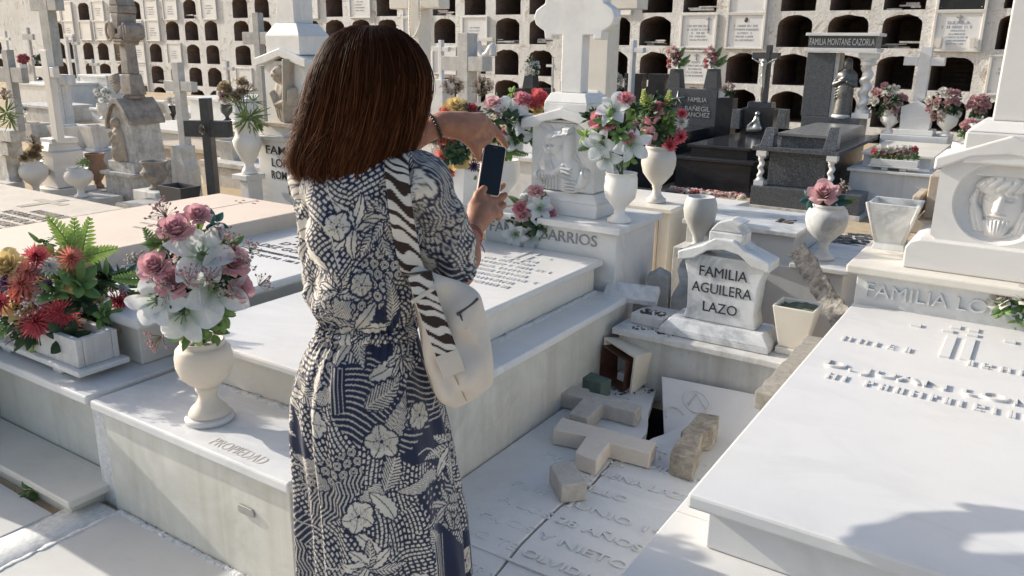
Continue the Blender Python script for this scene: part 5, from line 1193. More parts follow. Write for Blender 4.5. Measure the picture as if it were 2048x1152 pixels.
blous = above*(.0085*np.sin(TH*5+ZZ*22+1.5*np.sin(ZZ*14))+.006*np.sin(TH*11-ZZ*36+np.sin(TH*4)*2)+.004*np.sin(ZZ*70+TH*6))*np.clip((zpx(310)-ZZ)/.08, 0, 1)
R_ = 1+(fold+blous)/np.maximum(hw[:, None], .05)*1.0
p_ = .86
cx_ = np.sign(np.cos(TH))*np.abs(np.cos(TH))**p_; sx_ = np.sign(np.sin(TH))*np.abs(np.sin(TH))**p_
PX = cl[:, None]+hw[:, None]*cx_*R_; PD = bd[:, None]*sx_*R_+.01
# the neckline closes over the shoulders
P3 = WX[None, None]+PX[..., None]*BL+PD[..., None]*BV+ZZ[..., None]*BU
arc = np.cumsum(np.hypot(np.diff(np.append(PX, PX[:, :1], 1), axis=1), np.diff(np.append(PD, PD[:, :1], 1), axis=1)), 1); arc = np.concatenate([np.zeros((NZ, 1)), arc[:, :-1]], 1)
j0 = int(np.argmin(np.abs(th-1.5*np.pi))); U_ = US+(arc-arc[:, j0:j0+1])
col = sample(U_, ZZ+.004*np.sin(TH*9)); m = MB(); m.grid(P3[::-1], True, col[::-1], wrap=True)
# shoulders cap
top = P3[0]; ctr = top.mean(0)+BU*.03; rings = [lerp(top, ctr, k/5.)+BU*.02*math.sin(k/5.*1.57) for k in range(6)]
# sleeves
def sleeve(P, R, nu, seed):
    P = np.asarray(P); n = 90; t = np.linspace(0, 1, n); seg = np.linspace(0, 1, len(P)); C_ = np.stack([np.interp(t, seg, P[:, i]) for i in range(3)], 1); rr = np.interp(t, seg, R)
    k = np.hanning(21); k /= k.sum(); C_ = np.stack([np.convolve(np.concatenate([[C_[0, i]]*10, C_[:, i], [C_[-1, i]]*10]), k, 'valid') for i in range(3)], 1)
    C_[0] = P[0]; C_[-1] = P[-1]
    T = np.gradient(C_, axis=0); T /= np.linalg.norm(T, axis=1)[:, None]; u = np.cross(T, BV); u /= np.linalg.norm(u, axis=1)[:, None]; w = np.cross(T, u)
    a = np.linspace(0, 2*np.pi, nu, endpoint=False); A_, T_ = np.meshgrid(a, t)
    q = rr[:, None]*(1+.07*np.sin(A_*3+T_*9+seed)+.06*np.sin(A_*5-T_*17+seed)+.05*np.sin(T_*24+A_*2))
    Vv = C_[:, None]+q[..., None]*(np.cos(A_)[..., None]*u[:, None]+np.sin(A_)[..., None]*w[:, None])
    L = np.linalg.norm(np.diff(C_, axis=0), axis=1).sum(); return Vv, sample(seed*.47+A_*rr[:, None], .15+.3*seed+T_*L)
for P, R, sd in (([SR-BL*.06-BU*.01, SR-BL*.02-BU*.02, lerp(SR, ER, .35)-BL*.018, lerp(SR, ER, .7)-BL*.012, lerp(SR, ER, 1.0)+BU*.004], [.050, .074, .076, .070, .056], 1), ([SL+BL*.05, SL, lerp(SL, EL, .4), lerp(SL, EL, .8), lerp(SL, EL, 1.1)], [.050, .070, .074, .070, .062], 2)):
    Vv, K_ = sleeve(P, R, 130, sd); m.grid(Vv[::-1], True, K_[::-1], wrap=True)
    b_ = Vv[-1]; c_ = b_.mean(0); m.grid(np.stack([lerp(b_, c_, .0), lerp(b_, c_, .22)-(Vv[-1]-Vv[-6]).mean(0)*.6])[::-1], True, np.stack([K_[-1]*.6, K_[-1]*.3]), wrap=True)
m.grid(np.stack(rings), True, np.stack([sample(U_[0]+.3, ZZ[0]+k*.012) for k in range(6)]), wrap=True)
m.build('dress', CLOTH, woman)
# belt
k = np.where((zz < zpx(640)) & (zz > zpx(660)))[0]; bb = P3[k]; c_ = WX+BU*zw; out_ = bb-c_; out_[..., 2] = 0
m = MB(); bu = .005*np.sin(np.linspace(0, np.pi, len(k)))[:, None, None]; nrm = out_/np.linalg.norm(out_, axis=2)[..., None]
m.grid((bb+nrm*(bu+.003))[::-1], True, sample(U_[k]*1.0+.37, ZZ[k]*1.0+.31)[::-1], wrap=True); m.build('belt', CLOTH, woman)

# ------------------------------------------------ hair
HO = [(50, 712, 768, .02), (56, 690, 795, .05), (68, 668, 815, .075), (85, 652, 832, .092), (110, 636, 848, .105), (150, 620, 861, .115), (190, 611, 861, .118), (230, 602, 852, .116), (262, 594, 842, .112), (295, 584, 832, .108), (320, 579, 818, .104), (340, 582, 806, .102), (360, 597, 795, .100), (382, 640, 782, .096)]
hz = np.array([zpx(q[0]) for q in HO])[::-1]; hL = np.array([lat(Wp(q[1], q[0])) for q in HO])[::-1]; hR = np.array([lat(Wp(q[2], q[0])) for q in HO])[::-1]; hB = np.array([q[3] for q in HO])[::-1]
def hair_pt(z, a, lam, dd=0.0):
    L = np.interp(z, hz, hL)-l0; Rr = np.interp(z, hz, hR)-l0; b_ = np.interp(z, hz, hB); c_ = (L+Rr)/2; w = (Rr-L)/2
    x = c_+w*lam*np.cos(a); y = .02+b_*lam*np.sin(a)*np.where(np.sin(a) > 0, .82, 1.0)
    return WX+x[..., None]*BL+y[..., None]*BV+z[..., None]*BU
rg = np.random.default_rng(11); strands = MB(); ztop = hz[-1]; NS = 9500; ns = 16
HC1, HC2, HC3 = np.array([.012, .0046, .0028]), np.array([.062, .0195, .0080]), np.array([.26, .105, .047])
allV, allC, allF, off = [], [], [], 0
for k in range(NS):
    a = rg.uniform(0, 2*np.pi); cl_ = np.round(a*24/(2*np.pi)+rg.normal(0, .25))*2*np.pi/24; cst = .35*np.sin(cl_*57.3); 
    front = math.sin(a) > .55 and abs(math.cos(a)-.45) < .55      # the face side keeps its opening
    lam = 1-.24*rg.random()**1.6 if rg.random() < .94 else rg.uniform(.99, 1.06); amp = rg.uniform(.006, .032)
    zend = np.interp(math.cos(a), [-1, -.6, 0, .5, 1], [zpx(348), zpx(364), zpx(384), zpx(374), zpx(322)])+rg.normal(0, .012)+.022*math.sin(cl_*7.3)+(rg.uniform(0, .13) if rg.random() < .4 else -abs(rg.normal(0, .034)))
    if front: zend = max(zend, zpx(120)+rg.uniform(-.02, .02))
    z0_ = ztop-rg.random()**1.5*.10-.001
    t = np.linspace(0, 1, ns); z = z0_+(zend-z0_)*t**1.12
    aa = a+rg.normal(0, .09)*t+.05*np.sin(t*rg.uniform(3, 9)+rg.uniform(0, 6))*t
    flip = np.clip(t-.80, 0, 1)*rg.normal(.0, .05); aa = aa+(cl_-a)*.55*t**1.5; ll = lam*(1+flip)+amp*np.sin(t*rg.uniform(4, 13)+rg.uniform(0, 6))*t+.05*np.sin(cl_*9.7+t*5.5)*t+.02*np.sin(cl_*31+t*9)*t
    p = hair_pt(z, aa, ll)
    if math.cos(a) < .1 and rg.random() < .75: p[-6:] -= (BL*.9-BU*.25)*np.array([0, .001, .004, .009, .016, .024])[:, None]*rg.uniform(-.2, 1.3)
    nr = p-(WX+BL*(np.mean((hL+hR)/2)-l0)+BV*.02+BU*1.40); tg = np.gradient(p, axis=0); side = np.cross(tg, nr); side /= np.linalg.norm(side, axis=1)[:, None]+1e-9; nn = np.cross(side, tg); nn /= np.linalg.norm(nn, axis=1)[:, None]+1e-9
    w = (.00095*rg.uniform(.7, 1.35))*np.clip(1.3-1.15*t**3, .12, 1)[:, None]
    q = np.stack([p-side*w, p+nn*w*.9, p+side*w], 1); allV.append(q.reshape(-1, 3))
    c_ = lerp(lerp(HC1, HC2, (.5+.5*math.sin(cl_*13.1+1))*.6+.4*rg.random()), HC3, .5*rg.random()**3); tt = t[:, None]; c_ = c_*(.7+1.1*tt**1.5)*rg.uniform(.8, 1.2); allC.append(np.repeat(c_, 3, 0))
    i = np.arange(ns-1)[:, None]*3+off
    for s_ in (0, 1): allF.append(np.stack([i[:, 0]+s_, i[:, 0]+s_+1, i[:, 0]+s_+4, i[:, 0]+s_+3], 1))
    off += ns*3
strands.add(np.concatenate(allV), np.concatenate(allF).tolist(), True, np.concatenate(allC))
zt_ = np.linspace(hz[0]+.012, ztop-.002, 40); a = np.linspace(0, 2*np.pi, 72, endpoint=False); A_, Z_ = np.meshgrid(a, zt_)
inner = hair_pt(Z_, A_, np.where((np.sin(A_) > .5) & (Z_ < zpx(125)) & (np.abs(np.cos(A_)-.4) < .6), .55, .86)+0*A_)
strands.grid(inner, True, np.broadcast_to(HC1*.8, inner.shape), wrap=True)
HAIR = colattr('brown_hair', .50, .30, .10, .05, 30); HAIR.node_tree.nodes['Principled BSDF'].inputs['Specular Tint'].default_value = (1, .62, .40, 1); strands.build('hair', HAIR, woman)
# bracelets
def ringpts(c_, n_, r_, n=26):
    n_ = n_/np.linalg.norm(n_); u = np.cross(n_, BU); u /= np.linalg.norm(u); w = np.cross(n_, u); q = np.arange(n)*2*np.pi/n; return c_+r_*(np.cos(q)[:, None]*u+np.sin(q)[:, None]*w)
m = MB()
for p in ringpts(lerp(EL, WL, .93), WL-EL, .034, 24): m.ball(p, .0052, 8)
m.build('bead_bracelet', plain('dark_wood_beads', (.045, .02, .015), .35, var=.4), woman)
m = MB(); q = ringpts(lerp(ER, WR, .86), WR-ER, .0325); m.tube(np.concatenate([q, q[:1]]), .0011, 5); m.build('cord_bracelet', DARKP, woman)
m = MB(); q = ringpts(lerp(ER, WR, .80), WR-ER, .0335); m.tube(np.concatenate([q, q[:1]]), .0014, 5); kx = Wp(957, 483, .16); m.ball(kx, .0045, 8)
m.tube([kx, kx+BL*.010-BU*.012, kx+BL*.017-BU*.03], .0014, 5); m.tube([kx, kx+BL*.004-BU*.01, kx+BL*.004-BU*.018], .0012, 5); m.tube([kx, kx+BL*.012+BU*.006], .0012, 4); m.build('red_cord_bracelet', plain('red_cord', (.40, .03, .03), .7), woman)

# ------------------------------------------------ phone
pc = Wp(984, 340, .318); up_ = Wp(991, 291, .335)-Wp(976, 388, .305); up_ /= np.linalg.norm(up_)
rt = Wp(1012, 345, .325)-Wp(958, 345, .312); rt -= up_*(rt@up_); rt /= np.linalg.norm(rt); nf = np.cross(rt, up_)   # nf faces the camera side
if nf@HV > 0: nf = -nf
phone = thing('smartphone', 'dark screened smartphone in a pale case held up by the woman', 'phone', pc)
def rrect(w, h, r_, n=6):
    o_ = []
    for cx, cy, a0 in ((w/2-r_, h/2-r_, 0), (-w/2+r_, h/2-r_, 90), (-w/2+r_, -h/2+r_, 180), (w/2-r_, -h/2+r_, 270)):
        for k in range(n+1): q = math.radians(a0+90*k/n); o_.append((cx+r_*math.cos(q), cy+r_*math.sin(q)))
    return o_
M = frame(pc, rt, up_, nf); pwid, phei = .064, .138
m = MB(); m.slab(rrect(pwid, phei, .009), -.0085, 0, M); m.build('case', plain('pale_pink_case', (.70, .56, .50), .35, var=.03), phone, .0015)
m = MB(); m.slab(rrect(pwid-.0055, phei-.006, .007), .0004, .0012, M); m.build('screen', plain('dark_phone_glass', (.006, .010, .018), .10, var=.2, scale=3, spec=.15), phone)
m = MB(); m.slab(rrect(.012, .0014, .0006, 3), .0013, .0016, M@np.array([[1, 0, 0, 0], [0, 1, 0, phei/2-.009], [0, 0, 1, 0], [0, 0, 0, 1.]])); m.build('speaker_slot', DARKP, phone)

# ------------------------------------------------ bag with zebra strap
LEATH = plain('cream_leather', (.60, .525, .44), .48, var=.07, scale=9, spec=.4, bmp=.12)
bagc = Wp(905, 680, -.13)
bag = thing('shoulder_bag', 'cream leather hobo bag with a zebra striped strap hanging at the woman\'s right hip', 'bag', bagc)
bo = [(818, 548), (835, 535), (860, 545), (900, 560), (945, 578), (962, 590), (975, 640), (985, 700), (991, 750), (988, 778), (965, 792), (935, 815), (908, 821), (885, 812), (865, 785), (852, 745), (845, 700), (838, 650), (826, 600)]
def bp(px, py, o_=0): return Wp(px, py, -.135+o_)
o2 = np.array([[lat(bp(*q))-lat(bagc), bp(*q)[2]-bagc[2]] for q in bo])
def dense(P, n):
    P = np.vstack([P, P[:1]]); s_ = np.concatenate([[0], np.cumsum(np.linalg.norm(np.diff(P, axis=0), axis=1))]); q = np.linspace(0, s_[-1], n, endpoint=False); D = np.stack([np.interp(q, s_, P[:, i]) for i in (0, 1)], 1)
    for _ in range(3): D = (np.roll(D, 1, 0)+2*D+np.roll(D, -1, 0))/4
    return D
D = dense(o2, 120); cn = D.mean(0)+np.array([-.005, -.02]); NR = 26; V = np.zeros((2*NR, 120, 3))
for k in range(2*NR):
    q = k/(2*NR-1); s_ = math.sin(math.pi*q); sgn = 1 if q > .5 else -1
    P2 = cn+(D-cn)*max(s_, .02)**.9; dist = 1-max(s_, .02)**.9
    th_ = .052*math.sqrt(max(0, 1-(max(s_, .0))**2))*(1+.35*np.clip((cn[1]-P2[:, 1])/.12, -.7, 1))
    wr = .0075*np.sin(P2[:, 0]*62+P2[:, 1]*18+2*np.sin(P2[:, 1]*30))*np.clip((P2[:, 1]+.16)/.2, 0, 1)*np.sqrt(max(0, 1-s_**2))+.006*np.sin(P2[:, 0]*38-P2[:, 1]*44)+.004*np.sin(P2[:, 0]*90+P2[:, 1]*50)*np.clip((-P2[:, 1]+.02)/.1, 0, 1)
    V[k] = bagc+P2[:, :1]*BL+P2[:, 1:]*BU+(sgn*th_-wr*0+wr)[:, None]*BV+.012*BV
m = MB(); m.grid(V, True, wrap=True); m.build('body', LEATH, bag)
def onbag(px, py, lift=.001):
    P = bp(px, py); q = np.array([lat(P)-lat(bagc), P[2]-bagc[2]]); A_ = D-cn; v = q-cn; ang_ = np.arctan2(A_[:, 1], A_[:, 0]); i = np.argmin(np.abs(np.angle(np.exp(1j*(ang_-math.atan2(v[1], v[0])))))); f_ = min(.995, np.linalg.norm(v)/np.linalg.norm(A_[i])); s_ = f_**(1/.9)
    th_ = .052*math.sqrt(max(0, 1-s_*s_))*(1+.35*np.clip((cn[1]-q[1])/.12, -.7, 1)); return P+(.012-th_-lift)*BV
def ribbon(mb, C_, wv, c=None, thick=.002, wn=None):
    C_ = np.asarray(C_); n = len(C_); T = np.gradient(C_, axis=0); T /= np.linalg.norm(T, axis=1)[:, None]; nrm = np.cross(T, np.broadcast_to(wv, C_.shape)); nrm /= np.linalg.norm(nrm, axis=1)[:, None]
    sd = np.cross(nrm, T); k = 13; V = np.zeros((n, 2*k, 3)); w = np.broadcast_to(wn if wn is not None else .025, (n,))
    for j in range(k):
        s_ = -1+2*j/(k-1); V[:, j] = C_+sd*(s_*w)[:, None]+nrm*thick/2; V[:, 2*k-1-j] = C_+sd*(s_*w)[:, None]-nrm*thick/2
    cc = None
    if c is not None: cc = np.concatenate([c, c[:, ::-1]], 1)
    mb.grid(V, True, cc, wrap=True)
def smooth_path(P, n):
    P = np.asarray(P, float); s_ = np.linspace(0, 1, len(P)); q = np.linspace(0, 1, n); Q = np.stack([np.interp(q, s_, P[:, i]) for i in range(3)], 1); k = np.hanning(max(5, n//6)|1); k /= k.sum(); h_ = len(k)//2
    R = np.stack([np.convolve(np.concatenate([2*Q[0, i]-Q[h_:0:-1, i], Q[:, i], 2*Q[-1, i]-Q[-2:-h_-2:-1, i]]), k, 'valid') for i in range(3)], 1); return R
def zebra(n, L, k=13, w=.025, sd=0):
    s_, x = np.meshgrid(np.linspace(0, L, n), np.linspace(-w, w, k), indexing='ij')
    ph = s_+x*.75+.007*np.sin(s_*52+sd+x*40)+.004*np.sin(x*150+s_*30)
    f = np.sin(ph*2*np.pi/.030) > -.05+.55*np.sin(s_*41+x*70+sd); return np.where(f[..., None], np.array([.66, .60, .52]), np.array([.035, .018, .012]))
STRAP = colattr('zebra_strap_cloth', .7, 0, .3, .08, 60)
# over the back: from the shoulder to the buckle; it lies on the dress
zf = lambda px, py, lift: None
def ondress(px, py, lift=.006):
    P = Wp(px, py); z = P[2]; i = np.argmin(np.abs(zz-z)); row = P3[i, 185:]; j = np.argmin(np.abs((row-WX)@BL-((P-WX)@BL))); q = row[j].copy(); return q-BV*lift
pth = [SR+BL*-.055+BU*.035+BV*.05, SR-BL*.055+BU*.058, ondress(790, 318, .012), ondress(793, 345, .012), ondress(798, 400, .010), ondress(808, 460, .010), ondress(820, 515, .014), lerp(ondress(832, 550, .02), onbag(835, 552, .004), .5)]
C1 = smooth_path(pth, 240); m = MB(); ribbon(m, C1, -BL*.97+BU*.05, zebra(240, np.linalg.norm(np.diff(C1, axis=0), axis=1).sum()), .0025, .0255); m.build('strap', STRAP, bag)
C2 = smooth_path([onbag(838, 548, .004), onbag(850, 585, .005), onbag(862, 620, .005), onbag(876, 655, .005), onbag(890, 692, .005)], 120); m = MB(); ribbon(m, C2, -BL*.92-BU*.28, zebra(120, np.linalg.norm(np.diff(C2, axis=0), axis=1).sum(), sd=3), .0025, .0245); m.build('strap', STRAP, bag)
C3 = smooth_path([onbag(889, 690, .004), onbag(894, 702, .005), onbag(905, 732, .004)], 20); m = MB(); ribbon(m, C3, -BL*.92-BU*.3, None, .004, .026); m.build('leather_tab', LEATH, bag, .001)
C3 = smooth_path([onbag(842, 582, .0075), onbag(846, 588, .0075)], 8); m = MB(); ribbon(m, C3, -BL*.95-BU*.2, None, .003, .029); m.build('strap_loop', LEATH, bag)
m = MB()
for py, w in ((548, 27), (566, 27)):
    c_ = [onbag(834+(py-548)*.3-w, py+8*(1 if w > 0 else 0)*.3, .008), onbag(834+(py-548)*.3+w, py-6, .008)]
    m.tube([c_[0]+BU*0, c_[1]], .0026, 8)
e_ = [onbag(807, 550, .008), onbag(861, 542, .008), onbag(866, 560, .008), onbag(813, 569, .008)]; m.tube([e_[0], e_[3]], .0026, 8); m.tube([e_[1], e_[2]], .0026, 8)
m.build('buckle', plain('dark_buckle_metal', (.11, .10, .09), .3, .9), bag)
m = MB(); z0_ = [onbag(913, 622, .0025), onbag(930, 612, .0025), onbag(945, 603, .0025), onbag(955, 596, .0025)]; m.tube(smooth_path(z0_, 12), .0032, 6); m.tube([onbag(916, 618, .004), onbag(922, 632, .004), onbag(929, 648, .003)], [.002, .003, .0022], 6); m.ball(onbag(915, 621, .004), (.006, .004, .005), 8); m.build('zip', MATS['dark_buckle_metal'], bag)
m = MB(); m.tube(smooth_path([onbag(826, 590, .001), onbag(838, 650, .001), onbag(848, 715, .001), onbag(862, 770, .001), onbag(880, 805, .001)], 30), .0016, 5); m.tube(smooth_path([onbag(893, 712, .001), onbag(912, 750, .001), onbag(930, 790, .001)], 20), .0014, 5); m.build('seam', plain('tan_seam', (.35, .27, .19), .6), bag)
# ================================================================= ROWS BEHIND
def PB(y, pxl, pxr, pyt, pyb):
    ym = (pyt+pyb)/2; xm = (pxl+pxr)/2
    return Y(pxl, ym, y)[0], Y(pxr, ym, y)[0], Y(xm, pyb, y)[2], Y(xm, pyt, y)[2]
def PD(y, d, pxl, pxr, pyt, pyb):
    x0, x1, z0, z1 = PB(y, pxl, pxr, pyt, pyb)
    if x1 < 0: x1 = max(Y(pxr, (pyt+pyb)/2, y+d)[0], x0+.4*(x1-x0))
    return x0, x1, z0, z1
def fitd(y, d, pxl, pxr, pyt, pyb):
    x0, x1, z0, z1 = PB(y, pxl, pxr, pyt, pyb); return min(d, max(.07, .5*(x1-x0)*y/abs(x1))) if x1 < 0 else d
def pbox(mb, y, pxl, pxr, pyt, pyb, d, zbot=None):
    d = fitd(y, d, pxl, pxr, pyt, pyb); x0, x1, z0, z1 = PD(y, d, pxl, pxr, pyt, pyb); mb.box(x0, x1, y, y+d, z0 if zbot is None else zbot, z1); return x0, x1, (z0 if zbot is None else zbot), z1
def cross_mb(mb, y, sl, sr, pyt, pyb, al, ar, apt, apb, d, zbot=None):
    d = fitd(y, d, sl, sr, pyt, pyb); x0, x1, z0, z1 = PD(y, d, sl, sr, pyt, pyb); a0, a1, b0, b1 = PD(y, d, al, ar, apt, apb)
    a0 = min(a0, x0-.02); a1 = max(a1, x1+.02)
    if zbot is not None: z0 = zbot
    mb.box(x0, x1, y, y+d, z0, z1); mb.box(a0, x0, y+.003, y+d-.003, b0, b1); mb.box(x1, a1, y+.003, y+d-.003, b0, b1)
    return (x0+x1)/2, z0
def root_of(y, px, py): P = Y(px, py, y); return P
def cross(name, label, mat, y, sl, sr, pyt, pyb, al, ar, apt, apb, d, zbot=None, ped=None, group=None, bev=.006, cat='cross'):
    m = MB(); cx, z0 = cross_mb(m, y, sl, sr, pyt, pyb, al, ar, apt, apb, d, zbot)
    t = thing(name, label, cat, (cx, y+d/2, max(0, z0)), group); m.build('cross', mat, t, bev)
    if ped:
        p = MB()
        for (a, b, tp, bt, dd, off) in ped: dd = fitd(y+off, dd, a, b, tp, bt); x0, x1, q0, q1 = PD(y+off, dd, a, b, tp, bt); p.box(x0, x1, y+off, y+off+dd, max(-.05, q0) if bt < 900 else -.05, q1)
        p.build('pedestal', mat, t, bev)
    return t
def slabtomb(label, mat, y0, y1, x0, x1, h, top=None, over=.04, matt=None, name='tomb'):
    t = thing(name, label, 'tomb', ((x0+x1)/2, y0, 0)); m = MB(); m.box(x0, x1, y0, y1, -.05, h); m.build('base', mat, t, .005)
    m = MB(); m.box(x0-over, x1+over, y0-over, y1, h+.002, h+.05); m.build('ledge', matt or mat, t, .006)
    if top:
        m = MB(); m.box(x0+.10, x1-.10, y0+.28, y1-.05, h+.052, h+.05+top); m.build('slab', matt or mat, t, .008)
    return t
# ---------------- right rear: dark tombs
t = thing('tomb', 'black granite tomb with a headstone lettered FAMILIA BAÑEGIL SANCHEZ', 'tomb', Y(1400, 300, 10.2))
y = 11.0; x0, x1, z0, z1 = PB(y, 1352, 1432, 178, 268); m = MB(); m.box(x0-.12, x1, y, y+.22, .0, z1); hs = m.build('headstone', GREYG, t, .006)
m = MB(); m.box(x1+.002, x1+.10, y+.02, y+.2, .0, z1-.01); m.build('headstone_edge', WHITE, t, .004)
for s, py, w in (('FAMILIA', 204, .27), ('BAÑEGIL', 222, .36), ('SANCHEZ', 234, .36)): P = Y(1394, py, y-.001); letters('inscription', s, hs, P, X1, Z1, .062, SILVER, .004, w)
m = MB(); P = Y(1356, 196, y-.02); m.tube([P+np.array([-.09, 0, -.02]), P+np.array([.1, 0, .02])], .012, 5); m.tube([P+np.array([-.02, 0, -.12]), P+np.array([.0, 0, .1])], .012, 5); m.tube([P, P+np.array([.08, 0, -.1])], .010, 5); m.build('metal_ornament', PEWTER, hs)
m = MB(); m.box(x0-.15, x1+.05, 8.9, y-.01, -.05, .42); m.build('base', BLACKG, t, .006)
m = MB(); m.box(x0-.1, x1, 9.3, y-.02, .422, .56); m.build('slab', BLACKG, t, .008)
# crucifix tomb
y = 9.0; a0 = G(1350, 385, 0); x0, x1, z0, z1 = PB(y, 1350, 1500, 318, 382)
x0 = Y(1350, 350, y)[0]; x1 = Y(1500, 355, y)[0]
t = thing('tomb', 'black granite tomb with tall dark crucifix and small relief figure', 'tomb', ((x0+x1)/2, y, 0))
zl = Y(1430, 318, y)[2]; m = MB(); m.box(x0, x1, y, 10.9, -.05, zl-.04); m.build('base', BLACKG, t, .006)
m = MB(); m.box(x0-.03, x1+.03, y-.03, 10.95, zl-.038, zl); m.build('ledge', BLACKG, t, .006)
zs_ = Y(1445, 292, y+.15)[2]; m = MB(); m.box(x0+.12, x1-.10, y+.15, 10.7, zl+.002, zs_-.04); m.build('slab_support', BLACKG, t); m = MB(); m.box(x0+.08, x1-.06, y+.11, 10.72, zs_-.038, zs_); m.build('slab', BLACKG, t, .008)
y = 10.75; x0, x1, z0, z1 = PB(y, 1482, 1546, 217, 262); m = MB(); m.box(x0, x1, y, y+.3, zl, z1); m.frus((x0+x1)/2, y+.15, z1+.001, x1-x0-.1, .25, z1+.08, .30, .2); hs = m.build('headstone', BLACKG, t, .006)
for a, b in ((1462, 1480), (1553, 1572)):
    q = PB(y-.1, a, b, 219, 258); m = MB(); m.frus((q[0]+q[1])/2, y, q[2], q[1]-q[0], .2, q[3], (q[1]-q[0])*.85, .17); m.build('side_block', GREYG, t, .006)
m = MB(); cx, _ = cross_mb(m, y+.1, 1527, 1541, 90, 212, 1504, 1562, 105, 118, .12, z1+.05); m.build('cross', DARKP, t, .004)
pr = []; O = Y(1529, 119, y+.06); s = .95
def lc(a, b, ra, rb, k=.012): pr.append(('c', O+np.array(a)*s, O+np.array(b)*s, ra*s, rb*s, k))
lc((0, 0, -.02), (0, 0, -.02), .035, .035); lc((0, 0, -.08), (0, 0, -.22), .035, .028); lc((0, 0, -.07), (-.16, 0, .01), .016, .012); lc((0, 0, -.07), (.16, 0, .01), .016, .012); lc((.0, 0, -.22), (.015, -.02, -.36), .032, .022); lc((.015, -.02, -.36), (.0, 0, -.50), .022, .014); lc((0, 0, -.5), (0, -.02, -.54), .014, .012)
V, F = sdf_mesh(pr, .011); m = MB(); m.add(V, F.tolist(), True); m.build('crucified_figure', PEWTER, t)
pr = []; O = Y(1508, 262, y-.03); s = 1.0
lc((-.06, 0, .02), (.06, 0, .03), .05, .05, .03); lc((.04, 0, .05), (.02, 0, .16), .045, .04, .03); lc((.03, -.01, .22), (.03, -.01, .22), .035, .035, .02); lc((.02, -.02, .15), (-.08, -.03, .06), .02, .015, .02)
V, F = sdf_mesh(pr, .012); m = MB(); m.add(V, F.tolist(), True); m.build('kneeling_relief', PEWTER, t)
# grey granite tomb with columns: FAMILIA MONTANE CAZORLA
y = 8.35; zg = 0.0
x0 = Y(1500, 395, y)[0]; x1 = Y(1720, 400, y)[0]
t = thing('tomb', 'grey granite tomb with portal, twisted white column and lintel lettered FAMILIA MONTANE CAZORLA', 'tomb', ((x0+x1)/2, y, 0))
zst = Y(1610, 382, y)[2]; m = MB(); m.box(x0-.04, x1+.02, y-.03, 10.9, -.05, .03); m.build('kerb', DIRTY, t); m = MB(); m.box(x0, x1, y, 10.9, .032, zst); m.build('step', GREYG, t, .004)
y2 = y+.12; q = PB(y2, 1534, 1648, 306, 374); zl = q[3]; m = MB(); m.box(q[0], q[1], y2+.05, 10.4, zst+.001, zl); m.build('base', GREYG, t, .004)
q2 = PB(y2, 1506, 1680, 298, 306); m = MB(); m.box(q2[0], q2[1], y2-.04, 10.5, zl+.001, zl+.045); m.build('ledge', GREYG, t, .004)
xb0 = Y(1552, 280, y2)[0]; xb1 = Y(1650, 285, y2)[0]; zs_ = Y(1600, 273, y2+.25)[2]; m = MB(); m.box(xb0, xb1, y2+.2, 10.2, zl+.047, zs_); m.build('slab_support', GREYG, t); m = MB(); m.box(xb0-.03, xb1+.03, y2+.17, 10.22, zs_+.001, zs_+.035); m.build('slab', GTOP, t, .005)
for a, b in ((1520, 1546), (1647, 1674)):
    q = PB(y2-.02, a, b, 256, 297); m = MB(); m.frus((q[0]+q[1])/2, y2+.08, zl+.046, q[1]-q[0], .18, q[3], (q[1]-q[0])*.7, .10, dx=.02); m.build('corner_block', GREYG, t, .004)
def twisted(mb, x, y, z0, z1, r, n=60, turns=3):
    H = z1-z0; pr_ = []
    for k in range(n+1):
        tt = k/n; e = min(1, min(tt, 1-tt)*9); a = tt*turns*2*math.pi; c_ = (x+r*.20*e*math.cos(a), y+r*.20*e*math.sin(a)); R = r*(.72+.16*math.cos(tt*turns*2*math.pi*1.0)*0) if .07 < tt < .93 else r*1.05
        q_ = np.arange(20)*2*np.pi/20; pr_.append(np.stack([c_[0]+R*np.cos(q_), c_[1]+R*np.sin(q_), q_*0+z0+H*tt], 1))
    mb.loft(pr_, True, True)
for a, b in ((1514, 1530), (1654, 1672)):
    q = PB(y2, a, b, 310, 374); m = MB(); xm = (q[0]+q[1])/2; r_ = (q[1]-q[0])/2*.95; m.box(xm-r_*1.25, xm+r_*1.25, y2-.06, y2-.06+r_*2.5, zst+.001, zst+.05); m.box(xm-r_*1.25, xm+r_*1.25, y2-.06, y2-.06+r_*2.5, zl-.05, zl); twisted(m, xm, y2-.06+r_*1.25, zst+.05, zl-.05, r_); m.build('small_column', WHITE, t)
yb = 10.45; q = PB(yb, 1600, 1716, 234, 290); m = MB(); m.box(q[0], q[1], yb, yb+.5, zst, q[3]); m.build('rear_base', GREYG, t, .005)
qp = PB(yb+.05, 1608, 1664, 105, 232); m = MB(); m.box(qp[0], qp[1], yb+.05, yb+.32, q[3]+.001, qp[3]); m.build('pillar', GREYG, t, .005); m = MB(); m.box(qp[1]+.002, qp[1]+.05, yb+.06, yb+.31, q[3]+.001, qp[3]); m.build('pillar_edge', LGREY, t)
qc = PB(yb+.05, 1714, 1744, 108, 230); m = MB(); xm = (qc[0]+qc[1])/2; r_ = (qc[1]-qc[0])/2; m.box(xm-r_*1.15, xm+r_*1.15, yb+.02, yb+.02+2.3*r_, q[3]+.001, q[3]+.06); m.box(xm-r_*1.2, xm+r_*1.2, yb+.02, yb+.02+2.4*r_, qp[3]-.06, qp[3]); m.lathe([(r_*.8, 0), (r_*1.1, .05), (r_*1.2, .07)], xm, yb+.02+1.15*r_, qp[3]-.13, 20); twisted(m, xm, yb+.02+1.15*r_, q[3]+.06, qp[3]-.1, r_*1.0, 80, 4); m.build('twisted_column', WHITE, t)
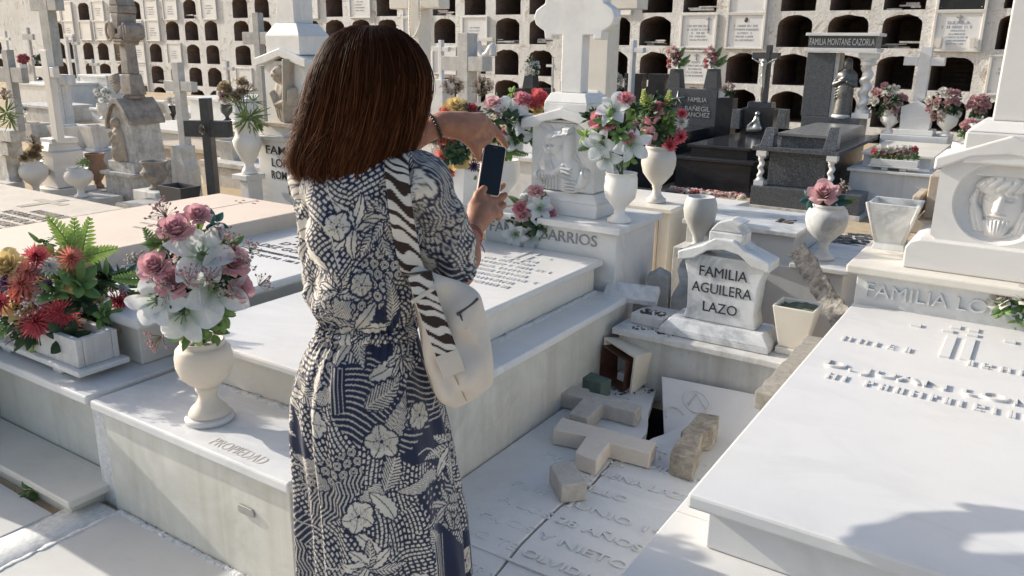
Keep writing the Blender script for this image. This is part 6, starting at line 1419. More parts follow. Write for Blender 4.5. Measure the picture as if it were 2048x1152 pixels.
ql = PB(yb, 1617, 1752, 72, 96); m = MB(); m.box(ql[0], ql[1], yb+.0, yb+.36, ql[2], ql[3]); lin = m.build('lintel', GREYG, t, .004)
m = MB(); m.box(ql[0]-.03, ql[1]+.04, yb-.04, yb+.4, ql[3]+.001, ql[3]+.035); m.box(ql[0]-.03, ql[1]+.03, yb-.03, yb+.39, ql[2]-.045, ql[2]-.001); m.build('lintel_moulding', WHITE, t, .004)
letters('inscription', 'FAMILIA MONTANE CAZORLA', lin, ((ql[0]+ql[1])/2, yb-.001, (ql[2]+ql[3])/2-.035), X1, Z1, .075, SILVER, .004, (ql[1]-ql[0])*.96)
# statue
pr = []; O = Y(1683, 231, yb+.10); s = mpp(O)*113
st = thing('statue', 'dark metal robed statue standing between the granite pillar and twisted column', 'statue', O)
def lc(a, b, ra, rb, k=.02): pr.append(('c', O+np.array(a)*s, O+np.array(b)*s, ra*s, rb*s, k*s*1.4))
lc((0, 0, .03), (.01, 0, .40), .165, .13, .03); lc((.01, 0, .40), (.0, 0, .66), .13, .125, .04); lc((-.09, 0, .70), (.09, 0, .70), .065, .065, .04); lc((0, 0, .76), (0, 0, .80), .04, .04, .02); lc((0, -.01, .88), (0, -.01, .89), .068, .062, .02); lc((0, .02, .92), (0, .03, .76), .07, .085, .03)
lc((-.14, 0, .68), (-.17, -.06, .53), .048, .042, .03); lc((-.17, -.06, .53), (-.04, -.15, .60), .04, .026, .02); lc((.14, 0, .68), (.17, -.06, .53), .048, .042, .03); lc((.17, -.06, .53), (.06, -.15, .58), .04, .026, .02); lc((0, -.13, .62), (0, -.14, .60), .03, .03, .02)
for k in range(9): q = -1+k/4.; lc((q*.15, -.11+.06*q*q, .02), (q*.08+.04, -.12+.05*q*q, .50), .020, .012, .012)
for k in range(5): lc((-.14, -.10, .30+.05*k), (.10, -.14, .42+.05*k), .014, .012, .012)
lc((-.02, -.07, .84), (.0, -.065, .80), .022, .02, .012)
V, F = sdf_mesh(pr, .013); m = MB(); m.add(V, F.tolist(), True); m.build('figure', BRONZE, st); m = MB(); m.lathe([(.17*s, -.03), (.17*s, .015)], O[0], O[1], O[2], 20); m.build('plinth', WHITE, st)
# white tomb with cross and red-white trough
y = 8.75; q = PB(y, 1696, 1862, 342, 412); t = thing('tomb', 'white marble rear tomb with small cross and a trough of red and white roses', 'tomb', ((q[0]+q[1])/2, y, 0))
m = MB(); m.box(q[0], q[1], y, 10.9, .08, q[3]-.03); m.build('base', marble('striped_grey_marble', (.60, .61, .61), va=.5, dirt=(.40, .40, .39), da=.4, streak=.4), t, .004); m = MB(); m.box(q[0]-.05, q[1]+.05, y-.05, 10.95, -.05, .078); m.box(q[0]-.03, q[1]+.03, y-.03, 10.93, q[3]-.028, q[3]); m.build('ledge', WHITE, t, .005); zl = q[3]
qs = PB(y+.2, 1726, 1862, 308, 340); m = MB(); m.box(qs[0], qs[1], y+.2, 10.3, zl+.001, qs[3]-.03); m.build('slab_support', WHITE, t); m = MB(); m.box(qs[0]-.03, qs[1]+.03, y+.17, 10.33, qs[3]-.028, qs[3]); m.build('slab', CREAM, t, .005)
yb = 10.4; q = PB(yb, 1757, 1893, 272, 320); m = MB(); m.box(q[0], q[1], yb, yb+.55, .0, q[3]); m.build('pedestal', marble('striped_grey_marble'), t, .005)
cx = Y(1830, 240, yb+.1)[0]; u = mpp((cx, yb, .8)); z0 = q[3]; m = MB(); m.box(cx-36*u, cx+36*u, yb+.08, yb+.4, z0+.001, z0+11*u); q_ = [(-24, 11), (29, 11), (32, 54), (0, 71), (-30, 52)]; m.prism([(cx+a*u, z0+b*u) for a, b in ((-27, 11), (27, 11), (30, 55), (0, 68), (-30, 55))], yb+.12, yb+.3); m.box(cx-11*u, cx+11*u, yb+.15, yb+.27, z0+66*u, z0+172*u); m.box(cx-38*u, cx-11*u, yb+.153, yb+.267, z0+136*u, z0+152*u); m.box(cx+11*u, cx+36*u, yb+.153, yb+.267, z0+136*u, z0+152*u); m.build('cross_stone', WHITE, t, .005)
GA = 'bouquets in the pair of white urns by the small cross'
for k, (px, lab) in enumerate(((1775, 'left'), (1890, 'right'))):
    P = np.array([Y(px, 272, yb+.2)[0], yb+.2, q[3]+.001]); urn('urn', 'white marble urn %s of the small cross on the white rear tomb' % lab, UW, P, .11, .26, 3)
    its = []
    for i in range(22):
        a = rnd.uniform(0, 6.28); r_ = 38*math.sqrt(rnd.random()); its.append((('smallwhite' if rnd.random() < .5 else 'smallpink')+':%d' % (i % 3), px+r_*math.cos(a)*1.1, 205+r_*math.sin(a)*.95+3*k, rnd.uniform(6.5, 9)))
    bouquet('bouquet', 'round bouquet of white and dusty pink roses in the urn %s of the small cross' % lab, P+np.array([0, 0, .25]), (px, 205+3*k, 40), its, (('darkleaf', 20, 12, .85), ('drysprig', 6, 13, .9)), 'bouquets beside the small cross', stems=False)
P = np.array([(qs[0]+qs[1])/2-.06, y+.12, zl+.03]); tr = thing('flower_trough', 'small white trough on the front ledge of the white rear tomb', 'flower trough', P); qq = PB(y+.1, 1744, 1838, 318, 342); m = MB(); m.box(qq[0], qq[1], y+.0, y+.155, zl+.05, qq[3]); m.box(qq[0]-.02, qq[1]+.02, y-.01, y+.165, zl+.032, zl+.049); m.box(qq[0]+.1, qq[0]+.16, y+.02, y+.14, zl+.002, zl+.031); m.box(qq[1]-.16, qq[1]-.1, y+.02, y+.14, zl+.002, zl+.031); m.build('trough', WHITE, tr, .004)
its = [(('smallred' if i % 3 == 0 else 'smallwhite' if i % 3 else 'smallpink')+':%d' % (i % 3), 1748+i*4.6, 302+6*math.sin(i*2.3), 7) for i in range(19)]+[('leaf:%d' % (i % 3), 1750+i*9, 313, 10) for i in range(10)]
bouquet('flower_arrangement', 'row of red and white roses in the small trough on the white rear tomb', np.array([(qq[0]+qq[1])/2, y+.07, qq[3]-.02]), (1790, 308, 46), its, (), stems=False, bulge=.05)
# flowers at the right behind the pillar
P = Y(1955, 268, 10.6); urn('urn', 'square-topped white vase with maroon flowers near the tall right pillar', UW, P-np.array([0, 0, .25]), .12, .42, 3)
bouquet('bouquet', 'maroon and pink flower bunch left of the tall right pillar', P+np.array([0, 0, .1]), (1957, 208, 28), [('smallpink:%d' % (i % 3), 1957+24*math.cos(i*2.4)*((i+1)/12)**.5, 207+16*math.sin(i*2.4)*((i+1)/12)**.5, 7) for i in range(12)]+[('leaf:1', 1950, 225, 16), ('darkleaf:0', 1960, 222, 16)], (('darkleaf', 6, 11, .7),), stems=False)
P = Y(1925, 292, 9.4); urn('urn', 'low white vase at the corner of the right headstone gable', UW, P-np.array([0, 0, .12]), .1, .16, 3)
bouquet('bouquet', 'pink roses with green leaves just left of the right headstone gable', P, (1940, 262, 28), [('smallpink:%d' % (i % 3), 1944+18*math.cos(i*2.4), 250+9*math.sin(i*2.4), 7) for i in range(9)]+[('leaf:%d' % (i % 3), 1928+6*i, 268+3*(i % 2), 13) for i in range(5)], (('darkleaf', 6, 10, .7),), stems=False)
# vases on the black headstone and their flowers, holders
for px, py0, py1, lab in ((1350, 178, 138, 'left'), (1424, 178, 138, 'right')):
    q = PB(11.05, px-11, px+11, py1, py0); P = np.array([(q[0]+q[1])/2, 11.1, q[2]]); sqpot('vase', 'dark grey tapered vase on the %s end of the black headstone' % lab, DARKP, P, .20, .14, q[3]-q[2], rim=False)
    bouquet('bouquet', 'upright pink flowers in the dark vase on the %s end of the black headstone' % lab, P+np.array([0, 0, q[3]-q[2]-.03]), (px, 115, 26), [(('smallpink', 'smallwhite', 'smallpink', 'smallred')[i % 4]+':%d' % (i % 3), px-3+10*math.sin(i*2.4), 96+i*3.6, 5.5) for i in range(11)]+[('darkfern:1', px+18, 118, 12, .6), ('darkfern:2', px+17, 126, 12, .2), ('leaf:1', px+10, 128, 10), ('darkfern:3', px+14, 108, 12, 1.0)], (('darkleaf', 3, 8, .6),), stems=False)
P = Y(1455, 196, 10.9); sqpot('vase', 'black square vase standing right of the black lettered headstone', BLACKG, np.array([P[0], 10.9, .3]), .22, .22, max(.2, P[2]-.3), rim=False)
bouquet('bouquet', 'dry pale pink flowers in the black square vase', P, (1456, 180, 18), [('pinksprig:%d' % (i % 3), 1456+8*math.cos(i*2.4), 180+7*math.sin(i*2.4), 11, 0) for i in range(6)], (('darkleaf', 4, 9, .6),), stems=False)
t = thing('flower_strip', 'flower bed of faded white and pink blossoms in front of the black crucifix tomb', 'flower bed', G(1420, 385, 0))
for i in range(54): P = G(1345+i*2.7, 380+i*.28+rnd.uniform(-3, 3), .06); put(('smallwhite', 'smallpink', 'smallwhite', 'daisy', 'smallred')[i % 5]+':%d' % (i % 3), basis(P, (rnd.uniform(-1, 1), -.6, 1), (0, 0, 1), .035), t)
m = MB(); P, Q = G(1330, 392, 0), G(1505, 400, 0); m.tube([P+Z1*.05, Q+Z1*.05], .03, 6); m.build('bed_edging', DARKP, t)
# ---------------- middle right: row between path and the near tombs
y = 4.62; q = PB(y, 1263, 1312, 415, 530); t = thing('headstone', 'tan marble headstone base carrying the second urn, behind the thorn crowned headstone', 'headstone', ((q[0]+q[1])/2, y, 0))
zt2 = Y(1295, 412, y)[2]; m = MB(); m.box(q[0]-.35, q[1], y, y+.36, -.05, zt2-.03); m.build('pedestal', marble('tan_marble', (.60, .52, .42), (.52, .44, .35), .5, (.42, .34, .26), .35, rough=.45), t, .004); m = MB(); m.box(q[0]-.38, q[1]+.10, y-.03, y+.39, zt2-.028, zt2); m.box(q[1]+.001, q[1]+.07, y+.02, y+.36, -.05, zt2-.03); m.build('cap', CREAM, t, .005)
P = np.array([*Y(1312, 405, y+.15)[:2], zt2+.001]); u2 = urn('urn', 'beige marble urn on a tan base behind the white urn', marble('beige_urn_marble', (.60, .57, .51), (.48, .46, .42), .5, da=.25, rough=.35), P, 34*mpp(P), 112*mpp(P), 0)
bouquet('bouquet', 'bouquet of lime gladioli, pink flowers and red carnations in the beige urn', P+np.array([0, 0, 108*mpp(P)]), (1318, 235, 62), [('spike:1', 1290, 218, 50), ('spike:2', 1334, 220, 50), ('spike:0', 1300, 225, 44), ('carnation:1', 1338, 287, 20), ('carnation:2', 1358, 272, 18), ('carnation:0', 1325, 215, 14), ('palerose:1', 1308, 225, 18), ('pinkrose:1', 1302, 235, 15), ('palerose:2', 1296, 270, 18), ('whitemum:1', 1360, 245, 18), ('carnation:1', 1362, 228, 14), ('leaf:1', 1340, 250, 24), ('limeleaf:1', 1336, 228, 22), ('darkleaf:1', 1325, 270, 26), ('pinkrose:2', 1318, 212, 12), ('sprig:1', 1285, 255, 20, 0), ('limeleaf:0', 1300, 215, 18)], (('darkleaf', 12, 24, .7), ('leaf', 6, 22, .75)))
zt3 = .44; a, b, c_, d_ = G(1334, 447, zt3), G(1500, 403, zt3), G(1315, 381, zt3), G(1320, 420, zt3)
t = thing('tomb', 'pale stone tomb slab behind the grey urn, flower bed behind it', 'tomb', (a[0]-.5, a[1], 0)); xr_ = (a[0]+b[0])/2
m = MB(); m.slab([(a[0]-.05, a[1]+.1), (b[0]-.03, b[1]-.03), (b[0]-1.0, b[1]-.03), (a[0]-1.0, a[1]+.1)], -.05, zt3-.06); m.build('base', stone('grey_render', (.50, .49, .46), (.34, .33, .30), .4, 5), t); m = MB(); m.slab([(a[0], a[1]), (b[0], b[1]), (b[0]-1.05, b[1]), (a[0]-1.05, a[1])], zt3-.058, zt3); m.build('slab', marble('pale_stone_slab', (.64, .61, .56), da=.3, rough=.6), t, .006)
# grey urn behind the lettered headstone, on its block
y = 4.45; P = Y(1395, 490, y); q = PB(y-.1, 1345, 1420, 492, 600); m = MB(); m.box(q[0], q[1], y-.12, y+.2, -.05, P[2]-.001); t = thing('stone_block', 'light grey stone block under the grey marble urn', 'stone block', ((q[0]+q[1])/2, y, 0)); m.build('block', LGREY, t, .005)
urn('urn', 'grey marble urn without flowers behind the lettered headstone', marble('grey_urn_marble', (.50, .51, .50), (.36, .37, .37), .7, (.3, .29, .26), .4, rough=.35), P, 33*mpp(P), 98*mpp(P), 2)
# stepped marble tomb with the veined urn
y = 4.45; x1 = Y(1680, 600, y)[0]; x0 = Y(1530, 560, y)[0]; zlo = Y(1630, 530, y)[2]; zup = Y(1545, 462, y)[2]; xu = Y(1590, 500, y)[0]
t = thing('tomb', 'stepped grey marble tomb base carrying the veined urn with one pink rose', 'tomb', ((x0+x1)/2, y, 0))
m = MB(); m.box(x0, x1, y, y+.6, -.05, zlo-.03); m.box(x0-.5, xu-.02, y+.05, y+.62, -.05, zup-.03); m.box(x0-.02, x1-.1, y+.645, y+1.1, -.05, .18); m.build('base', marble('blue_grey_marble', (.50, .52, .53), (.38, .40, .42), .5, (.34, .33, .30), .35, rough=.35, streak=.2), t, .004)
m = MB(); m.box(xu-.015, x1+.03, y-.03, y+.62, zlo-.028, zlo); m.box(x0-.52, xu, y+.02, y+.64, zup-.028, zup); m.build('ledge', GREYM, t, .005)
m = MB()
for k in range(30): m.ball((rnd.uniform(x0-.05, xu-.1), y+rnd.uniform(.25, .38), zup+.002), (rnd.uniform(.004, .018), rnd.uniform(.004, .010), .004), 6)
m.build('soil_crumb', MATS['dark_soil'], t)
P = np.array([*Y(1642, 530, y+.16)[:2], zlo+.001]); urn('urn', 'veined grey marble urn holding a single pink rose', GREYM, P, 40*mpp(P), 112*mpp(P), 0)
bouquet('bouquet', 'single large pink rose with teal leaves in the veined urn', P+np.array([0, 0, 105*mpp(P)]), (1648, 392, 40), [('palerose:1', 1648, 384, 29), ('tealleaf:1', 1620, 398, 24), ('tealleaf:2', 1672, 402, 24), ('tealleaf:0', 1645, 405, 22), ('sprig:1', 1678, 380, 22, 0), ('darkfern:1', 1690, 400, 18, .2), ('drysprig:1', 1680, 388, 20, 0)], (('tealleaf', 4, 18, .6),))
P = np.array([*G(1690, 497, .03)[:2], .0]); t = thing('tomb', 'low grave of white pierced marble gravel lying beyond the veined urn', 'grave', P); a, b, c_, d_ = [G(*q, .05) for q in ((1590, 500), (1700, 525), (1790, 475), (1660, 466))]
m = MB(); m.slab([(q[0], q[1]) for q in (a, b, c_, d_)], -.03, .05); m.build('slab', marble('pale_stone_slab'), t)
m = MB()
for k in range(150): u_, v_ = rnd.random(), rnd.random(); p = lerp(lerp(a, b, u_), lerp(d_, c_, u_), v_); m.box(-.03, .03, -.012, .012, 0, .012, euler((p[0], p[1], .05), 0, 0, rnd.uniform(-.3, .3)))
m.build('carved_letters', plain('dark_worn_letters', (.10, .10, .10), .8), t)
P = np.array([*G(1777, 497, .72)[:2], .7195]); P[1] += .04; s = mpp(P)
t = sqpot('flower_pot', 'empty square grey marble pot with bolted corner strips at the back of the right headstone', GREYM, P, 62*s*.72, 92*s, 92*s); m = MB()
for a, b in ((-1, -1), (1, -1)):
    m.tube([P+np.array([a*22*s, b*22*s, 4*s]), P+np.array([a*46*s, b*46*s, 92*s])], 3.5*s, 5)
m.build('corner_strip', LGREY, t)
# tan rough pieces behind the right headstone
y = 4.25; t = thing('stone_pile', 'stacked tan rough stone slabs behind the left side of the right headstone', 'stone pile', Y(1850, 480, y))
m = MB(); pbox(m, y-.05, 1853, 1900, 352, 440, .25); pbox(m, y-.12, 1822, 1852, 392, 436, .25); pbox(m, y-.1, 1812, 1890, 441, 470, .3, None); pbox(m, y-.05, 1818, 1890, 474, 560, .3, -.05); m.build('rough_slab', TAN, t, .006)

# ---------------- centre rear
cross('stone_cross', 'tall grey concrete cross behind the pink dry bunches, right of the woman\'s hair', LGREY, 9.5, 915, 955, 66, 300, 881, 985, 113, 142, .28, 0.0)
cross('stone_cross', 'thin pale marble cross just right of the woman\'s hair, behind the concrete cross', WHITE, 11.5, 877, 889, 80, 190, 864, 902, 94, 103, .10, None, [(862, 910, 160, 400, .35, -.1)])
t = thing('monument', 'huge white marble cross hung with a carved rosary, behind the woman\'s head', 'monument', (0, 0, 0)); y = 6.9; m = MB(); cx, z0 = cross_mb(m, y, 818, 862, -60, 330, 778, 900, -20, 17, .26, 0.0); t.location = (cx, y, 0); m.build('cross', CREAM, t, .008)
m = MB(); pa = [Y(*q, y-.02) for q in ((820, 0), (819, 30), (819, 60), (822, 75), (830, 73), (836, 60), (842, 40), (843, 0))]; pa = smooth_path(pa, 46)
for p in pa: m.ball(p, .011, 6)
m.build('rosary', CREAM, t)
t = cross('stone_cross', 'white marble cross draped with a carved cloth, right of the concrete cross', CREAM, 12.5, 952, 962, 75, 200, 948, 990, 75, 82, .12, 0.0)
m = MB(); pa = [Y(*q, 12.42) for q in ((955, 85), (958, 100), (966, 112), (976, 108), (984, 92), (986, 112))]; m.tube(smooth_path(pa, 30), .07, 8); m.build('carved_cloth', WHITE, t)
t = cross('stone_cross', 'white cross with a carved hanging cloth, between the two tall marble crosses', WHITE, 9.0, 1178, 1190, 60, 230, 1166, 1200, 78, 88, .12, 0.0, [(1160, 1216, 190, 500, .3, -.05)])
m = MB(); V_ = np.array([[Y(1172+18*a+3*math.sin(b*6), 78+34*b*(1-.2*a), 8.96)+np.array([0, -.03*math.sin(a*15), 0]) for a in np.linspace(0, 1, 22)] for b in np.linspace(0, 1, 10)]); m.grid(V_); m.grid(V_[::-1]+np.array([0, .02, 0])); m.build('carved_cloth', WHITE, t)
y = 6.6; q = PB(y, 1167, 1216, -40, 210); t = thing('monument', 'tall plain white marble cross pillar right behind the ornate cross', 'monument', ((q[0]+q[1])/2, y, 0)); m = MB(); m.box(q[0], q[1], y, y+.22, Y(1190, 205, y)[2], 2.4); a0 = PB(y, 1160, 1275, -10, 18); m.box(q[1], a0[1], y+.003, y+.217, a0[2], a0[3]); m.box(q[0]-.25, q[0], y+.003, y+.217, a0[2], a0[3]); m.build('cross', CREAM, t, .006); m = MB(); pbox(m, y-.06, 1172, 1232, 190, 330, .34, -.05); pbox(m, y-.02, 1168, 1225, 182, 189, .3); m.build('pedestal', WHITE, t, .006)
cross('stone_cross', 'slim white cross in front of the dark niches, above the lime gladioli', WHITE, 10.6, 1258, 1272, 80, 170, 1245, 1293, 95, 105, .12, 0.0)
cross('small_cross', 'thin white metal cross on the black block beside the ornate cross', WHITE, 12.0, 1103, 1107, 115, 190, 1092, 1107.5, 129, 134, .05, 0.3, bev=0)
t = thing('tomb', 'black granite block carrying a vase of white daisies', 'tomb', Y(1070, 200, 12.0)); m = MB(); pbox(m, 12.0, 1032, 1108, 178, 300, .5, -.05); m.build('block', BLACKG, t, .006)
P = Y(1062, 177, 12.05); sqpot('vase', 'black tapered vase holding white daisies on the black block', BLACKG, P, .22, .17, 25*mpp(P), rim=False)
bouquet('bouquet', 'round bunch of white daisies in the black vase', P+np.array([0, 0, 25*mpp(P)]), (1063, 136, 20), [('daisy:%d' % (i % 3), 1063+17*math.cos(i*2.4)*((i+1)/20)**.5, 136+15*math.sin(i*2.4)*((i+1)/20)**.5, 5) for i in range(20)], (('darkleaf', 9, 9, .8),), stems=False)
for px, py, lab in ((906, 178, 'left'), (966, 178, 'right')):
    P = Y(px, 205, 8.6); sqpot('vase', 'slim stone vase under the dry pink bunch %s of the concrete cross' % lab, LGREY, np.array([P[0], 8.6, .2]), .1, .14, P[2]-.2)
    bouquet('bouquet', 'dry dusty pink flower bunch %s of the concrete cross' % lab, P, (px, py, 24), [('drysprig:%d' % (i % 3), px+12*math.cos(i*2.4), py+13*math.sin(i*2.4), 15, 0) for i in range(9)], (('darkleaf', 3, 9, .5),), stems=False)
t = thing('tomb', 'two dark polished slabs standing behind the lime gladioli', 'tomb', Y(1295, 180, 11.2)); m = MB(); pbox(m, 11.2, 1247, 1292, 147, 240, .2, .0); pbox(m, 11.15, 1294, 1338, 148, 240, .2, .0); m.build('slab', BLACKG, t, .006)
P = Y(1232, 192, 10.2); bouquet('bouquet', 'cluster of small white flowers between the tall pillar and the dark slabs', P, (1233, 170, 20), [('whitesprig:%d' % (i % 3), 1233+9*math.cos(i*2.4), 170+12*math.sin(i*2.4), 13, 0) for i in range(8)], (('darkleaf', 3, 9, .6),), stems=False); t = thing('headstone', 'plain pale stone standing under the cluster of small white flowers', 'headstone', (P[0], 10.25, 0)); m = MB(); m.box(P[0]-.2, P[0]+.2, 10.1, 10.4, -.05, P[2]); m.build('stone', LGREY, t, .006)
t = slabtomb('long pale tomb seen behind the telephone with stepped sides', WHITE, 7.3, 9.2, Y(960, 340, 7.3)[0], Y(1120, 340, 7.3)[0], .40, .12)
t = thing('column_stone', 'plain pale stone pillar left of the tall tapered vase', 'pillar', Y(872, 420, 4.0)); m = MB(); pbox(m, 4.0, 845, 885, 290, 420, .25, .0); pbox(m, 3.96, 842, 890, 385, 470, .33, .0); m.build('pillar', CREAM, t, .006)

# ---------------- left rear
y = 5.0; xa, xb = Y(500, 330, y)[0], Y(672, 330, y)[0]; t = thing('headstone', 'white marble headstone with carved child figure, lettered FAMILIA LOPEZ ROMAN', 'headstone', ((xa+xb)/2, y, 0))
zc_ = Y(540, 272, y)[2]; zp = Y(540, 256, y)[2]; xa = Y(518, 330, y)[0]; m = MB(); m.box(xa, xb, y, y+.5, -.05, zc_-.04); m.build('pedestal', WHITE, t, .004); m = MB(); m.box(xa-.06, xb+.06, y-.04, y+.54, zc_-.038, zc_); m.build('cap', OLDM, t, .005); m = MB(); m.box(xa, xb-.05, y+.02, y+.46, zc_+.001, Y(540, 250, y)[2]); m.build('plinth', WHITE, t, .005)
for s, px, py, hpx, wd in (('FAMILIA', 531, 306, 16, 100), ('LOPEZ', 543, 332, 16, 67), ('ROMAN', 543, 356, 16, 66)): P = Y(px, py, y-.001); u = mpp(P); letters('inscription', s, t, P, X1, Z1, hpx*u, INK, .003, wd*u*1.12, 'LEFT', bold=.012)
x0, x1, z0, z1 = PB(y+.08, 532, 612, 122, 252); xm = (x0+x1)/2; hw_ = (x1-x0)/2; m = MB(); m.box(x0, x1, y+.08, y+.4, Y(540, 250, y)[2]+.001, z1); m.build('stele', WHITE, t, .005)
zg_ = Y(565, 104, y+.05)[2]; m = MB(); m.prism([(xm-hw_-.06, z1-.05), (xm-hw_-.06, z1+.02), (xm, zg_+.03), (xm+hw_+.06, z1+.02), (xm+hw_+.06, z1-.05), (xm+hw_*.6, z1-.01), (xm, z1+.04), (xm-hw_*.6, z1-.01)], y+.03, y+.45); m.build('gable', WHITE, t, .006)
m = MB(); m.frus(xm+.02, y+.24, zg_-.02, hw_*1.65, .36, zg_+.14, hw_*1.65, .36); m.frus(xm+.02, y+.24, zg_+.14, hw_*1.65, .36, zg_+.24, hw_*1.05, .26); m.build('cross_foot', WHITE, t, .006); m = MB(); m.box(xm-hw_*.42, xm+hw_*.42, y+.13, y+.35, zg_+.24, 2.6); m.build('cross', WHITE, t, .006)
Wd = x1-x0; Hh = (z1-z0)
def child(X, Z):
    X, Z = X/Wd, Z/Hh; f = ell(X, Z, .0, .33, .26, .38, .10, .4)+.01*noiseXZ(X, Z, 26, 4); f = np.maximum(f, ell(X, Z, -.08, .74, .16, .14, .14, .5)); f = f+.03*np.maximum(0, noiseXZ(X, Z, 60, 6))*ell(X, Z, -.08, .80, .2, .14, 1, .3)
    f = np.maximum(f, stroke(X, Z, [(.18, .95), (.10, .05)], .075, .15, .4)); f = np.maximum(f, stroke(X, Z, [(-.2, .45), (-.1, .28), (.1, .33)], .07, .15, .5)); f = np.maximum(f, stroke(X, Z, [(.25, .5), (.22, .32), (.1, .28)], .06, .14, .5))
    for k in range(6): f = f-stroke(X, Z, [(-.2+.07*k, .02), (-.16+.06*k, .26)], .018, .03)
    f = f-stroke(X, Z, [(-.13, .72), (-.10, .725)], .02, .03)-stroke(X, Z, [(-.04, .72), (-.01, .725)], .02, .03)+stroke(X, Z, [(-.075, .72), (-.075, .66)], .02, .02); return f*.62
m = MB(); relief(m, frame((xm, y+.078, z0+.03), X1, Y1, Z1), Wd*.86, Hh*.98, 80, 100, child, cut=.008); m.build('child_relief', stone('tan_relief_stone', (.50, .44, .36), (.22, .18, .14), .5, 14), t)
m = MB(); m.box(xm-hw_*.7, xm+hw_*.7, y-.04, y+.079, z0-.0, z0+.035); m.build('relief_shelf', TAN, t, .004)
# ledge + tall urn left of it
q = PB(y-.25, 468, 522, 352, 420); t = thing('stone_block', 'white ledge block under the tall white urn', 'stone block', ((q[0]+q[1])/2, y-.1, 0)); m = MB(); m.box(q[0]+.06, q[1]-.2, y-.22, y-.06, -.05, q[3]-.05); m.box(q[0], q[1]-.17, y-.26, y-.045, q[3]-.048, q[3]); m.build('ledge', WHITE, t, .005)
P = np.array([Y(500, 352, y-.15)[0], y-.15, q[3]+.001]); urn('urn', 'tall white urn on the ledge left of the child relief headstone', UW, P, 27*mpp(P), 106*mpp(P), 4)
bouquet('bouquet', 'dead roses with long bare stalks and green grass in the tall white urn', P+np.array([0, 0, 102*mpp(P)]), (490, 205, 52), [('dryrose:1', 448, 172, 14), ('dryrose:2', 484, 163, 12), ('dryrose:1', 484, 182, 11), ('dryrose:0', 470, 190, 10), ('grass:1', 495, 240, 34, 0), ('grass:2', 500, 232, 36), ('leaf:1', 490, 245, 22), ('drysprig:1', 495, 185, 22, 0), ('drysprig:2', 478, 200, 20, 0), ('leaf:2', 508, 245, 20), ('dryrose:2', 455, 180, 10)], (('grass', 4, 26, .4),))
# crosses left
cross('stone_cross', 'tall grey cross standing left of the child relief headstone', GREY, 7.2, 511, 534, 25, 250, 484, 560, 64, 89, .26, 0.0)
cross('stone_cross', 'light grey weathered cross with stepped base, left of the black cross', LGREY, 5.3, 350, 376, 125, 295, 327, 396, 163, 183, .24, None, [(342, 392, 294, 330, .34, -.06), (338, 402, 330, 440, .4, -.1)])
m = MB(); t = thing('headstone', 'rough pointed grey stone at the foot of the light grey cross', 'headstone', Y(362, 400, 4.9)); u = mpp(t.location[:]); b_ = Y(362, 385, 4.9); m.prism([(b_[0]+a*u, b_[2]+c*u) for a, c in ((-26, -20), (28, -20), (26, 50), (16, 62), (12, 90), (-10, 92), (-18, 66), (-24, 62))], 4.9, 5.05); m.build('stone', LGREY, t, .006)
# black cross, rotated
P = Y(424, 400, 4.55); u = mpp(P); t = thing('black_cross', 'plain black painted cross with a stone rose at its centre', 'cross', (P[0], 4.55, max(0, P[2]))); M = rotz(math.radians(28), (P[0], 4.55, 0)); x = P[0]; zt_ = Y(405, 196, 4.55)[2]; za0, za1 = Y(430, 275, 4.55)[2], Y(430, 243, 4.55)[2]
m = MB(); hw_ = 8.5*u; x += 5*u; m.box(x-hw_, x+hw_, 4.50, 4.60, -.05, zt_, M); m.box(x-44*u, x-hw_, 4.503, 4.597, za0, za1, M); m.box(x+hw_, x+46*u, 4.503, 4.597, za0, za1, M); m.build('cross', DARKP, t, .004)
O = (M@np.array([x, 4.47, (za0+za1)/2, 1]))[:3]; rs = rose_mb((.36, .30, .25), (.30, .25, .21)); m = MB(); m.add(np.concatenate(rs.v), rs.f, True, M=basis(O, (-.1, -1, 0), (0, 0, 1), 9*u)); m.build('stone_rose', BROWN, t)
P = G(358, 402, .0); P = Y(360, 400, 4.35); P[2] = .0; z0 = Y(360, 412, 4.35)[2]; u = mpp(Y(360, 400, 4.35)); t = thing('planter', 'empty black tapered planter box in front of the light grey cross', 'planter', (P[0], 4.35, max(0, z0))); cx = Y(360, 390, 4.35)[0]; z1 = Y(360, 371, 4.35)[2]; m = MB()
m.loft([[(cx+a*w*u/2, 4.35+b*w*u*.32, z) for a, b in ((-1, -1), (1, -1), (1, 1), (-1, 1))] for w, z in ((58, z0), (74, z1), (66, z1), (52, z0+.05))], True, False); m.build('box', DARKP, t, .003); m = MB(); m.box(cx-.6, cx+.25, 4.1, 4.7, -.05, z0-.002); m.build('stand', GREY, t)
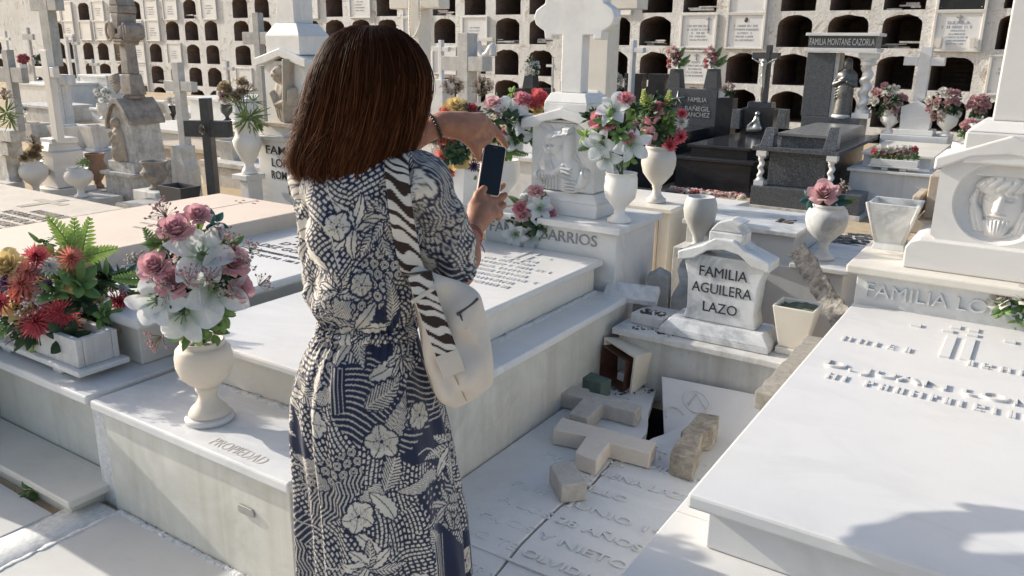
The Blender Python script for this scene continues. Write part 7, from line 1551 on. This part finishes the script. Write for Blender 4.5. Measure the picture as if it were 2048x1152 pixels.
# ornate brown cross with relief pedestal
y = 4.75; t = thing('monument', 'ornate brown stone cross with oval emblem on a pedestal with a carved robed figure', 'monument', Y(250, 400, y)); u = mpp(Y(250, 300, y)); cx = Y(240, 350, y)[0]; zz_ = lambda py: Y(240, py, y)[2]
m = MB(); m.box(cx-55*u, cx+48*u, y, y+.5, -.05, zz_(352)); m.box(cx-60*u, cx+52*u, y-.04, y+.54, zz_(352)+.001, zz_(345)); m.box(cx-48*u, cx+42*u, y+.03, y+.48, zz_(345)+.001, zz_(325)); m.build('pedestal', DIRTY, t, .006)
o_ = [(-44, 325), (-40, 280), (-36, 245), (-25, 220), (-10, 207), (8, 206), (22, 222), (34, 240), (34, 252), (38, 290), (42, 325)]; m = MB(); m.prism([(cx+a*u, zz_(b)) for a, b in o_], y+.07, y+.4); m.build('stele', DIRTY, t, .006)
m = MB(); o2_ = [(-46, 262), (-38, 235), (-24, 212), (-8, 199), (8, 198), (26, 215), (42, 240), (42, 250), (30, 240), (18, 222), (4, 210), (-8, 210), (-20, 220), (-32, 240), (-38, 262)]; m.prism([(cx+a*u, zz_(b)) for a, b in o2_], y+.03, y+.44); m.build('arch_moulding', BROWN, t, .006)
def robed(X, Z):
    X, Z = X/.35, Z/.62; f = ell(X, Z, 0, .35, .30, .42, .12, .4)+ell(X, Z, 0, .1, .38, .2, .05)+.02*noiseXZ(X, Z, 30, 8); f = np.maximum(f, ell(X, Z, -.02, .84, .12, .11, .13)); f = np.maximum(f, stroke(X, Z, [(-.2, .6), (-.12, .45), (.05, .55)], .07, .15))
    for k in range(6): f = f-stroke(X, Z, [(-.22+.08*k, .0), (-.14+.06*k, .4)], .02, .03)
    return f*.6
m = MB(); relief(m, frame((cx-8*u, y+.068, zz_(324)), X1, Y1, Z1), 62*u, 92*u, 60, 80, lambda X, Z: robed(X*.35/(62*u), Z*.62/(92*u)), cut=.008); m.build('figure_relief', TAN, t)
m = MB(); zc_ = zz_(62); m.lathe([(26*u, zz_(200)), (26*u, zz_(194)), (20*u, zz_(190))], cx+4*u, y+.24, 0, 4, M=None, smooth=False); m.frus(cx+4*u, y+.24, zz_(192), 42*u, 42*u*.8, zz_(150), 30*u, 26*u); m.frus(cx+2*u, y+.24, zz_(150), 26*u, 24*u, zz_(82), 22*u, 22*u)
for a_, L in ((90, 62), (0, 36), (180, 36), (270, 26)):
    r_ = math.radians(a_); d_ = np.array([math.cos(r_), 0, math.sin(r_)]); s_ = np.array([-d_[2], 0, d_[0]]); O = np.array([cx, y+.24, zc_])
    for k, (d0, d1, w0, w1) in enumerate(((4, L*.55, 8, 13), (L*.55, L*.78, 16, 17), (L*.78, L, 15, 10))):
        rings = [[O+d_*dd*u+s_*w*u*e+np.array([0, f*.10, 0]) for e, f in ((-1, -1), (1, -1), (1, 1), (-1, 1))] for dd, w in ((d0, w0), (d1, w1))]; m.loft(rings, True, False)
m.build('cross', BROWN, t, .012, 3); m = MB(); a = np.linspace(0, 2*np.pi, 30); m.tube(np.stack([cx-4*u+10*u*np.cos(a), a*0+y+.08, zc_+17*u*np.sin(a)], 1), 2.6*u, 6); m.ball((cx-4*u, y+.10, zc_), (9*u, .03, 16*u), 14); m.build('oval_emblem', TAN, t)
m = MB()
for k in range(8): a_ = -.6+k*.22; m.tube([(cx-2*u+15*u*math.cos(2+a_), y+.06, zz_(175)+22*u*math.sin(a_)), (cx+10*u, y+.08, zz_(165)+18*u*math.sin(a_))], 3*u, 5)
m.build('carved_wing', BROWN, t)
P = Y(313, 372, 4.6); P = np.array([P[0], 4.6, Y(313, 378, 4.6)[2]]); urn('urn', 'fluted dark weathered stone urn right of the ornate brown cross', BROWN, P, 26*mpp(P), 56*mpp(P), 4, flute=18, fa=.05); t = thing('stone_block', 'dark stained block under the fluted urn', 'stone block', (P[0], 4.6, 0)); m = MB(); m.box(P[0]-.16, P[0]+.2, 4.45, 4.8, -.05, P[2]-.001); m.build('block', OLDM, t, .005)
# white cross with small stele
y = 4.55; u = mpp(Y(105, 300, y)); t = cross('white_cross', 'clean white marble cross with a small stele base, at left between white urns', WHITE2, y, 92, 118, 100, 285, 70, 120, 134, 155, .20, None); m = MB(); cx = Y(105, 330, y)[0]; z3 = lambda py: Y(108, py, y)[2]
m.box(cx-22*u, cx+22*u, y-.03, y+.25, z3(285)-.02, z3(278)); m.frus(cx, y+.1, z3(302), 42*u, .36, z3(286), 26*u, .27); m.prism([(cx+a*u, z3(b)) for a, b in ((-26, 372), (30, 372), (26, 330), (30, 305), (0, 296), (-28, 305), (-22, 330))], y-.06, y+.26); m.box(cx-34*u, cx+36*u, y-.14, y+.34, z3(395), z3(373)); m.box(cx-62*u, cx+50*u, y-.3, y+.5, -.05, z3(395)-.002); m.build('stele', WHITE2, t, .006)
for px, lab, k, bp_ in ((75, 'white bellied urn with a dried rose left of the clean white cross', 1, (62, 310)), (163, 'white bellied urn right of the clean white cross', 1, None)):
    yy = 4.35; z0 = Y(px, 394, yy)[2]; P = np.array([Y(px, 394, yy)[0], yy, z0]); urn('urn', lab, WHITE2, P, 27*mpp(P), (72 if bp_ else 58)*mpp(P), k)
    if bp_: bouquet('bouquet', 'dried brown rose in the white bellied urn at left', P+np.array([0, 0, 70*mpp(P)]), (64, 308, 24), [('dryrose:1', 66, 308, 16), ('dryrose:2', 50, 313, 12), ('drysprig:1', 68, 288, 20, 0), ('dryrose:0', 73, 295, 12)], (('drysprig', 3, 12, .5),), stems=False)
    else: bouquet('bouquet', 'small green sprig in the white bellied urn right of the clean white cross', P+np.array([0, 0, 56*mpp(P)]), (168, 328, 14), [('grass:1', 165, 328, 14), ('leaf:1', 172, 326, 12)], (), stems=False)
    tt = thing('stone_block', 'pale stone ledge under the %s white bellied urn' % ('left' if bp_ else 'right'), 'stone block', (P[0], yy, 0)); m = MB(); m.box(P[0]-.2, P[0]+.22, yy-.2, yy+.3, -.05, z0-.002); m.build('block', LGREY, tt, .005)
P = Y(197, 372, 4.95); urn('urn', 'terracotta brown jar behind the white bellied urn', TERRA, np.array([P[0], 4.95, Y(197, 375, 4.95)[2]]), 19*mpp(P), 68*mpp(P), 4); tt = thing('stone_block', 'low grey block under the terracotta jar', 'stone block', (P[0], 4.95, 0)); m = MB(); m.box(P[0]-.2, P[0]+.2, 4.75, 5.2, -.05, Y(197, 375, 4.95)[2]-.002); m.build('block', GREY, tt, .005)
# far-left grey monument
y = 4.15; t = cross('monument', 'grey weathered cross monument cut by the left edge', GREY, y, 14, 40, 100, 262, -12, 58, 135, 165, .3, None); m = MB()
for (a, b, tp, bt, dd, of) in ((-10, 52, 262, 285, .45, -.06), (-14, 46, 286, 312, .4, -.05), (-10, 44, 313, 380, .36, .0), (-16, 52, 368, 400, .5, -.08)): dd = fitd(y+of, dd, a, b, tp, bt); x0, x1, z0, z1 = PD(y+of, dd, a, b, tp, bt); m.box(x0, x1, y+of, y+of+dd, z0, z1)
q = PB(y, -20, 60, 400, 440); m.box(q[0], q[1], y-.2, y+.6, -.05, q[3]); m.build('pedestal', DIRTY, t, .006)
P = Y(12, 240, 3.95); bouquet('bouquet', 'withered pale reeds leaning against the left edge monument', np.array([P[0], 3.95, Y(12, 290, 3.95)[2]]), (12, 225, 26), [('grass:1', 12, 225, 28), ('drysprig:1', 8, 200, 24, 0), ('grass:2', 20, 240, 22)], (), stems=False)
# tall grey pillar cross behind the white one
y = 6.6; t = cross('monument', 'tall weathered grey cross rising behind the clean white cross', GREY, y, 80, 116, -40, 132, 58, 128, -14, 21, .34, None); m = MB()
for (a, b, tp, bt, dd, of) in ((110, 146, 165, 262, .5, .2), (104, 152, 150, 170, .56, .14), (96, 128, 132, 300, .4, .05)): dd = fitd(y+of, dd, a, b, tp, bt); x0, x1, z0, z1 = PD(y+of, dd, a, b, tp, bt); m.box(x0, x1, y+of, y+of+dd, z0 if bt < 300 else -.05, z1)
q = PB(y, 88, 160, 262, 330); m.box(q[0], q[1], y-.1, y+.8, -.05, q[3]); m.build('pedestal', OLDM, t, .008)
# V-shaped marble pots
for (px, pyt, pyb, wt, wb, y, lab) in ((148, 252, 305, 62, 34, 6.0, 'pale tapered pot right of the clean white cross'), (196, 252, 300, 44, 26, 6.05, 'pale marble tapered pot beside the ornate brown cross'), (472, 280, 335, 60, 30, 6.2, 'grey tapered pot right of the black cross'), (78, 247, 300, 40, 22, 6.4, 'grey tapered pot behind the clean white cross')):
    P = np.array([Y(px, pyb, y)[0], y, Y(px, pyb, y)[2]]); u = mpp(P); sqpot('flower_pot', lab, LGREY if 'grey' in lab else OLDM, P, wb*u, wt*u, (pyb-pyt)*u); tt = thing('stone_block', 'ledge under the '+lab, 'stone block', (P[0], y, 0)); m = MB(); m.box(P[0]-.3, P[0]+.3, y-.25, y+.6, -.05, P[2]-.003); m.build('block', LGREY, tt, .006)
# low tombs and ledges further back at left
for (a, b, pt, pb, y, d, lab, mt) in ((235, 420, 258, 282, 7.4, 1.6, 'long pale tomb ledge behind the light grey cross', CREAM), (180, 330, 222, 250, 9.4, 1.8, 'white tomb ledge behind the ornate brown cross', WHITE), (28, 92, 166, 215, 9.8, 1.4, 'white stepped tomb at far left rear', WHITE), (30, 100, 210, 245, 8.8, .9, 'grey lower step of the far left rear tomb', LGREY), (375, 470, 196, 250, 8.6, 1.2, 'pale block with shadow behind the black cross', WHITE), (300, 470, 296, 330, 6.3, .8, 'ochre stone kerb behind the black cross', TAN), (400, 560, 330, 360, 5.9, .6, 'low pale wall behind the tall white urn', LGREY), (160, 215, 150, 215, 11.0, .8, 'pale pedestal far behind the ornate brown cross', WHITE), (430, 540, 236, 262, 9.6, 1.0, 'cream ledge under the dark flower pot', CREAM)):
    q = PB(y, a, b, pt, pb); t = thing('tomb', lab, 'tomb', ((q[0]+q[1])/2, y, 0)); m = MB(); m.box(q[0]+.03, q[1]-.03, y+.03, y+d, -.05, q[3]-.06); m.build('base', mt, t, .006); m = MB(); m.box(q[0], q[1], y, y+d+.02, q[3]-.058, q[3]); m.build('ledge', mt, t, .008)
P = Y(326, 228, 9.2); u = mpp(P); t = thing('book_plaque', 'small grey blue inscribed marble book plaque on the white tomb ledge', 'plaque', P); M = frame(P, X1, (0, .94, .34), (0, -.34, .94)); M = frame(P, (1, 0, 0), (0, -.35, .94), (0, -.94, -.35)); m = MB(); m.slab([(-19*u, 0), (19*u, 0), (19*u, 27*u), (-19*u, 27*u)], -.06, 0, M); m.build('plaque', GREYM, t, .004); m = MB()
for k in range(5): glyphs(m, P+np.array([-9*u if 1 else 0, -.35*(4+4*k)*u-.065*0, .94*(4+4*k)*u])+np.array([0, -.002, 0]), X1, (0, -.35, .94), 2.2*u, 15*u, .003, k); glyphs(m, P+np.array([9*u, -.35*(4+4*k)*u, .94*(4+4*k)*u]), X1, (0, -.35, .94), 2.2*u, 15*u, .003, k+30)
m.build('inscription', MATS['faded_plaque_ink'], t)
for (px, py, pr_, y, kinds, lab, potc) in ((205, 190, 20, 9.3, ('daisy', 'whitesprig'), 'white daisies behind the ornate brown cross', WHITE), (296, 205, 15, 9.1, ('smallred', 'daisy', 'darkleaf'), 'red and white flower pot right of the ornate brown cross', BLACKG), (344, 202, 12, 9.4, ('daisy', 'whitesprig'), 'white flower pot behind the light grey cross', BLACKG), (452, 192, 20, 8.2, ('smallwhite', 'smallpink', 'drysprig'), 'pale pink flower bunch in a dark pot right of the black cross', DARKP), (42, 222, 14, 8.5, ('daisy', 'whitesprig'), 'white daisies at far left step', WHITE), (46, 118, 13, 12, ('smallpink', 'smallred'), 'dusty pink flowers at far left rear', WHITE), (76, 118, 12, 11.5, ('darkleaf', 'sprig'), 'small dark green plant at far left rear', BLACKG)):
    P = Y(px, py+pr_*.9, y); u = mpp(P); h_ = 30*u; urn('flower_pot', 'pot holding the '+lab, potc, P-np.array([0, 0, h_]), pr_*.6*u, h_*1.05, 3, cat='flower pot')
    bouquet('bouquet', lab, P, (px, py, pr_), [(kinds[i % len(kinds)]+':%d' % (i % 3), px+pr_*.8*math.cos(i*2.4)*((i+1)/14)**.5, py+pr_*.75*math.sin(i*2.4)*((i+1)/14)**.5, pr_*.33, 0)[:4] for i in range(14)], (('darkleaf', 4, pr_*.5, .6),), stems=False)
# far small crosses
for (sl, sr, t_, b_, al, ar, at, ab, y, mat, lab) in ((56, 64, 55, 125, 44, 70, 68, 80, 12.5, LGREY, 'small carved grey cross with a figure at far left rear'), (10, 17, 62, 110, 2, 22, 75, 81, 13.5, WHITE, 'thin white cross against the wall at the left edge'), (134, 141, 68, 165, 130, 150, 68, 74, 11.5, WHITE, 'white slender cross before the niches, left of the ornate brown cross'), (148, 155, 72, 160, 142, 160, 84, 90, 11.2, LGREY, 'second slender cross right beside the white slender cross'), (452, 461, 122, 190, 446, 470, 134, 141, 12.0, LGREY, 'small pale cross before the niches above the dead roses'), (184, 190, 118, 160, 178, 200, 126, 132, 11.8, LGREY, 'small worn cross by the open niche left of the ornate brown cross')):
    cross('small_cross', lab, mat, y, sl, sr, t_, b_, al, ar, at, ab, .12, 0.0)
m = MB(); t = thing('stone_stele', 'small pale stone with oval portrait at far left rear', 'headstone', Y(58, 150, 12.2)); q = PB(12.2, 48, 66, 116, 160); m.box(q[0], q[1], 12.2, 12.4, -.05, q[3]); m.ball(((q[0]+q[1])/2, 12.2, (q[2]+q[3])/2+.03), ((q[1]-q[0])*.32, .03, .16), 14); m.build('stone', OLDM, t, .01)
